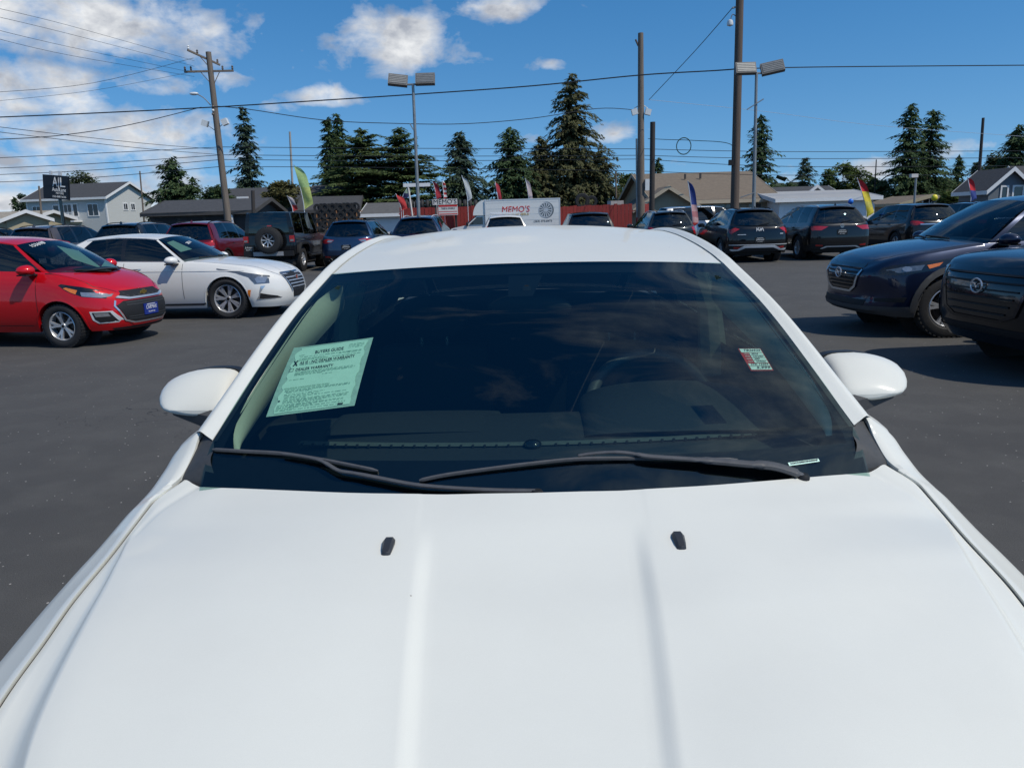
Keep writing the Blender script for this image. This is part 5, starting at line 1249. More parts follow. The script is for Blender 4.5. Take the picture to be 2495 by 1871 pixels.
# steel blue, navy
sp = suv(P_BLUE, L=4.58, W=1.88, H=1.68, plan=(2.5, .18, 2.6, .13), belt=[(0, .82), (.05, .92), (.2, 1.03), (.3, 1.08), (.6, 1.11), (.9, 1.14), (1, 1.07)], cab=dict(rg=(.955, .915, .86, .84)))
c = row_suv('suv', sp, 'steel blue suv with pale centred tail lamps, right of the black off-roader', 762, 26.6, 88)
rear_common(c, [(.40, 1.0), (.62, 1.04), (.93, 1.0), (.90, .93), (.74, .89), (.50, .92)], plate_txt='Johnson', plate_z=.76)
c.pair('reversing_lamp', [(.42, .99), (.62, 1.01), (.66, .94), (.50, .93)], 'R', M_LENS, off=.012); c.trim_line(.275, .84); c.top_trim(.42, .82)
for sg in (1, -1): MB().lathe([(.05, -.02), (.055, .06)], 14, 'x', (-c.L / 2 + .03, sg * .55, .36)).build('exhaust_tip', M_CHROME, c.root, True)
sp = suv(P_NAVY, L=5.0, W=1.98, H=1.76, fo=.92, wb=2.95, tr=.38, belt=[(0, .86), (.05, .96), (.2, 1.06), (.3, 1.10), (.6, 1.13), (.9, 1.16), (1, 1.10)], cab=dict(zr=[(.38, 1.57), (.5, 1.66), (.65, 1.69), (.8, 1.67), (.92, 1.61)]))
c = row_suv('suv', sp, 'navy suv with silver roof bars behind the left shoulder of the white sedan roof', 908, 28.0, 88); rear_common(c, [(.46, 1.02), (.66, 1.05), (.94, 1.05), (.95, .94), (.60, .93)], rails_m=M_SILVER); c.patch('high_brake_light', [(-.2, 1.115), (.2, 1.115), (.2, 1.095), (-.2, 1.095)], 'R', M_REDL)
# ivory with rack, grey
sp = suv(P_IVORY, W=1.84, H=1.72, cab=dict(zr=[(.38, 1.53), (.5, 1.60), (.65, 1.63), (.8, 1.615), (.92, 1.57)]))
c = row_suv('suv', sp, 'ivory suv with red tail edges showing over the white sedan roof beside the box truck', 1093, 28.6, 90); rear_common(c, [(.80, 1.30), (.90, 1.28), (.94, 1.0), (.84, 1.0)], rails_m=M_SILVER)
for a in (.50, .72): 
    p = c.up_side(a); MB().tube([(p.x, -p.y + .04, p.z + .12), (p.x, p.y - .04, p.z + .12)], .02, 6).build('roof_bar', M_SILVER, c.root, True)
for sg in (1, -1):
    pr = [c.up_side(.885), c.lo_side(.95)]; MB().tube([(pr[0].x - .03, sg * (pr[0].y - .015), pr[0].z - .06), (pr[1].x - .03, sg * (pr[1].y - .05), pr[1].z)], .035, 6, flat=.5).build('pillar_lamp', M_REDL, c.root, True)
sp = suv(P_DGREY, L=4.75, W=1.92, H=1.72, cab=dict(yr=[(.38, .62), (.55, .67), (.8, .66), (.92, .64)], zr=[(.38, 1.55), (.5, 1.62), (.65, 1.64), (.8, 1.63), (.92, 1.59)]))
c = row_suv('suv', sp, 'charcoal grey suv rising over the white sedan roof in front of the red fence', 1271, 28.8, 90); rear_common(c, T_WRAP, rail=False)
# gunmetal
sp = suv(P_GUN, L=4.65, W=1.85, H=1.66, plan=(2.5, .18, 2.5, .14), cab=dict(rg=(.95, .91, .87, .85)))
c = row_suv('suv', sp, 'gunmetal suv with a small gold cross badge beside the blue topped feather flag', 1441, 28.2, 91)
rear_common(c, [(.66, 1.05), (.80, 1.12), (.92, 1.10), (.93, .86), (.80, .82)], plate_txt=None, rails_m=M_SILVER)
x = c.cast('R', (0, 1.0))[0].x
MB().prism([(-.10, -.022), (-.075, .022), (-.034, .022), (-.024, .042), (.04, .042), (.032, .022), (.10, .022), (.075, -.022), (.034, -.022), (.024, -.042), (-.04, -.042), (-.032, -.022)], .012, frame((x - .004, 0, 1.0), (0, -1, 0), (0, 0, 1))).build('badge', MATS['gold_badge'], c.root)
# silver pickup-like suv side on behind
sp = suv(P_SILV, L=5.2, W=1.95, H=1.85, fo=.95, wb=3.1, tr=.41, sill=.4, zf=.38, zr=.45, belt=[(0, 1.0), (.05, 1.08), (.2, 1.16), (.3, 1.2), (.6, 1.22), (1, 1.2)], cab=dict(ws=(.26, .30, .39, .40), zr=[(.38, 1.73), (.5, 1.79), (.8, 1.78), (.92, 1.74)], side=[(.315, .415), (.48, .485), (.50, .505), (.68, .67), (.70, .69), (.86, .84)]))
c = Car('suv', sp, 'silver grey suv standing side-on behind the gunmetal and the black suv', (at(1505, 500, 34.5).x + .5, 34.8, 0), 8, 'suv'); c.arches(.06); c.seams((.3, .49, .69)); c.handles((.46, .66)); c.mirrors(.32, 1.27); c.trim_line(.315, .86, M_BLK)
c.pair('headlight', [(c.X(.02), .98), (c.X(.10), 1.02), (c.X(.10), .90), (c.X(.02), .88)], 'S', M_LENS)
# black, with curled letter badge
sp = suv(P_BLACK, L=4.66, W=1.87, H=1.66, tr=.36, belt=[(0, .84), (.05, .93), (.2, 1.03), (.3, 1.08), (.6, 1.11), (.9, 1.14), (1, 1.08)], cab=dict(rg=(.965, .925, .875, .855)))
c = row_suv('suv', sp, 'black suv with silver bumper trim and white angular letters on its tailgate', 1618, 24.6, 90)
rear_common(c, [(.60, 1.02), (.72, 1.06), (.93, .98), (.92, .88), (.80, .90)], plate_z=.68, rails_m=M_BLK)
x = c.cast('R', (0, .99))[0].x - .012
def strokes(segs, sc, ox, oz, nm, m_, th=.016):
    b = MB()
    for (a0, b0, a1, b1) in segs: b.tube([(x, -(ox + a0 * sc), oz + b0 * sc), (x, -(ox + a1 * sc), oz + b1 * sc)], th, 4)
    b.build(nm, m_, c.root)
strokes([(-1.0, -.5, -1.0, .5), (-1.0, -.3, -.35, .5), (-.6, .15, -.2, -.5), (-.2, -.5, .2, .5), (.2, .5, .2, -.5), (.2, -.5, .65, .5), (.65, .5, 1.0, -.5)], .105, 0, .995, 'badge', M_WHT, .014)
c.patch('silver_skid', [(-.86, .40), (-.80, .36), (-.62, .37), (-.42, .45), (.42, .45), (.62, .37), (.80, .36), (.86, .40), (.84, .42), (.66, .41), (.46, .52), (-.46, .52), (-.66, .41), (-.84, .42)], 'R', M_SILVER, off=.022)
c.patch('silver_strip', [(-.88, .555), (.88, .555), (.88, .535), (-.88, .535)], 'R', M_SILVER, off=.016)
c.patch('name_print', [(.42, .86), (.66, .86), (.66, .845), (.42, .845)], 'R', M_SILVER)
c.patch('name_print', [(-.72, .87), (-.62, .87), (-.62, .85), (-.72, .85)], 'R', M_SILVER)
# black, round badge
sp = suv(P_DGREY, L=4.75, W=1.90, H=1.69, tr=.37, plan=(2.6, .17, 3.4, .09), belt=[(0, .86), (.05, .95), (.2, 1.04), (.3, 1.09), (.6, 1.12), (.9, 1.15), (1, 1.10)], cab=dict(zr=[(.38, 1.53), (.5, 1.60), (.65, 1.63), (.8, 1.615), (.92, 1.57)]))
c = row_suv('suv', sp, 'charcoal black suv with a round badge and broad red tail lamps', 1785, 24.8, 90)
rear_common(c, [(.42, 1.02), (.66, 1.04), (.93, 1.04), (.94, .92), (.62, .91)], plate_z=.84, rails_m=M_SILVER)
x = c.cast('R', (0, 1.03))[0].x; b = MB()
b.grid([[(x - .012 - .006 * sin(q), (.052 + .006 * cos(q)) * cos(t), 1.03 + (.052 + .006 * cos(q)) * sin(t)) for q in [2 * pi * k / 6 for k in range(7)]] for t in [2 * pi * i / 24 for i in range(24)]], True)
for (a0, b0, a1, b1) in ((-.03, .04, 0, -.0), (0, 0, .03, .04), (-.045, .015, -.018, -.045), (-.018, -.045, 0, -.005), (0, -.005, .018, -.045), (.018, -.045, .045, .015)): b.tube([(x - .012, a0, 1.03 + b0), (x - .012, a1, 1.03 + b1)], .005, 4)
b.build('badge', M_CHROME, c.root)
c.patch('bumper_trim', [(-.62, .36), (-.46, .435), (.46, .435), (.62, .36), (.56, .355), (.42, .405), (-.42, .405), (-.56, .355)], 'R', M_SILVER, off=.018)
# grey with chrome strip
sp = suv(P_DGREY, L=4.69, W=1.85, H=1.70, plan=(2.6, .17, 2.7, .12), cab=dict(rg=(.96, .92, .875, .855)))
sp['paint'] = P_GUN2 = paint('warm_grey_paint', (.022, .022, .023), .5, .33, .1)
c = row_suv('suv', sp, 'dark grey suv with a chrome strip across the tailgate under a yellow balloon', 1990, 26.2, 91)
rear_common(c, [(.50, 1.02), (.66, 1.08), (.93, 1.10), (.94, .98), (.72, .94)], plate_z=.80, rail=False)
c.line('tail_chrome', [(-.62, .975), (.62, .975)], 'R', .035, M_CHROME, .014); c.line('bumper_trim', [(-.42, .66), (-.34, .60), (.34, .60), (.42, .66)], 'R', .03, M_CHROME, .014)
# midnight blue car further right
sp = suv(P_BLUE, L=4.7, W=1.84, H=1.62); 
c = row_suv('suv', sp, 'blue car mostly hidden behind the navy crossover at the right edge', 2120, 28.5, 90); rear_common(c, T_WRAP)
sp = suv(P_DGREY, L=4.5, W=1.8, H=1.5, cab=dict(zr=[(.38, 1.38), (.5, 1.44), (.65, 1.46), (.8, 1.44), (.92, 1.38)]), belt=[(0, .72), (.05, .80), (.2, .92), (.3, .97), (.6, 1.0), (.9, 1.03), (1, .98)])
c = row_suv('hatchback', sp, 'small dark grey car far behind the dark grey suv near the right edge', 2062, 40, 90, 'car')

# ---- navy crossover, nose to the left
def wing_front(c, zc=.72, w=.46, top=.88, bot=.54, hl=None, chrome=M_CHROME, emb=True, er=.075):
    gr = c.patch('grille', [(-w, top), (w, top), (w * 1.02, top - .08), (w * .80, bot + .06), (w * .55, bot), (-w * .55, bot), (-w * .80, bot + .06), (-w * 1.02, top - .08)], 'F', M_BLKG, off=.006)
    n = 6
    for k in range(n):
        z = lerp(top - .05, bot + .05, k / (n - 1)); ww = w * lerp(.98, .66, k / (n - 1)); c.line('grille_bar', [(-ww, z), (ww, z)], 'F', .016, M_BLK, .018, gr)
    c.line('grille_wing', [(-w * 1.06, top - .06), (-w * .84, bot + .05), (-w * .56, bot - .012), (w * .56, bot - .012), (w * .84, bot + .05), (w * 1.06, top - .06)], 'F', .028, chrome, .020, gr)
    if emb:
        x = c.cast('F', (0, zc))[0].x + .028; b = MB()
        b.grid([[(x + .008 * sin(q), (er + .008 * cos(q)) * cos(t), zc + (er * .8 + .008 * cos(q)) * sin(t)) for q in [2 * pi * k / 6 for k in range(7)]] for t in [2 * pi * i / 28 for i in range(28)]], True)
        b.tube(smooth_path([(x, -er * .95, zc + er * .25), (x, -er * .35, zc + er * .2), (x, 0, zc - er * .25), (x, er * .35, zc + er * .2), (x, er * .95, zc + er * .25)], 4), .007, 5)
        b.build('badge', M_CHROME, c.root, True)
sp = suv(P_MIDN, L=4.55, W=1.84, H=1.67, fo=.93, wb=2.70, tr=.362, rim=.245, spokes=5, wstyle='twin', glass=(M_GLT, M_GLD), steer=R(-6), sill=.25, zf=.27, plan=(2.9, .17, 2.8, .12), belt=[(0, .80), (.03, .88), (.08, .945), (.2, 1.03), (.3, 1.08), (.6, 1.11), (.9, 1.14), (1, 1.08)], crown=[(0, 0), (.05, .05), (.2, .07), (.35, .05), (1, 0)],
         ins=[(0, .11, .07, .09), (.05, .085, .03, .06), (.18, .04, .0, .03), (.38, .010, .012, .012), (.55, 0, .035, 0), (.68, .008, .03, .005), (.8, .018, .01, .015), (.9, .03, .02, .03), (1, .06, .10, .08)], cab=dict(ws=(.235, .295, .42, .435), zr=[(.40, 1.50), (.5, 1.565), (.65, 1.59), (.8, 1.575), (.92, 1.53)], side=[(.315, .45), (.50, .505), (.52, .525), (.69, .68), (.71, .70), (.86, .82)]))
NAVY_LOC, NAVY_H = (6.46, 9.82, 0), 181
c = Car('crossover', sp, 'navy crossover with amber headlamp corner, its nose pointing left on the right side', NAVY_LOC, NAVY_H, 'crossover')
c.arches(.07, M_TRIM, .012); c.cladding(.82, M_TRIM); c.mirrors(.33, 1.12); c.seams((.31, .52, .70)); c.wiper(False); wing_front(c, .74, .44, .86, .54)
c.hood_lines([(c.X(.03), .42), (c.X(.07), .62), (c.X(.16), .74), (c.X(.29), .79)])
for v, sg in (('S+', 1), ('S-', -1)):
    h = c.patch('headlight', [(c.X(.025), .80), (c.X(.06), .855), (c.X(.12), .895), (c.X(.205), .925), (c.X(.19), .86), (c.X(.14), .79), (c.X(.08), .745), (c.X(.025), .75)], v, M_BLKG, off=.004)
    c.patch('lamp_lens', [(c.X(.045), .80), (c.X(.08), .84), (c.X(.13), .86), (c.X(.12), .80), (c.X(.07), .77)], v, mat('smoked_lens', (.16, .17, .18), .1), off=.008, parent=h)
    c.patch('projector', [(c.X(.088) + .05 * cos(q * pi / 5), .815 + .03 * sin(q * pi / 5)) for q in range(10)], v, M_LENS, off=.012, parent=h)
    c.patch('turn_lamp', [(c.X(.135), .855), (c.X(.175), .885), (c.X(.165), .845), (c.X(.14), .815)], v, M_AMB, off=.009, parent=h)
    c.patch('fog_lamp', [(c.X(.03), .47), (c.X(.09), .49), (c.X(.085), .43), (c.X(.03), .43)], v, M_BLK, off=.006)
c.patch('lower_intake', [(-.55, .44), (.55, .44), (.50, .33), (-.50, .33)], 'F', M_BLK)
c.patch('windscreen_strip', [(c.X(.255), -.45), (c.X(.262), -.2), (c.X(.27), -.2), (c.X(.263), -.45)], 'T', M_WHT)
# ---- black large crossover cut by the right edge
sp = suv(P_BLACK, L=5.05, W=1.98, H=1.74, fo=.95, wb=3.0, tr=.39, rim=.27, glass=(M_GLT, M_GLD), sill=.26, zf=.27, plan=(3.0, .14, 3.0, .1), belt=[(0, .93), (.03, 1.0), (.08, 1.04), (.2, 1.09), (.3, 1.12), (.6, 1.14), (.9, 1.16), (1, 1.1)], crown=[(0, 0), (.04, .05), (.2, .06), (.35, .05), (1, 0)],
         ins=[(0, .11, .09, .09), (.05, .085, .05, .06), (.18, .04, .015, .03), (.38, .010, .0, .012), (.55, 0, 0, 0), (.8, .018, .03, .015), (1, .06, .14, .08)], cab=dict(ws=(.27, .32, .42, .43), zr=[(.40, 1.58), (.5, 1.65), (.65, 1.67), (.8, 1.655), (.92, 1.60)], side=[(.335, .445), (.50, .505), (.52, .525), (.69, .68), (.71, .70), (.86, .82)]))
c = Car('crossover', sp, 'black large crossover with a chrome winged badge, cut by the right edge', (6.78, 7.13, 0), 183, 'crossover')
c.arches(.06, M_BLKG, .012); c.cladding(.84, M_BLKG); c.mirrors(.35, 1.17); c.seams((.33, .52, .70)); wing_front(c, .80, .58, .96, .52, er=.078, chrome=mat('dark_chrome', (.06, .06, .065), .2, .9, var=.1, vscale=20))
c.hood_lines([(c.X(.015), .60), (c.X(.05), .80), (c.X(.16), .84), (c.X(.31), .86)])
for sg in (1, -1):
    h = c.patch('headlight', [(sg * .64, .95), (sg * .90, .96), (sg * .93, .90), (sg * .64, .88)], 'F', M_BLKG, off=.008); c.patch('lamp_lens', [(sg * .64, .945), (sg * .90, .95), (sg * .90, .935), (sg * .64, .93)], 'F', M_LENS, off=.014, parent=h)
    c.patch('side_vent', [(sg * .70, .62), (sg * .86, .66), (sg * .84, .46), (sg * .74, .44)], 'F', M_BLK, off=.008)
c.patch('lower_intake', [(-.6, .44), (.6, .44), (.55, .34), (-.55, .34)], 'F', M_BLK)
# ------------------------------------------------------------------ behind the lot
K = 1 / 1.128   # source pixels to the 2212 wide frame
def sat(x, y, Y): return at(x * K, y * K, Y)
# ---- foliage
M_FIR = [mat('fir_needles', (.080, .125, .056), .85, var=.5, vscale=.9), mat('fir_needles_blue', (.072, .110, .075), .85, var=.5, vscale=.9), mat('cedar_green', (.115, .16, .062), .85, var=.45, vscale=.7),
         mat('broadleaf', (.11, .155, .05), .8, var=.5, vscale=.8), mat('dry_leaf', (.15, .145, .062), .85, var=.4, vscale=.8), mat('pale_leaf', (.10, .125, .06), .85, var=.4, vscale=.8), mat('cedar_brown', (.125, .130, .064), .85, var=.5, vscale=.7)]
for m_ in M_FIR:      # thin needles and leaves let some light through
    nt = m_.node_tree; bs = nt.nodes['Principled BSDF']; tl = nt.nodes.new('ShaderNodeBsdfTranslucent'); mx = nt.nodes.new('ShaderNodeMixShader'); mx.inputs[0].default_value = .4
    src = bs.inputs['Base Color'].links[0].from_socket; nt.links.new(src, tl.inputs['Color']); nt.links.new(bs.outputs[0], mx.inputs[1]); nt.links.new(tl.outputs[0], mx.inputs[2]); nt.links.new(mx.outputs[0], nt.nodes['Material Output'].inputs['Surface']); bs.inputs['Specular IOR Level'].default_value = .2
M_BARK = mat('bark', (.085, .065, .05), .9, var=.4, vscale=6, bump=.4, bscale=20)
def leaf(b, p, d, s, rnd, flat=.6):
    """one small spray: a bent pair of triangles along d"""
    d = d.normalized(); sd = d.cross(Vector((rnd.uniform(-.4, .4), rnd.uniform(-.4, .4), 1))); sd = sd.normalized() if sd.length > 1e-4 else Vector((1, 0, 0))
    w = s * rnd.uniform(.28, .5) * flat * 1.4; l = s * rnd.uniform(.8, 1.4); dn = Vector((0, 0, -s * rnd.uniform(.05, .4)))
    n = len(b.v); b.v += [tuple(p), tuple(p + d * l * .45 + sd * w + dn * .3), tuple(p + d * l + dn), tuple(p + d * l * .45 - sd * w + dn * .3)]; b.f += [(n, n + 1, n + 2), (n, n + 2, n + 3)]
def conifer(label, px, top, base, hw, Y, m, seed, droop=.35, dens=1.0, shape=1.0, ragged=.25, skirt=.06, group='conifers behind the lot', flatpads=False, name='conifer'):
    rnd = random.Random(seed); B = at(px, base, Y); T = at(px, top, Y); H = T.z; x0 = B.x; rad = hw * 1.42 / FPX * Y; shape = shape * .8
    root = empty(name, (x0, Y, 0), rnd.uniform(0, 6), label, 'tree', group)
    MB().tube([(0, 0, 0), (.0, .03, H * .4), (.05, 0, H * .75), (0, 0, H * .985)], [H * .022, H * .016, H * .008, .015], 7).build('trunk', M_BARK, root, True)
    limbs = MB()
    b = MB(); z = H * skirt; n = 0
    while z < H * .985:
        t = (z / H - skirt) / (1 - skirt); r = rad * ((1 - t) ** shape) * (1 if t > .08 else .75 + 3 * t) * rnd.uniform(1 - ragged, 1 + ragged * .5) + .12; r = min(r, rad * 1.9 * (1 - t) + .12)
        k = max(4, int((5 + r * 1.7) * dens)); a0 = rnd.uniform(0, 6.3)
        for q in range(k):
            a = a0 + 2 * pi * q / k + rnd.uniform(-.3, .3); ln = r * (rnd.uniform(.55, 1.0) if rnd.random() < .75 else rnd.uniform(1.0, 1.28))
            dirv = Vector((cos(a), sin(a), rnd.uniform(.25, .6) if t > .75 else (rnd.uniform(.10, .30) if flatpads else rnd.uniform(-.05, .2))))
            m_ = max(5, int(ln / (.105 if not flatpads else .085) * dens)); zz = z + rnd.uniform(-.3, .3) * (1 if not flatpads else .5)
            for i in range(m_):
                f = (i + rnd.uniform(.2, .9)) / m_; side = (1 - abs(2 * f - .9)) * ln * .28
                p = Vector((0, 0, zz)) + dirv * (ln * f) + Vector((0, 0, -droop * ln * f * f)) + Vector((-sin(a), cos(a), 0)) * rnd.uniform(-side, side)
                sz = lerp(.40, .26, f) * (1 if H > 6 else .75)
                for e in range(2):
                    aa = a + rnd.uniform(-.9, .9); dv = Vector((cos(aa), sin(aa), rnd.uniform(-.25, .12) if flatpads else rnd.uniform(-.75, .1)))
                    leaf(b, p + Vector((rnd.uniform(-.1, .1), rnd.uniform(-.1, .1), rnd.uniform(-.08, .05 if flatpads else .1))), dv, sz * 1.25, rnd, .42)
            if ln > .8 and q % 2 == 0:
                n0 = len(limbs.v); limbs.tube([(0, 0, zz - .05), tuple(Vector((0, 0, zz)) + dirv * (ln * .5) + Vector((0, 0, -droop * ln * .25 - .03))), tuple(Vector((0, 0, zz)) + dirv * (ln * .9) + Vector((0, 0, -droop * ln * .81 - .03)))], [.05, .03, .012], 4, cap=False)
        z += (max(.24, H * .027) if not flatpads else H * .058) * rnd.uniform(.7, 1.3)
    tag(limbs.build('limbs', M_BARK, root), kind='stuff')
    for i in range(10): leaf(b, Vector((0, 0, H * (.93 + .006 * i))), Vector((rnd.uniform(-1, 1), rnd.uniform(-1, 1), .9)), .35, rnd)
    b.mesh  # crown
    me = bpy.data.meshes.new('crown'); me.from_pydata(b.v, [], b.f); link('crown', me, root, m)
    return root
def broadleaf(label, px, top, base, hw, Y, m, seed, group='broadleaved trees and bushes behind the lot', name='broadleaf_tree', trunk=.3, n=34, cat='tree'):
    rnd = random.Random(seed); T = at(px, top, Y); H = T.z; rad = hw * 1.128 / FPX * Y; zb = max(0, at(px, base, Y).z); x0 = at(px, base, Y).x
    root = empty(name, (x0, Y, 0), 0, label, cat, group); th = lerp(zb, H, .35)
    b = MB(); b.tube([(0, 0, 0), (.05, 0, th * .5), (0, .05, th)], [H * .03, H * .022, H * .014], 7); lobes = []
    for i in range(n):
        a = rnd.uniform(0, 6.28); u_ = rnd.uniform(-.9, 1); rr = sqrt(max(0, 1 - u_ * u_)) * rnd.uniform(.35, .92); zc = lerp(zb, H, .52) + u_ * (H - zb) * .40
        lobes.append((Vector((cos(a) * rad * rr, sin(a) * rad * rr, zc)), rnd.uniform(.20, .36) * min(rad, (H - zb) * .6)))
        if i % 4 == 0: b.tube([(0, 0, th * .85), tuple(lobes[-1][0] * .5 + Vector((0, 0, th * .5))), tuple(lobes[-1][0])], [H * .010, H * .007, .01], 5)
    b.build('trunk', M_BARK, root, True)
    b = MB()
    for c_, r in lobes:
        for k in range(130):
            v = Vector((rnd.gauss(0, 1), rnd.gauss(0, 1), rnd.gauss(0, 1))).normalized(); p = c_ + v * r * rnd.uniform(.55, 1.15)
            leaf(b, p, Vector((v.x + rnd.uniform(-.8, .8), v.y + rnd.uniform(-.8, .8), rnd.uniform(-.6, .6))), rnd.uniform(.16, .30) * min(1, .5 + rad * .2), rnd, 1.0)
    me = bpy.data.meshes.new('crown'); me.from_pydata(b.v, [], b.f); link('crown', me, root, m)
    return root
conifer('tall narrow spruce standing alone right of the left utility pole', 546, 233, 470, 40, 72, M_FIR[1], 2, droop=.3, shape=.75, ragged=.35)
conifer('broad dark evergreen left of the leaning utility pole', 384, 343, 470, 58, 66, M_FIR[0], 3, droop=.2, shape=.55, ragged=.3, dens=1.15)
conifer('short dark evergreen in front of the broad one beside the leaning pole', 424, 385, 470, 40, 64, M_FIR[0], 33, droop=.25, shape=.6, ragged=.3)
conifer('slim dense conifer at the left end of the cedar group, left of a pair', 722, 252, 470, 27, 70, M_FIR[0], 4, droop=.55, shape=.6, dens=1.2)
conifer('slim dense conifer at the left end of the cedar group, right of a pair', 744, 246, 470, 27, 71, M_FIR[0], 5, droop=.55, shape=.6, dens=1.2)
conifer('green cedar with arching boughs, left of the left light pole', 792, 276, 462, 100, 66, M_FIR[2], 6, droop=.2, shape=.42, ragged=.35, flatpads=True, dens=1.5)
conifer('green cedar with level tiered boughs behind the left light pole', 872, 277, 462, 98, 65, M_FIR[2], 7, droop=.14, shape=.38, ragged=.4, flatpads=True, dens=1.5)
conifer('dark fir above the red dealer sign board', 1000, 285, 465, 66, 68, M_FIR[1], 8, droop=.3, shape=.7, ragged=.4)
conifer('dark fir with a long low left bough, left of the tallest fir', 1108, 275, 465, 78, 70, M_FIR[0], 9, droop=.3, shape=.75, ragged=.45)
conifer('brownish fir between the dark fir and the tallest fir', 1172, 298, 465, 68, 71, M_FIR[6], 10, droop=.45, shape=.5, ragged=.35)
conifer('tallest fir of the skyline with a pointed ragged top', 1238, 159, 465, 88, 72, M_FIR[6], 11, droop=.42, shape=.72, ragged=.35, dens=1.15)
conifer('low brownish fir at the right foot of the tallest fir', 1296, 330, 465, 62, 71, M_FIR[6], 12, droop=.45, shape=.6, ragged=.35)
conifer('small far conifer right of the short pole', 1421, 342, 440, 17, 95, M_FIR[0], 13, shape=.7)
conifer('dark conifer behind the tan roofed building by the right light pole', 1637, 250, 450, 43, 80, M_FIR[0], 14, droop=.3, shape=.55, ragged=.35)
conifer('grey green conifer above the white low building', 1735, 343, 450, 36, 90, M_FIR[1], 15, droop=.35, shape=.65, ragged=.4)
conifer('left one of the twin tall firs on the right', 1952, 224, 460, 54, 78, M_FIR[0], 16, droop=.3, shape=.8, ragged=.35)
conifer('right one of the twin tall firs on the right', 1999, 235, 460, 56, 79, M_FIR[0], 17, droop=.3, shape=.8, ragged=.35)
conifer('small pointed conifer right of the twin firs', 2063, 338, 450, 22, 100, M_FIR[0], 18, shape=.7)
conifer('second small pointed conifer near the dark pole', 2101, 350, 450, 26, 98, M_FIR[1], 19, shape=.7)
conifer('big dark conifer behind the grey house at the right edge', 2182, 274, 450, 52, 70, M_FIR[0], 20, droop=.3, shape=.6, ragged=.35, dens=1.1)
conifer('tiny far conifer at the left edge beside the grey house', 42, 426, 500, 12, 120, M_FIR[0], 21, shape=.7)
broadleaf('pale green tree top showing over the grey house roof', 183, 374, 440, 36, 120, M_FIR[5], 31)
broadleaf('olive bush growing beside the green feather flag', 612, 396, 450, 38, 58, M_FIR[4], 32, name='bush', cat='bush')
broadleaf('low dark bush right of the leaning utility pole', 476, 405, 450, 36, 62, M_FIR[0], 34, name='bush', cat='bush')
broadleaf('round broadleaved tree behind the red and yellow feather flag', 1822, 357, 425, 50, 85, M_FIR[3], 35)
broadleaf('dark low tree between the round tree and the twin firs', 1893, 388, 440, 38, 82, M_FIR[0], 36)
broadleaf('brown green bush under the twin firs above the yellow balloon', 2085, 395, 445, 42, 58, M_FIR[4], 37, name='bush', cat='bush')
broadleaf('bright green bush behind the yellow balloon', 2045, 415, 450, 22, 52, M_FIR[3], 38, name='bush', cat='bush')
broadleaf('light green tree beside the dark leaning pole', 2140, 330, 430, 34, 75, M_FIR[5], 39)
broadleaf('dark tree mass behind the short pole at the end of the red fence', 1355, 372, 460, 34, 78, M_FIR[3], 40)
broadleaf('far dark tree right of the tan roofed building', 1700, 398, 440, 30, 110, M_FIR[0], 41)
broadleaf('grey green conical tree at the left corner of the grey house', 60, 415, 500, 18, 95, M_FIR[1], 42)
broadleaf('dark tree at the right edge behind the bush', 2030, 385, 440, 40, 88, M_FIR[0], 44)
# the far wood that closes the horizon
def far_wood():
    rnd = random.Random(9); b = MB()
    for k in range(5200):
        a = rnd.uniform(-.80, .80); Y = rnd.uniform(135, 175); h = 4.2 + 2.6 * sin(a * 31) * sin(a * 13 + 1) + 1.2 * sin(a * 77); z = rnd.uniform(0, max(2.0, h)) ** 1.0
        p = Vector((math.tan(a) * Y, Y, z)); leaf(b, p, Vector((rnd.uniform(-1, 1), rnd.uniform(-.3, .3), rnd.uniform(-.6, .8))), rnd.uniform(1.2, 2.6), rnd, 1.2)
    me = bpy.data.meshes.new('far_wood'); me.from_pydata(b.v, [], b.f); o = link('far_wood', me, None, mat('far_leaf', (.045, .062, .038), .9, var=.4, vscale=.2)); tag(o, 'dark far-off wood along the horizon', 'wood', kind='stuff')
far_wood()

# ---- houses
M_SHING = mat('dark_shingle', (.055, .056, .06), .9, var=.3, vscale=5, bump=.3, bscale=20, stretch=(1, 1, 6)); M_TANR = mat('tan_shingle', (.17, .135, .10), .9, var=.2, vscale=4, bump=.25, bscale=14, stretch=(1, 1, 5))
M_SIDING = mat('grey_siding', (.52, .53, .51), .8, var=.06, vscale=3, stretch=(.2, .2, 14)); M_WTRIM = mat('white_trim', (.75, .75, .74), .6, var=.05, vscale=6)
M_DWALL = mat('dark_wall', (.06, .058, .056), .85, var=.2, vscale=2); M_TWALL = mat('tan_wall', (.32, .28, .20), .85, var=.08, vscale=2, stretch=(8, 8, .3)); M_WWALL = mat('white_wall', (.80, .80, .78), .7, var=.06, vscale=2)
M_PANE = mat('house_pane', (.02, .024, .03), .06, 0, coat=.5, var=.15, vscale=1); M_BGREY = mat('blue_grey_wall', (.14, .16, .18), .8, var=.08, vscale=3, stretch=(.2, .2, 12)); M_METR = mat('pale_metal_roof', (.42, .41, .39), .55, .2, var=.12, vscale=1.2, stretch=(1, 6, 1))
M_BEIGER = mat('beige_shingle', (.30, .27, .22), .9, var=.2, vscale=4); M_BEIGEW = mat('beige_wall', (.42, .36, .24), .85, var=.08, vscale=3)
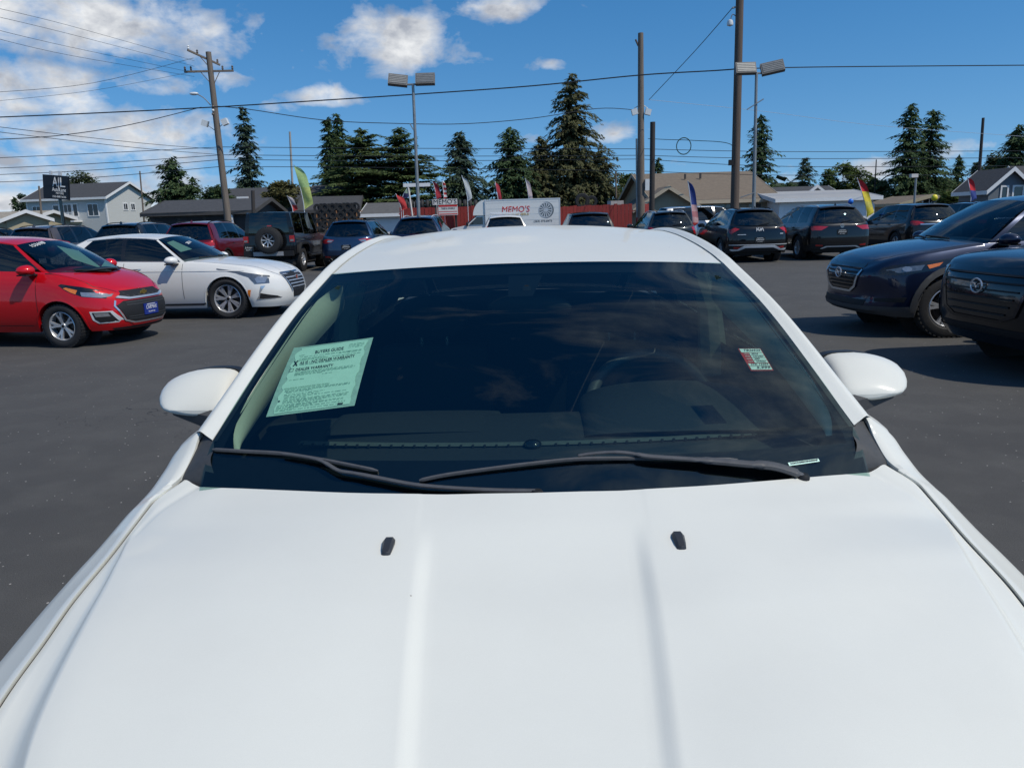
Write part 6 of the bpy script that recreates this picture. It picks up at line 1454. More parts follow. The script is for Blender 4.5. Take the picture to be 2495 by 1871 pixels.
class House:
    """rectangle with corner C, u along the ridge, v across; gable roof"""
    def __init__(s, name, C, ang, l, w, eave, ridge, wm, rm, label, oh=.4, cat='house', trim=M_WTRIM, group='houses behind the lot', ridge_along='u'):
        s.root = empty(name, (C[0], C[1], 0), R(ang), label, cat, group); s.l, s.w, s.e, s.r = l, w, eave, ridge
        b = MB(); hw = w / 2
        b.add([(0, 0, 0), (l, 0, 0), (l, w, 0), (0, w, 0), (0, 0, eave), (l, 0, eave), (l, w, eave), (0, w, eave), (0, hw, ridge), (l, hw, ridge)], [(0, 1, 5, 4), (2, 3, 7, 6), (1, 2, 6, 9, 5), (3, 0, 4, 8, 7)])
        b.build('wall', wm, s.root)
        sl = (ridge - eave) / hw; t = .16
        for sg in (0, 1):
            y0 = -oh if sg == 0 else w + oh; z0 = eave - oh * sl
            a = [(-oh, y0, z0), (l + oh, y0, z0), (l + oh, hw, ridge), (-oh, hw, ridge)]; up = [(p[0], p[1], p[2] + t) for p in a]
            MB().add(a + up, [(0, 1, 2, 3), (4, 5, 6, 7), (0, 1, 5, 4), (1, 2, 6, 5), (2, 3, 7, 6), (3, 0, 4, 7)]).build('roof', rm, s.root)
            MB().box2((-oh, y0 - .03, z0 - .04), (l + oh, y0 - .003, z0 + t + .02)).build('gutter', trim, s.root)
        for x in (-oh - .03, l + oh + .003):   # barge boards
            b = MB()
            for sg in (0, 1):
                y0 = -oh if sg == 0 else w + oh; z0 = eave - oh * sl
                pts = [(x, y0, z0 - .06), (x, hw, ridge - .06), (x, hw, ridge + t + .03), (x, y0, z0 + t + .03)]; q = [(p[0] + .027, p[1], p[2]) for p in pts]
                b.add(pts + q, [(0, 1, 2, 3), (4, 5, 6, 7), (0, 1, 5, 4), (1, 2, 6, 5), (2, 3, 7, 6), (3, 0, 4, 7)])
            b.build('barge_board', trim, s.root)
    def window(s, face, a, z, w, h, mull=1, trim=M_WTRIM):
        f = .09
        def P(x0, x1, z0, z1, d0, d1):
            if face == 'u0': return ((x0, -d1, z0), (x1, -d0, z1))
            if face == 'v1': return ((s.l + d0, x0, z0), (s.l + d1, x1, z1))
            return ((-d1, x0, z0), (-d0, x1, z1))
        pane = MB().box2(*P(a - w / 2, a + w / 2, z, z + h, -.02, .015)).build('window', M_PANE, s.root)
        b = MB()
        for q in ((a - w / 2 - f, a - w / 2, z - f, z + h + f), (a + w / 2, a + w / 2 + f, z - f, z + h + f), (a - w / 2, a + w / 2, z - f, z), (a - w / 2, a + w / 2, z + h, z + h + f)): b.box2(*P(*q, 0, .05))
        for k in range(mull): 
            x = a - w / 2 + w * (k + 1) / (mull + 1); b.box2(*P(x - .025, x + .025, z, z + h, .0, .035))
        b.build('window_frame', trim, pane)
# grey two-storey house
C = sat(69, 531, 81.6); E_z = sat(255, 481, 80).z; A_z = sat(308, 446, 83).z
h = House('house', (C.x, C.y), -10, 9.1, 7.4, E_z, A_z, M_SIDING, M_SHING, 'light grey two-storey house with white trim behind the black sign', oh=.35)
zw = E_z - 1.75
h.window('u0', 1.15, zw + .1, .85, .95); h.window('u0', 3.4, zw + .0, .6, 1.1, 0); h.window('u0', 4.5, zw, 1.3, 1.15, 2); h.window('u0', 5.6, zw, .45, 1.15, 0); h.window('u0', 7.6, zw, 1.1, 1.1); h.window('u0', 4.0, .6, .7, .8)
h.window('v1', 3.0, zw + .55, .6, .6); h.window('v1', 4.2, zw + .55, .6, .6)
MB().box2((2.9, -1.2, E_z - 2.35), (6.2, 0, E_z - 2.2)).build('balcony', M_WTRIM, h.root)
b = MB().box2((2.9, -1.2, E_z - 1.45), (6.2, -1.14, E_z - 1.38))
for k in range(23): b.box2((2.92 + k * .145, -1.19, E_z - 2.2), (2.97 + k * .145, -1.15, E_z - 1.44))
tag(b.build('balustrade', M_WTRIM, h.root), kind='stuff')
for x in (-.02, 9.0): MB().box2((x, -.03, 0), (x + .14, .0, E_z - .1)).build('corner_board', M_WTRIM, h.root)
MB().box2((9.103, -.02, 0), (9.13, .14, E_z - .1)).build('corner_board', M_WTRIM, h.root)
# low tan houses at the left edge
h = House('house', (sat(-60, 530, 62).x, 62), -6, 4.4, 5, sat(20, 536, 62).z, sat(20, 519, 62).z, M_BEIGEW, M_BEIGER, 'low beige roofed house at the left edge below the grey house')
h = House('house', (sat(20, 530, 60).x, 60), -60, 4, 2.6, sat(60, 537, 60).z, sat(55, 520, 60).z, M_BEIGEW, M_BEIGER, 'small beige gable in front of the grey house')
# dark low building with open bays
zr, ze = sat(450, 492, 52).z, sat(450, 521, 50).z
h = House('workshop', (sat(365, 530, 50).x, 50), 0, sat(610, 530, 50).x - sat(365, 530, 50).x, 7, ze, zr, M_DWALL, M_SHING, 'long low dark roofed workshop with open bays behind the dark red suv', cat='building', trim=M_DWALL)
for k in range(4): MB().box2((.3 + k * 1.62, -.02, 0), (1.7 + k * 1.62, .1, ze - .25)).build('bay_opening', M_INT, h.root)
MB().box2((5.2, -.35, 1.2), (5.35, -.2, ze)).build('post', M_WTRIM, h.root)
h = House('house', (sat(536, 530, 62).x, 62), 0, sat(718, 530, 62).x - sat(536, 530, 62).x, 8, sat(620, 492, 62).z, sat(620, 463, 66).z, M_DWALL, M_SHING, 'dark shingled house behind the olive bush and the green feather flag', trim=M_DWALL)
MB().box2((1.6, -.42, sat(556, 489, 62).z), (2.5, -.32, sat(556, 481, 62).z)).build('roof_sign', M_WTRIM, h.root)
h = House('house', (sat(752, 530, 64).x, 64), 0, sat(850, 530, 64).x - sat(752, 530, 64).x, 8, sat(800, 486, 64).z, sat(800, 456, 68).z, M_DWALL, M_SHING, 'dark roofed house under the slim conifers left of the cedars', trim=M_DWALL)
h = House('house', (sat(735, 530, 58).x, 58), 6, 3.9, 6, sat(790, 513, 58).z, sat(790, 484, 61).z, M_DWALL, M_SHING, 'dark grey gabled house behind the tyre rack', trim=M_DWALL)
h = House('house', (sat(893, 540, 54).x, 54), 0, 3.0, 6, sat(930, 524, 54).z, sat(930, 500, 57).z, M_WWALL, mat('grey_shingle', (.10, .098, .095), .9, var=.2, vscale=4), 'small grey roofed shed left of the red fence', cat='shed')
# tan roofed building
xl, xr = sat(1600, 520, 52).x, sat(1893, 520, 52).x
h = House('shop_building', (xl, 52), 3, xr - xl, 12, sat(1760, 489, 52).z, sat(1760, 424, 58).z, M_TWALL, M_TANR, 'tan roofed single storey building right of the red fence', cat='building', trim=mat('tan_trim', (.45, .38, .28), .7, var=.1, vscale=4))
for x, w_ in ((2.3, 1.3), (4.6, 1.6), (6.6, .8)): h.window('u0', x, .8, w_, 1.25, 1, M_TWALL)
MB().box2((1.2, -.05, 0), (1.5, 0.0, 2.2)).build('pilaster', M_WTRIM, h.root)
for x in (3.0, 4.1): MB().box2((x, 4.2, sat(1760, 435, 57).z), (x + .12, 4.32, sat(1760, 435, 57).z + .35)).build('roof_vent', M_SHING, h.root)
g = House('shop_gable', (sat(1568, 520, 50).x, 58), -90, 6.5, sat(1700, 500, 52).x - sat(1568, 500, 52).x, sat(1660, 502, 52).z, sat(1605, 461, 52).z, M_TWALL, M_TANR, 'shaded tan gable end joining the tan roofed building', cat='building', trim=mat('tan_trim', (.45, .38, .28)), oh=.5)
# white low building with bays
xl, xr = sat(1898, 520, 50).x, sat(2126, 520, 50).x
h = House('garage_building', (xl, 50), 0, xr - xl, 8, sat(2010, 487, 50).z, sat(2010, 470, 54).z, M_WWALL, M_METR, 'low white garage building with open bays left of the red and yellow flag', cat='building')
for k in range(4): MB().box2((.3 + k * 1.52, -.012, .1), (1.5 + k * 1.52, .05, sat(2010, 500, 50).z)).build('bay_door', M_WTRIM if k != 2 else M_SILVER, h.root)
MB().box2((1.95, -.03, .6), (2.2, -.013, 1.5)).build('dark_window', M_PANE, h.root)
h = House('house', (sat(1905, 500, 66).x, 66), 0, 4.4, 5, sat(1950, 478, 66).z, sat(1950, 459, 68).z, M_WWALL, M_SHING, 'dark roof with a white gable above the white garage')
MB().prism([(-.95, 0), (.95, 0), (0, .75)], .2, frame((2.5, -.9, sat(1975, 474, 66).z), (1, 0, 0), (0, 0, 1))).build('dormer', M_WTRIM, h.root); MB().prism([(-.62, 0.02), (.62, 0.02), (0, .5)], .22, frame((2.5, -.91, sat(1975, 474, 66).z), (1, 0, 0), (0, 0, 1))).build('dormer_vent', M_DWALL, h.root)
h = House('house', (sat(2215, 500, 56).x, 62), -90, 5, 3.9, sat(2240, 497, 56).z, sat(2240, 480, 56).z, M_BEIGEW, M_TANR, 'small beige gabled house behind the street lamp left of the yellow balloon', trim=M_BEIGEW)
h.window('v1', 1.95, 1.4, .9, .7)
ze, zr = sat(2410, 466, 48).z, sat(2440, 413, 50).z
h = House('house', (32.0, 48), 0, 7.5, 4, ze, zr, M_BGREY, M_SHING, 'blue grey house with white windows at the right edge', oh=.35)
for x, w_ in ((.9, .4), (1.9, .4), (3.0, .8)): h.window('u0', x, sat(2440, 489, 48).z, w_, .75, 0 if w_ < .5 else 1)
x0 = sat(2404, 520, 46).x; g = House('house_gable', (x0, 49), -90, 3, 2.4, sat(2395, 462, 46).z, sat(2428, 416, 46).z, M_BGREY, M_SHING, 'small front gable of the blue grey house at the right edge', oh=.3)
g.window('v1', .9, sat(2425, 489, 46).z, .3, .75, 0); g.window('v1', 1.7, sat(2425, 489, 46).z, .5, .75, 0)

# ---- red board fence
M_REDF = mat('red_fence_paint', (.30, .035, .028), .75, var=.22, vscale=3, stretch=(5, 5, .4))
def fence(x0, x1, Y0, Y1, h0, h1, label):
    root = empty('board_fence', (x0, Y0, 0), 0, label, 'fence', 'red board fences'); L_ = sqrt((x1 - x0) ** 2 + (Y1 - Y0) ** 2); d = Vector(((x1 - x0) / L_, (Y1 - Y0) / L_, 0)); n_ = Vector((-d.y, d.x, 0)); rnd = random.Random(int(L_ * 100))
    for k in range(int(L_ / .2)):
        t = k * .2; b = MB(); h_ = lerp(h0, h1, t / L_) + rnd.uniform(-.03, .03); o = d * (t + .1) + n_ * rnd.uniform(-.012, .012)
        b.box((o.x, o.y, h_ / 2), (.188, .03, h_), Matrix.Rotation(math.atan2(d.y, d.x) + rnd.uniform(-.02, .02), 3, 'Z')); b.build('board', M_REDF, root)
    for z in (.5, h0 - .35):
        a = n_ * .05 + Vector((0, 0, z)); MB().tube([a, a + d * L_], .04, 4).build('rail', M_REDF, root)
    return root
fence(sat(975, 520, 44).x, sat(1160, 520, 43.6).x, 44, 43.6, sat(1060, 506, 44).z, sat(1100, 504, 44).z, 'red board fence left of the white box truck')
fence(sat(1362, 520, 43.5).x, sat(1548, 520, 43).x, 43.5, 43, sat(1366, 504, 43.5).z, sat(1545, 496, 43).z, 'red board fence right of the white box truck')
fence(sat(1550, 520, 43).x, sat(1580, 520, 47).x, 43, 47, sat(1552, 497, 43).z, sat(1552, 495, 43).z, 'short red fence return behind the utility poles')
fence(sat(975, 520, 44).x, sat(978, 520, 47).x, 44, 47, sat(975, 506, 44).z, sat(975, 506, 44).z, 'short red fence return by the shed')
# stacked tyres looking over the fence
for (sx, sy, r_) in ((1419, 490, .42), (1441, 492, .34)):
    p = sat(sx, sy, 44.4); o = MB().lathe([(r_ * .55, -.12), (r_ * .9, -.13), (r_, -.06), (r_, .06), (r_ * .9, .13), (r_ * .55, .12), (r_ * .55, -.12)], 22, 'y', tuple(p)).build('tyre', M_RUB, None, True); tag(o, 'large black tyre standing above the red fence' if r_ > .4 else 'smaller black tyre standing above the red fence', 'tyre', 'tyres above the fence')
    MB().tube([(p.x, p.y, .0), (p.x, p.y, p.z - r_ * .6)], .05, 6).build('stand', M_DWALL, o)
o = MB().box2(tuple(sat(1480, 500, 44.2)), tuple(sat(1519, 489, 44.3))).build('board_sign', mat('faded_board', (.45, .40, .38), .8, var=.2, vscale=8)); tag(o, 'faded pale board above the right red fence', 'sign')
b = MB(); p0, p1 = sat(1140, 500, 44.5), sat(1060, 500, 44.5)
for k in range(14):
    p = sat(990 + k * 13, 497, 45.0); o = MB().lathe([(.16, -.09), (.30, -.1), (.34, 0), (.30, .1), (.16, .09), (.16, -.09)], 16, 'x', (p.x, p.y, p.z - .1)).build('tyre', M_RUB, None, True); tag(o, 'black tyre in the rack row behind the left red fence', 'tyre', 'tyre row behind the left fence')
# tyre rack left of the shed
rk = empty('tyre_rack', (sat(782, 520, 46).x, 46, 0), 0, 'orange timber rack holding rows of tyres behind the steel blue suv', 'rack'); M_OR = mat('orange_timber', (.33, .15, .06), .75, var=.2, vscale=5)
wid = sat(868, 520, 46).x - sat(770, 520, 46).x
for z in (1.25, 1.75, 2.2): MB().box2((-.3, .06, z), (wid, .5, z + .04)).build('shelf', M_OR, rk)
for k in range(5): MB().box2((-.3 + k * wid / 4, .02, 0), (-.24 + k * wid / 4, .06, 2.3)).build('post', M_OR, rk)
for row, z in enumerate((1.52, 2.02, 2.47)):
    for k in range(11):
        o = MB().lathe([(.12, -.09), (.23, -.1), (.255, 0), (.23, .1), (.12, .09), (.12, -.09)], 14, 'y', (rk.location.x - .2 + k * wid / 10.5, 46.1 + .05 * (k % 2), z + (.02 if k % 3 else 0))).build('tyre', M_RUB, None, True); tag(o, 'small tyre standing on the orange timber rack', 'tyre', 'tyres on the orange rack')

# ---- white box truck
TY = 41.0
x0, x1 = sat(1181, 500, TY).x, sat(1365, 500, TY).x; zt = sat(1270, 485, TY).z
tr = empty('box_truck', (x0, TY, 0), 0, 'white box truck with red lettering and a painted wheel in front of the red fence', 'truck'); bw = x1 - x0; M_TW = paint('truck_white', (.72, .72, .70), 0, .5, .04)
b = MB(); b.box2((0, 0, .85), (bw, 2.1, zt)); b.build('cargo_box', M_TW, tr)
for z in (.85, zt - .06): MB().box2((-.01, -.012, z), (bw + .01, 0, z + .06)).build('box_rail', M_SILVER, tr)
for x in (0, bw - .05): MB().box2((x, -.014, .85), (x + .05, -.001, zt)).build('corner_post', M_SILVER, tr)
for k in range(1, 6): MB().box2((.05, -.006, .85 + k * .3), (bw - .05, -.0005, .858 + k * .3)).build('panel_joint', M_SILVER, tr)
ar = [(0, zt)] + [(-.62 * sin(pi / 2 * k / 8), 1.75 + (zt - 1.75) * cos(pi / 2 * k / 8)) for k in range(1, 9)] + [(0, 1.75)]
MB().prism([(p[0], p[1]) for p in ar], 2.0, frame((-.004, .05, 0), (1, 0, 0), (0, 0, 1)) @ Matrix.Translation((0, 0, -2.0))).build('attic', M_TW, tr, True, 40)
cab = [(-.02, .5), (-.02, 1.74), (-.40, 1.74), (-.95, 1.28), (-1.75, 1.12), (-1.95, .95), (-1.98, .5)]
MB().prism(cab, 1.9, frame((-.01, .1, 0), (1, 0, 0), (0, 0, 1)) @ Matrix.Translation((0, 0, -1.9))).build('cab', M_TW, tr, True, 30)
MB().prism([(-.12, 1.30), (-.12, 1.66), (-.42, 1.66), (-.84, 1.30)], .02, frame((-.01, .08, 0), (1, 0, 0), (0, 0, 1))).build('cab_window', M_PANE, tr)
MB().prism([(-.46, 1.70), (-.93, 1.31), (-.96, 1.33), (-.49, 1.73)], 1.7, frame((-.01, .2, 0), (1, 0, 0), (0, 0, 1)) @ Matrix.Translation((0, 0, -1.7))).build('windscreen', M_PANE, tr)
b = MB(); b.ball((-.95, .02, 1.32), (.06, .1, .12), 10, 8); b.build('door_mirror', M_BLK, tr, True)
for (x, y) in ((-1.25, .22), (bw - .9, .2), (-1.25, 1.9), (bw - .9, 1.9)): add_wheel(tr, (x, y, .38), -1 if y < 1 else 1, (.38, .24, .23, 8, 'plain', M_SILVER))
MB().box2((-.1, .1, .45), (bw, 2.0, .84)).build('chassis', M_BLK, tr)
fr = lambda sx, sy: frame((sat(sx, sy, TY).x - x0, -.010, sat(sx, sy, TY).z), (1, 0, 0), (0, 0, 1))
text('box_lettering', "MEMO'S", .44, fr(1256, 511), mat('sign_red', (.62, .02, .015), .5, var=.06, vscale=10), tr, .004, 'CENTER', .12, sat(1290, 511, TY).x - sat(1222, 511, TY).x, 0)
text('box_lettering', 'TIRES & WHEELS', .16, fr(1256, 523), mat('sign_gold', (.62, .42, .05), .5), tr, .003, 'CENTER', 0, sat(1289, 511, TY).x - sat(1224, 511, TY).x, 0)
text('box_lettering', '(253) 473-0473', .13, fr(1323, 539), M_INK, tr, .003, 'CENTER', 0, .95, 0)
p = sat(1329, 512, TY); M_GR = mat('print_grey', (.22, .25, .27), .5, .3, var=.2, vscale=20); b = MB(); cx, cz = p.x - x0, p.z
w_ = .40
def ringz(b, r0, r1, cx, cz, sx=1.0, n=36, y=-.010):
    P = [[(cx + r * cos(2 * pi * i / n) * sx, y, cz + r * sin(2 * pi * i / n)) for r in (r0, r1)] for i in range(n)]; b.grid(P, True)
b2 = MB(); ringz(b2, .10, w_ * 1.02, cx + .05, cz, .95, y=-.008); b2.build('painted_tyre', mat('print_dark', (.12, .15, .17), .5, var=.2, vscale=20), tr)
ringz(b, w_ * .88, w_ * .97, cx, cz, .92, y=-.012); ringz(b, .03, .09, cx, cz, .92, y=-.012)
b.build('painted_rim', M_SILVER, tr); b = MB()
for k in range(14):
    a = 2 * pi * k / 14; d_ = Vector((cos(a) * .92, 0, sin(a))); n_ = Vector((-sin(a), 0, cos(a))); q = [Vector((cx, -.012, cz)) + d_ * .08 - n_ * .012, Vector((cx, -.012, cz)) + d_ * w_ * .9 - n_ * .026, Vector((cx, -.012, cz)) + d_ * w_ * .9 + n_ * .026, Vector((cx, -.012, cz)) + d_ * .08 + n_ * .012]; b.add(q, [(0, 1, 2, 3)])
tag(b.build('painted_spokes', M_SILVER, tr), kind='stuff')
# sign boards on the fence
def board(name, a, c, Y, m, label, cat='sign'):
    p, q = sat(*a, Y), sat(*c, Y); root = empty(name, ((p.x + q.x) / 2, Y, 0), 0, label, cat); w2, zc = abs(q.x - p.x) / 2, (p.z + q.z) / 2
    MB().box2((-w2, -.03, min(p.z, q.z)), (w2, .03, max(p.z, q.z))).build('panel', m, root)
    for x in (-w2 * .8, w2 * .8): MB().box2((x - .04, .031, 0), (x + .04, .10, max(p.z, q.z))).build('post', M_DWALL, root)
    return root, w2, zc
M_OFFW = mat('off_white_board', (.66, .62, .58), .6, var=.08, vscale=6)
r_, w2, zc = board('sign_board', (1054.5, 500), (1114, 484.5), 42.6, M_OFFW, "off-white board lettered in black standing over the left red fence")
text('lettering', "MEMO'S", .34, frame((0, -.034, zc), (1, 0, 0), (0, 0, 1)), M_INK, r_, .004, 'CENTER', 0, w2 * 1.86, 0)
r_, w2, zc = board('sign_board', (1069, 525.5), (1115, 500.8), 42.6, M_OFFW, 'off-white board with red bands hung on the left red fence below the black lettering')
for k, (dz, hh) in enumerate(((.24, .09), (-.06, .03), (-.19, .05))): MB().box2((-w2 * .96, -.036, zc + dz - hh / 2), (w2 * .96, -.031, zc + dz + hh / 2)).build('red_band', M_REDP, r_)
text('lettering', 'TIRES & WHEELS', .13, frame((0, -.034, zc + .1), (1, 0, 0), (0, 0, 1)), M_INK, r_, .003, 'CENTER', 0, w2 * 1.4, 0)
# black pole sign on the left
SG = empty('pole_sign', (at(133, 470, 37).x, 37, 0), 0, 'black pole sign with white lettering in front of the grey house', 'sign')
zc = at(122, 405, 37).z; hh = (at(120, 379, 37) - at(120, 431, 37)).z / 2; ww = (at(152, 400, 37) - at(95, 400, 37)).x / 2
MB().tube([(0, .12, 0), (-.02, .12, zc)], .075, 10).build('post', M_BLKG, SG, True)
Mx = Matrix.Translation((at(122, 405, 37).x - SG.location.x, 0, zc)) @ Matrix.Rotation(R(6), 4, 'Y') @ Matrix.Rotation(R(-6), 4, 'Z')
me = MB().box((0, 0, 0), (ww * 2, .14, hh * 2)).mesh('panel'); me.transform(Mx); link('panel', me, SG, mat('sign_black', (.006, .008, .014), .35, var=.1, vscale=5))
def sgt(body, x, z, s_, wdt, **k): text('lettering', body, s_, Mx @ frame((x * ww, -.075, z * hh), (1, 0, 0), (0, 0, 1)), M_WHT, SG, .004, 'CENTER', 0, wdt * ww, **k)
sgt('A', -.02, .40, .62, .42, bold=0); sgt('L', .56, .40, .62, .40, bold=0); sgt('AutoLane', .28, -.20, .25, 1.10, bold=.0); sgt('MOTORS', .33, -.50, .13, .60, bold=.0); sgt('253-888-5656', .28, -.78, .12, 1.1, bold=.0)
me = MB().box((.27 * ww, -.078, .36 * hh), (.03, .01, .95 * hh)).mesh('lettering'); me.transform(Mx); link('lettering', me, SG, M_WHT)
me = MB().box((-.25, .0, hh + .1), (.1, .1, .16)).box((.2, 0, hh + .1), (.12, .1, .2)).mesh('sign_lamp'); me.transform(Mx); link('sign_lamp', me, SG, M_SILVER)

# ---- feather flags
def feather(label, pts_top, base, w, Y, cols, lean=0.0, seed=0, bars=None):
    """tall flag on a pole: base px, top px (source pixels), width px"""
    B = sat(*base, Y); T = sat(*pts_top, Y); root = empty('feather_flag', (B.x, Y, 0), 0, label, 'flag', 'feather flags'); H = T.z; z0 = B.z; W_ = w * Y / FPX; dx = T.x - B.x; rnd = random.Random(seed)
    pole = [(0, 0, 0), (dx * .05, 0, z0)] + [(dx * (k / 8) ** 1.4 if k else 0, 0, lerp(z0, H, k / 8)) for k in range(1, 9)]
    MB().tube(pole, .018, 6).build('pole', M_SILVER, root, True)
    n = 18; ph = rnd.uniform(0, 6); segs = []
    def edge(t): 
        x = dx * t ** 1.4; return Vector((x, 0, lerp(z0, H, t)))
    def wid(t): return W_ * (sstep(0, .14, t) * (1 - .1 * t)) * sqrt(max(0, 1 - max(0, (t - .72) / .28) ** 2))
    k0 = 0
    for (t0, t1, m_) in cols:
        P = []
        for k in range(9):
            t = lerp(t0, t1, k / 8); e = edge(t); P.append([tuple(e + Vector((wid(t) * q, .10 * W_ * sin(3.1 * q + 5 * t + ph) * 1.2, -.10 * W_ * q))) for q in (0, .2, .4, .6, .8, 1)])
        MB().grid(P).build('cloth', m_, root, True)
    return root
def cl(name, c): return mat('cloth_' + name, c, .8, var=.22, vscale=14)
feather('green and yellow patterned feather flag above the black off-roader', (716, 402), (742, 509), 24, 36, [(0, .5, cl('lime', (.45, .52, .16))), (.5, 1, cl('leaf', (.30, .44, .18)))], seed=1)
feather('small grey and red feather flag left of the green one', (699, 477), (714, 514), 13, 37, [(0, .4, cl('red', (.45, .03, .03))), (.4, 1, cl('grey', (.32, .30, .33)))], seed=2)
feather('bright red feather flag at the left end of the red fence', (964, 472), (978, 512), 16, 42, [(0, 1, cl('red', (.45, .03, .03)))], seed=3)
feather('dark green and navy feather flag under the white crossbar', (993, 458), (980, 484), 14, 43, [(0, .5, cl('navy', (.02, .025, .09))), (.5, 1, cl('sage', (.25, .33, .24)))], seed=4)
feather('crimson feather flag above the black lettered board', (1054, 442), (1064, 486), 12, 43, [(0, 1, cl('crimson', (.34, .02, .035)))], seed=5)
feather('red and white striped feather flag right of the crimson one', (1077, 440), (1082, 486), 8, 43, [(k / 8, (k + 1) / 8, cl('white', (.62, .60, .58)) if k % 2 else cl('red', (.45, .03, .03))) for k in range(8)], seed=6)
feather('pale grey feather flag leaning above the red fence', (1125, 428), (1140, 490), 12, 43, [(0, 1, cl('pale', (.42, .45, .46)))], seed=7)
feather('narrow red feather flag above the front of the box truck', (1206, 442), (1214, 492), 9, 43.5, [(0, 1, cl('crimson', (.34, .02, .035)))], seed=8)
feather('narrow grey pink feather flag above the middle of the box truck', (1280, 435), (1289, 492), 10, 43.5, [(0, 1, cl('mauve', (.40, .33, .34)))], seed=9)
feather('feather flag with blue top and faded red stripes by the gunmetal suv', (1676, 441), (1688, 556), 15, 30, [(0, .12, cl('red', (.45, .03, .03))), (.12, .24, cl('pinkish', (.50, .30, .30))), (.24, .36, cl('rose', (.42, .16, .17))), (.36, .5, cl('pinkish', (.50, .30, .30))), (.5, 1, cl('navyblue', (.025, .05, .22)))], seed=10)
feather('red topped yellow feather flag with blue marks right of the white garage', (2088, 434), (2112, 529), 19, 33, [(0, .25, cl('yellow', (.62, .50, .04))), (.25, .40, cl('yellow2', (.52, .46, .08))), (.40, .66, cl('yellow', (.62, .50, .04))), (.66, 1, cl('scarlet', (.58, .02, .03)))], seed=11)
feather('red and blue feather flag near the right edge before the grey house', (2357, 432), (2366, 490), 15, 34, [(0, .45, cl('navyblue', (.025, .05, .22))), (.45, 1, cl('scarlet', (.58, .02, .03)))], seed=12)
# ---- balloons
for (sx, sy, r_, m_, lb) in ((2073, 491.5, 6.2, mat('blue_balloon', (.02, .16, .62), .25, coat=.5, var=.05, vscale=5), 'blue balloon over the white garage'), (2277, 482, 7.2, mat('yellow_balloon', (.80, .66, .02), .25, coat=.5, var=.05, vscale=5), 'yellow balloon over the dark grey suv')):
    Y = 29; p = sat(sx, sy, Y); rr = r_ * Y / FPX; o = empty('balloon', (p.x, Y, 0), 0, lb, 'balloon', 'balloons tied on the lot'); b = MB(); b.ball((0, 0, p.z), (rr, rr, rr * 1.08), 18, 12); b.build('skin', m_, o, True)
    MB().tube([(0, 0, p.z - rr), (.03, 0, p.z - rr - .4), (-.02, .0, .0)], .004, 4).build('string', M_WHT, o)

# ---- poles
M_WOOD = mat('weathered_pole', (.17, .14, .115), .9, var=.3, vscale=3, bump=.3, bscale=12, stretch=(6, 6, .35)); M_WOODD = mat('dark_pole', (.045, .04, .038), .9, var=.3, vscale=3, stretch=(6, 6, .4)); M_STEEL = mat('galvanised', (.28, .29, .29), .5, .5, var=.2, vscale=8)
M_LAMPW = mat('lamp_white', (.72, .74, .74), .35, var=.05, vscale=8); M_CER = mat('insulator', (.12, .1, .09), .3, var=.2, vscale=8)
def pole(name, top, base, Y, r0, r1, m, label, cat='pole', group=None):
    T, B = at(*top, Y), at(*base, Y); k = B.z / max(.01, (T.z - B.z)); foot = B + (B - T) * k; root = empty(name, (foot.x, Y, 0), 0, label, cat, group); d = Vector((T.x - foot.x, 0, T.z))
    MB().tube([(0, 0, 0), tuple(d * .5), tuple(d)], [r0, (r0 + r1) / 2, r1], 12).build('shaft', m, root, True); return root, foot, d
def rel(root, px, py, Y): p = at(px, py, Y); return Vector((p.x - root.location.x, p.y - root.location.y, p.z))
# left leaning pole with two crossarms
PY = 36
r_, ft, d = pole('utility_pole', (450, 113), (492, 470), PY, .165, .115, M_WOOD, 'leaning wooden utility pole with two crossarms on the left', 'pole', 'utility poles')
a, c = rel(r_, 403, 158, PY), rel(r_, 502, 152, PY); a.y += -.25; c.y += .15; arm = MB().tube([a, c], .055, 4).build('crossarm', M_WOOD, r_)
for t in (.02, .14, .78, .98): p = a.lerp(c, t); MB().lathe([(.03, .05), (.05, .09), (.035, .14), (.05, .17), (.02, .22)], 8, 'z', tuple(p)).build('insulator', M_CER, arm, True)
m_ = a.lerp(c, .55)
for t in (.32, .72): MB().tube([a.lerp(c, t), m_ + Vector((0, 0, -.62))], .02, 4).build('brace', M_WOOD, arm)
a, c = rel(r_, 419, 116, PY), rel(r_, 466, 136, PY); a.y += -.7; c.y += .5; arm = MB().tube([a, c], .05, 4).build('crossarm', M_WOOD, r_)
for t in (.03, .3, .93): p = a.lerp(c, t); MB().lathe([(.03, .04), (.05, .08), (.035, .13), (.05, .16), (.02, .2)], 8, 'z', tuple(p)).build('insulator', M_CER if t > .1 else M_WHT, arm, True)
MB().tube([a.lerp(c, .35), rel(r_, 453, 147, PY)], .018, 4).build('brace', M_WOOD, arm)
MB().tube(smooth_path([rel(r_, 455, 228, PY), rel(r_, 440, 212, PY), rel(r_, 424, 203, PY)], 5), .022, 6).build('lamp_arm', M_STEEL, r_, True)
p = rel(r_, 419, 203, PY); b = MB(); b.ball(tuple(p), (.20, .1, .07), 14, 8); b.build('street_lamp_head', M_LAMPW, r_, True)
for (x, y, s_) in ((443, 267, 1), (486, 264, -1)):
    p = rel(r_, x, y, PY); b = MB().box(tuple(p), (.26, .22, .26), Matrix.Rotation(R(20 * s_), 3, 'Y')); b.build('floodlight', M_LAMPW, r_); MB().tube([p, rel(r_, 466 + 2 * s_, 285, PY)], .015, 5).build('floodlight_bracket', M_STEEL, r_)
for y in (232, 240, 248): p = rel(r_, 463 - (240 - y) * -.02, y, PY); MB().ball((p.x, p.y - .16, p.z), .06, 8, 6).build('clamp', M_CER if y != 240 else M_LAMPW, r_, True)
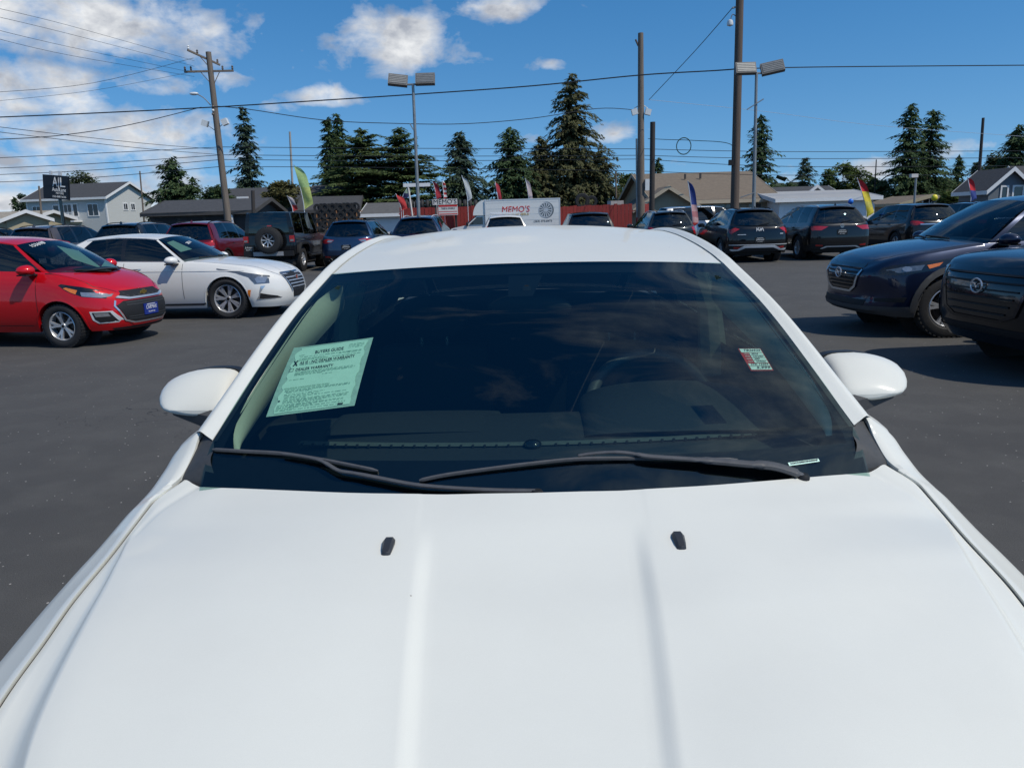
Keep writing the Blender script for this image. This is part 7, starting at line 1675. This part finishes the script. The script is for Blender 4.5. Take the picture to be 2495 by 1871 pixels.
# thin far poles
pole('thin_pole', (626, 285), (634, 448), 60, .10, .07, mat('pale_pole', (.34, .32, .29), .8, var=.15, vscale=4), 'thin pale pole beside the green feather flag', 'pole', 'thin poles')
pole('thin_pole', (302, 370), (308, 440), 72, .09, .06, M_WOOD, 'thin far pole right of the grey house', 'pole', 'thin poles')
pole('thin_pole', (84, 402), (90, 470), 60, .09, .07, M_WOOD, 'short weathered pole in front of the grey house', 'pole', 'thin poles')
pole('thin_pole', (1330, 372), (1332, 460), 60, .08, .06, M_WOOD, 'thin pole behind the right red fence', 'pole', 'thin poles')
pole('thin_pole', (1893, 345), (1888, 440), 80, .08, .05, M_WOODD, 'thin dark pole left of the twin firs', 'pole', 'thin poles')
pole('thin_pole', (546, 412), (548, 470), 40, .10, .09, M_WOODD, 'short dark lamp post between the leaning pole and the off-roader', 'pole', 'thin poles')
# centre pole with lamps
PY = 43
r_, ft, d = pole('utility_pole', (1384, 72), (1385, 470), PY, .21, .14, M_WOOD, 'wooden utility pole with white floodlights right of the box truck', 'pole', 'utility poles')
for (x, s_) in ((1370, -1), (1399, 1)):
    p = rel(r_, x, 243, PY); MB().box((p.x, p.y - .1, p.z), (.30, .26, .30), Matrix.Rotation(R(15 * s_), 3, 'Y')).build('floodlight', M_LAMPW, r_); MB().tube([(p.x, p.y, p.z + .2), (p.x * .3, 0, p.z + .35)], .02, 5).build('floodlight_bracket', M_STEEL, r_)
p = rel(r_, 1377, 100, PY); MB().tube([(p.x - .12, -.1, p.z + .3), (p.x + .05, 0, p.z)], .05, 5).build('end_bracket', M_CER, r_)
p = rel(r_, 1394, 400, PY); MB().box((p.x + .12, -.18, p.z), (.34, .22, .6)).build('meter_box', M_LAMPW, r_)
MB().tube([rel(r_, 1375, 300, PY) , rel(r_, 1376, 470, PY)], .05, 6).build('conduit', M_STEEL, r_, True)
r_, ft, d = pole('short_pole', (1410, 264), (1408, 470), 41, .14, .13, M_WOODD, 'short dark wooden pole beside the centre utility pole', 'pole', 'utility poles')
# big near pole
PY = 33
r_, ft, d = pole('utility_pole', (1599, -40), (1587, 445), PY, .18, .15, mat('brown_pole', (.115, .085, .068), .9, var=.3, vscale=3, bump=.3, bscale=12, stretch=(6, 6, .35)), 'thick brown utility pole running out of the top of the picture', 'pole', 'utility poles')
p = rel(r_, 1577, 52, PY); b = MB(); b.lathe([(.02, .16), (.10, .12), (.13, 0), (.12, -.06), (.02, -.10)], 14, 'z', tuple(p)); b.build('security_lamp', M_LAMPW, r_, True); MB().tube(smooth_path([p + Vector((0, 0, .1)), p + Vector((.1, 0, .35)), rel(r_, 1594, 42, PY)], 4), .02, 5).build('lamp_arm', M_STEEL, r_, True)
p = rel(r_, 1582, 18, PY); MB().tube([p, rel(r_, 1594, 14, PY)], .04, 5).build('wire_bracket', M_STEEL, r_)
p = rel(r_, 1578, 352, PY); MB().box((p.x, p.y - .1, p.z), (.2, .15, .22)).build('splice_case', M_BLK, r_)
PY = 60
r_, ft, d = pole('utility_pole', (2124, 255), (2110, 445), PY, .14, .10, M_WOODD, 'dark leaning utility pole near the right edge', 'pole', 'utility poles')
# lot lights with twin heads
def lot_light(top, base, Y, heads, label, extra):
    r_, ft, d = pole('lot_light', top, base, Y, .075, .05, M_STEEL, label, 'light', 'twin lot lights')
    T = rel(r_, *top, Y); MB().tube([T + Vector((-.22, 0, 0)), T + Vector((.22, 0, 0))], .035, 6).build('bracket', M_STEEL, r_, True)
    for (x0, y0, x1, y1, sk) in heads:
        a, c = rel(r_, x0, y0, Y), rel(r_, x1, y1, Y); ce = (a + c) / 2; w_, h_ = abs(c.x - a.x), abs(c.z - a.z)
        rot = Matrix.Rotation(R(sk), 3, 'Y') @ Matrix.Rotation(R(-26), 3, 'X') @ Matrix.Rotation(R(sk * 1.5), 3, 'Z')
        fr_ = MB(); fr_.box(tuple(ce), (w_, .16, h_), rot); hd = fr_.build('lamp_head', mat('lamp_case', (.16, .15, .14), .6, var=.15, vscale=6), r_)
        MB().box(tuple(ce + rot @ Vector((0, -.085, 0))), (w_ * .9, .012, h_ * .84), rot).build('lamp_glass', mat('lamp_glass', (.16, .16, .15), .25, var=.2, vscale=6, coat=.5), hd)
        for k in range(5): MB().box(tuple(ce + rot @ Vector((0, -.094, h_ * (-.32 + .16 * k)))), (w_ * .88, .008, .02), rot).build('reflector_rib', M_STEEL, hd)
    for (x0, y0, x1, y1) in extra: MB().tube([rel(r_, x0, y0, Y) + Vector((0, -.08, 0)), rel(r_, x1, y1, Y) + Vector((0, -.08, 0))], .02, 5).build('arm', M_STEEL, r_, True)
lot_light((892, 183), (905, 475), 30, [(838, 162, 881, 187, 4), (897, 159, 940, 185, 0)], 'twin headed lot light rising above the navy suv', [(886, 268, 894, 282)])
lot_light((1634, 159), (1628, 450), 29, [(1589, 136, 1632, 162, 0), (1645, 134, 1692, 160, -6)], 'twin headed lot light beside the thick brown pole', [(1612, 238, 1648, 215), (1598, 427, 1628, 417)])
r_, ft, d = pole('street_lamp', (1979, 378), (1975, 440), 36, .05, .05, M_STEEL, 'small post with a boxy lamp above the charcoal suv', 'lamp')
p = rel(r_, 1974, 380, 36); MB().box(tuple(p), (.30, .22, .16)).build('lamp_head', M_OFFW, r_)
# white T post by the fence
r_, ft, d = pole('tee_post', (881, 399), (890, 460), 43, .05, .05, M_OFFW, 'white T shaped post with a long level crossbar at the left red fence', 'post')
MB().box2(tuple(rel(r_, 871, 397, 43) + Vector((0, -.05, 0))), tuple(rel(r_, 929, 403, 43) + Vector((0, .05, 0)))).build('crossbar', M_WTRIM, r_)

# ---- wires
M_WIRE = mat('wire_black', (.012, .013, .015), .6, var=.1, vscale=3); M_WIREG = mat('coil_green', (.02, .06, .05), .6, var=.1, vscale=3); M_WIREB = mat('wire_pale', (.45, .5, .55), .5, var=.1, vscale=3)
def wire(label, pts, Y, r=.012, m=M_WIRE, name='overhead_wire'):
    n = len(pts); P = []
    for i, q in enumerate(pts):
        yy = Y[0] + (Y[1] - Y[0]) * i / (n - 1) if isinstance(Y, tuple) else Y; P.append(at(q[0], q[1], yy))
    o = MB().tube(smooth_path(P, 6), r, 5).build(name, m, None, True); tag(o, label, 'wire', 'overhead wires'); return o
wire('thick black overhead cable crossing the whole sky from the left edge to the thick pole', [(-60, 256), (200, 245), (460, 232), (700, 217), (900, 204), (1150, 186), (1380, 163), (1545, 153), (1597, 149)], (36, 33), .026)
wire('thick black cable running from the thick brown pole to the right edge', [(1597, 149), (1800, 145), (2280, 141)], (33, 36), .022)
wire('slack wire from the leaning pole down to the left edge', [(-40, 303), (120, 294), (280, 270), (435, 232)], (30, 36), .016)
wire('slack twisted wire from the leaning pole to the centre pole', [(470, 230), (540, 237), (700, 260), (850, 267), (1000, 268), (1150, 256), (1290, 235), (1372, 238)], (36, 43), .018)
wire('guy wire from the top of the thick pole down to the centre pole', [(1582, 18), (1500, 112), (1402, 216)], (33, 42), .016)
for k, (yl, ym, yr, rr) in enumerate(((283, 352, 352, .012), (272, 346, 346, .014))):
    wire('rising wire crossing the clouds at the left, %s of the two' % ('lower' if k == 0 else 'upper'), [(-40, yl - 2), (160, yl + 22), (330, yl + 40), (480, yl + 52)], (26, 36), .010)
rows = [(330, 318, 300, 326, 'top'), (352, 335, 314, 341, 'second'), (366, 345, 322, 358, 'third'), (382, 360, 348, 377, 'bottom')]
for (y0, y1, y2, y3, nm) in rows:
    wire('%s wire of the level street bundle left of the leaning pole' % nm, [(-60, y0 + 14), (200, y0 + 2), (480, y1)], 48, .018)
    wire('%s wire of the level street bundle between the leaning pole and the centre pole' % nm, [(480, y1), (900, y1 + 3), (1385, y2 + 22)], (48, 50), .018)
    wire('%s wire of the level street bundle from the centre pole to the right edge' % nm, [(1385, y2 + 22), (1700, y3 + 2), (2280, y3)], (50, 52), .018)
for (a, y0, y1, nm) in ((0, 20, 132, 'uppermost'), (1, 38, 144, 'second'), (2, 66, 158, 'third'), (3, 84, 166, 'lowest')):
    wire('%s of four thin wires slanting through the upper left clouds' % nm, [(-60, y0 - 14), (150, y0 + 36), (420, y1)], (20, 36), .006)
wire('thin wire sagging from the left edge to the upper crossarm', [(-40, 202), (200, 180), (418, 126)], (28, 36), .008)
wire('thin wire sagging from the left edge to the lower crossarm', [(-40, 222), (200, 196), (405, 158)], (28, 36), .006)
wire('pale thin wire slanting across the right sky', [(1402, 216), (1640, 240), (1900, 272), (2280, 300)], (42, 50), .010, M_WIREB)
wire('thin looping cable from the centre pole to the thick pole', [(1400, 300), (1440, 302), (1500, 304), (1578, 312), (1587, 350)], (43, 33), .016, M_WIREG)
c0 = at(1477, 316, 38); b = MB(); rr = 15 * 1.128 / FPX * 38
b.grid([[(c0.x + (rr + .022 * cos(q)) * cos(t), c0.y + .03 * sin(q), c0.z + (rr + .022 * cos(q)) * 1.1 * sin(t)) for q in [2 * pi * k / 6 for k in range(7)]] for t in [2 * pi * i / 28 for i in range(28)]], True); o = b.build('cable_coil', M_WIREG, None, True); tag(o, 'round green cable coil hanging on the wire between the poles', 'cable')
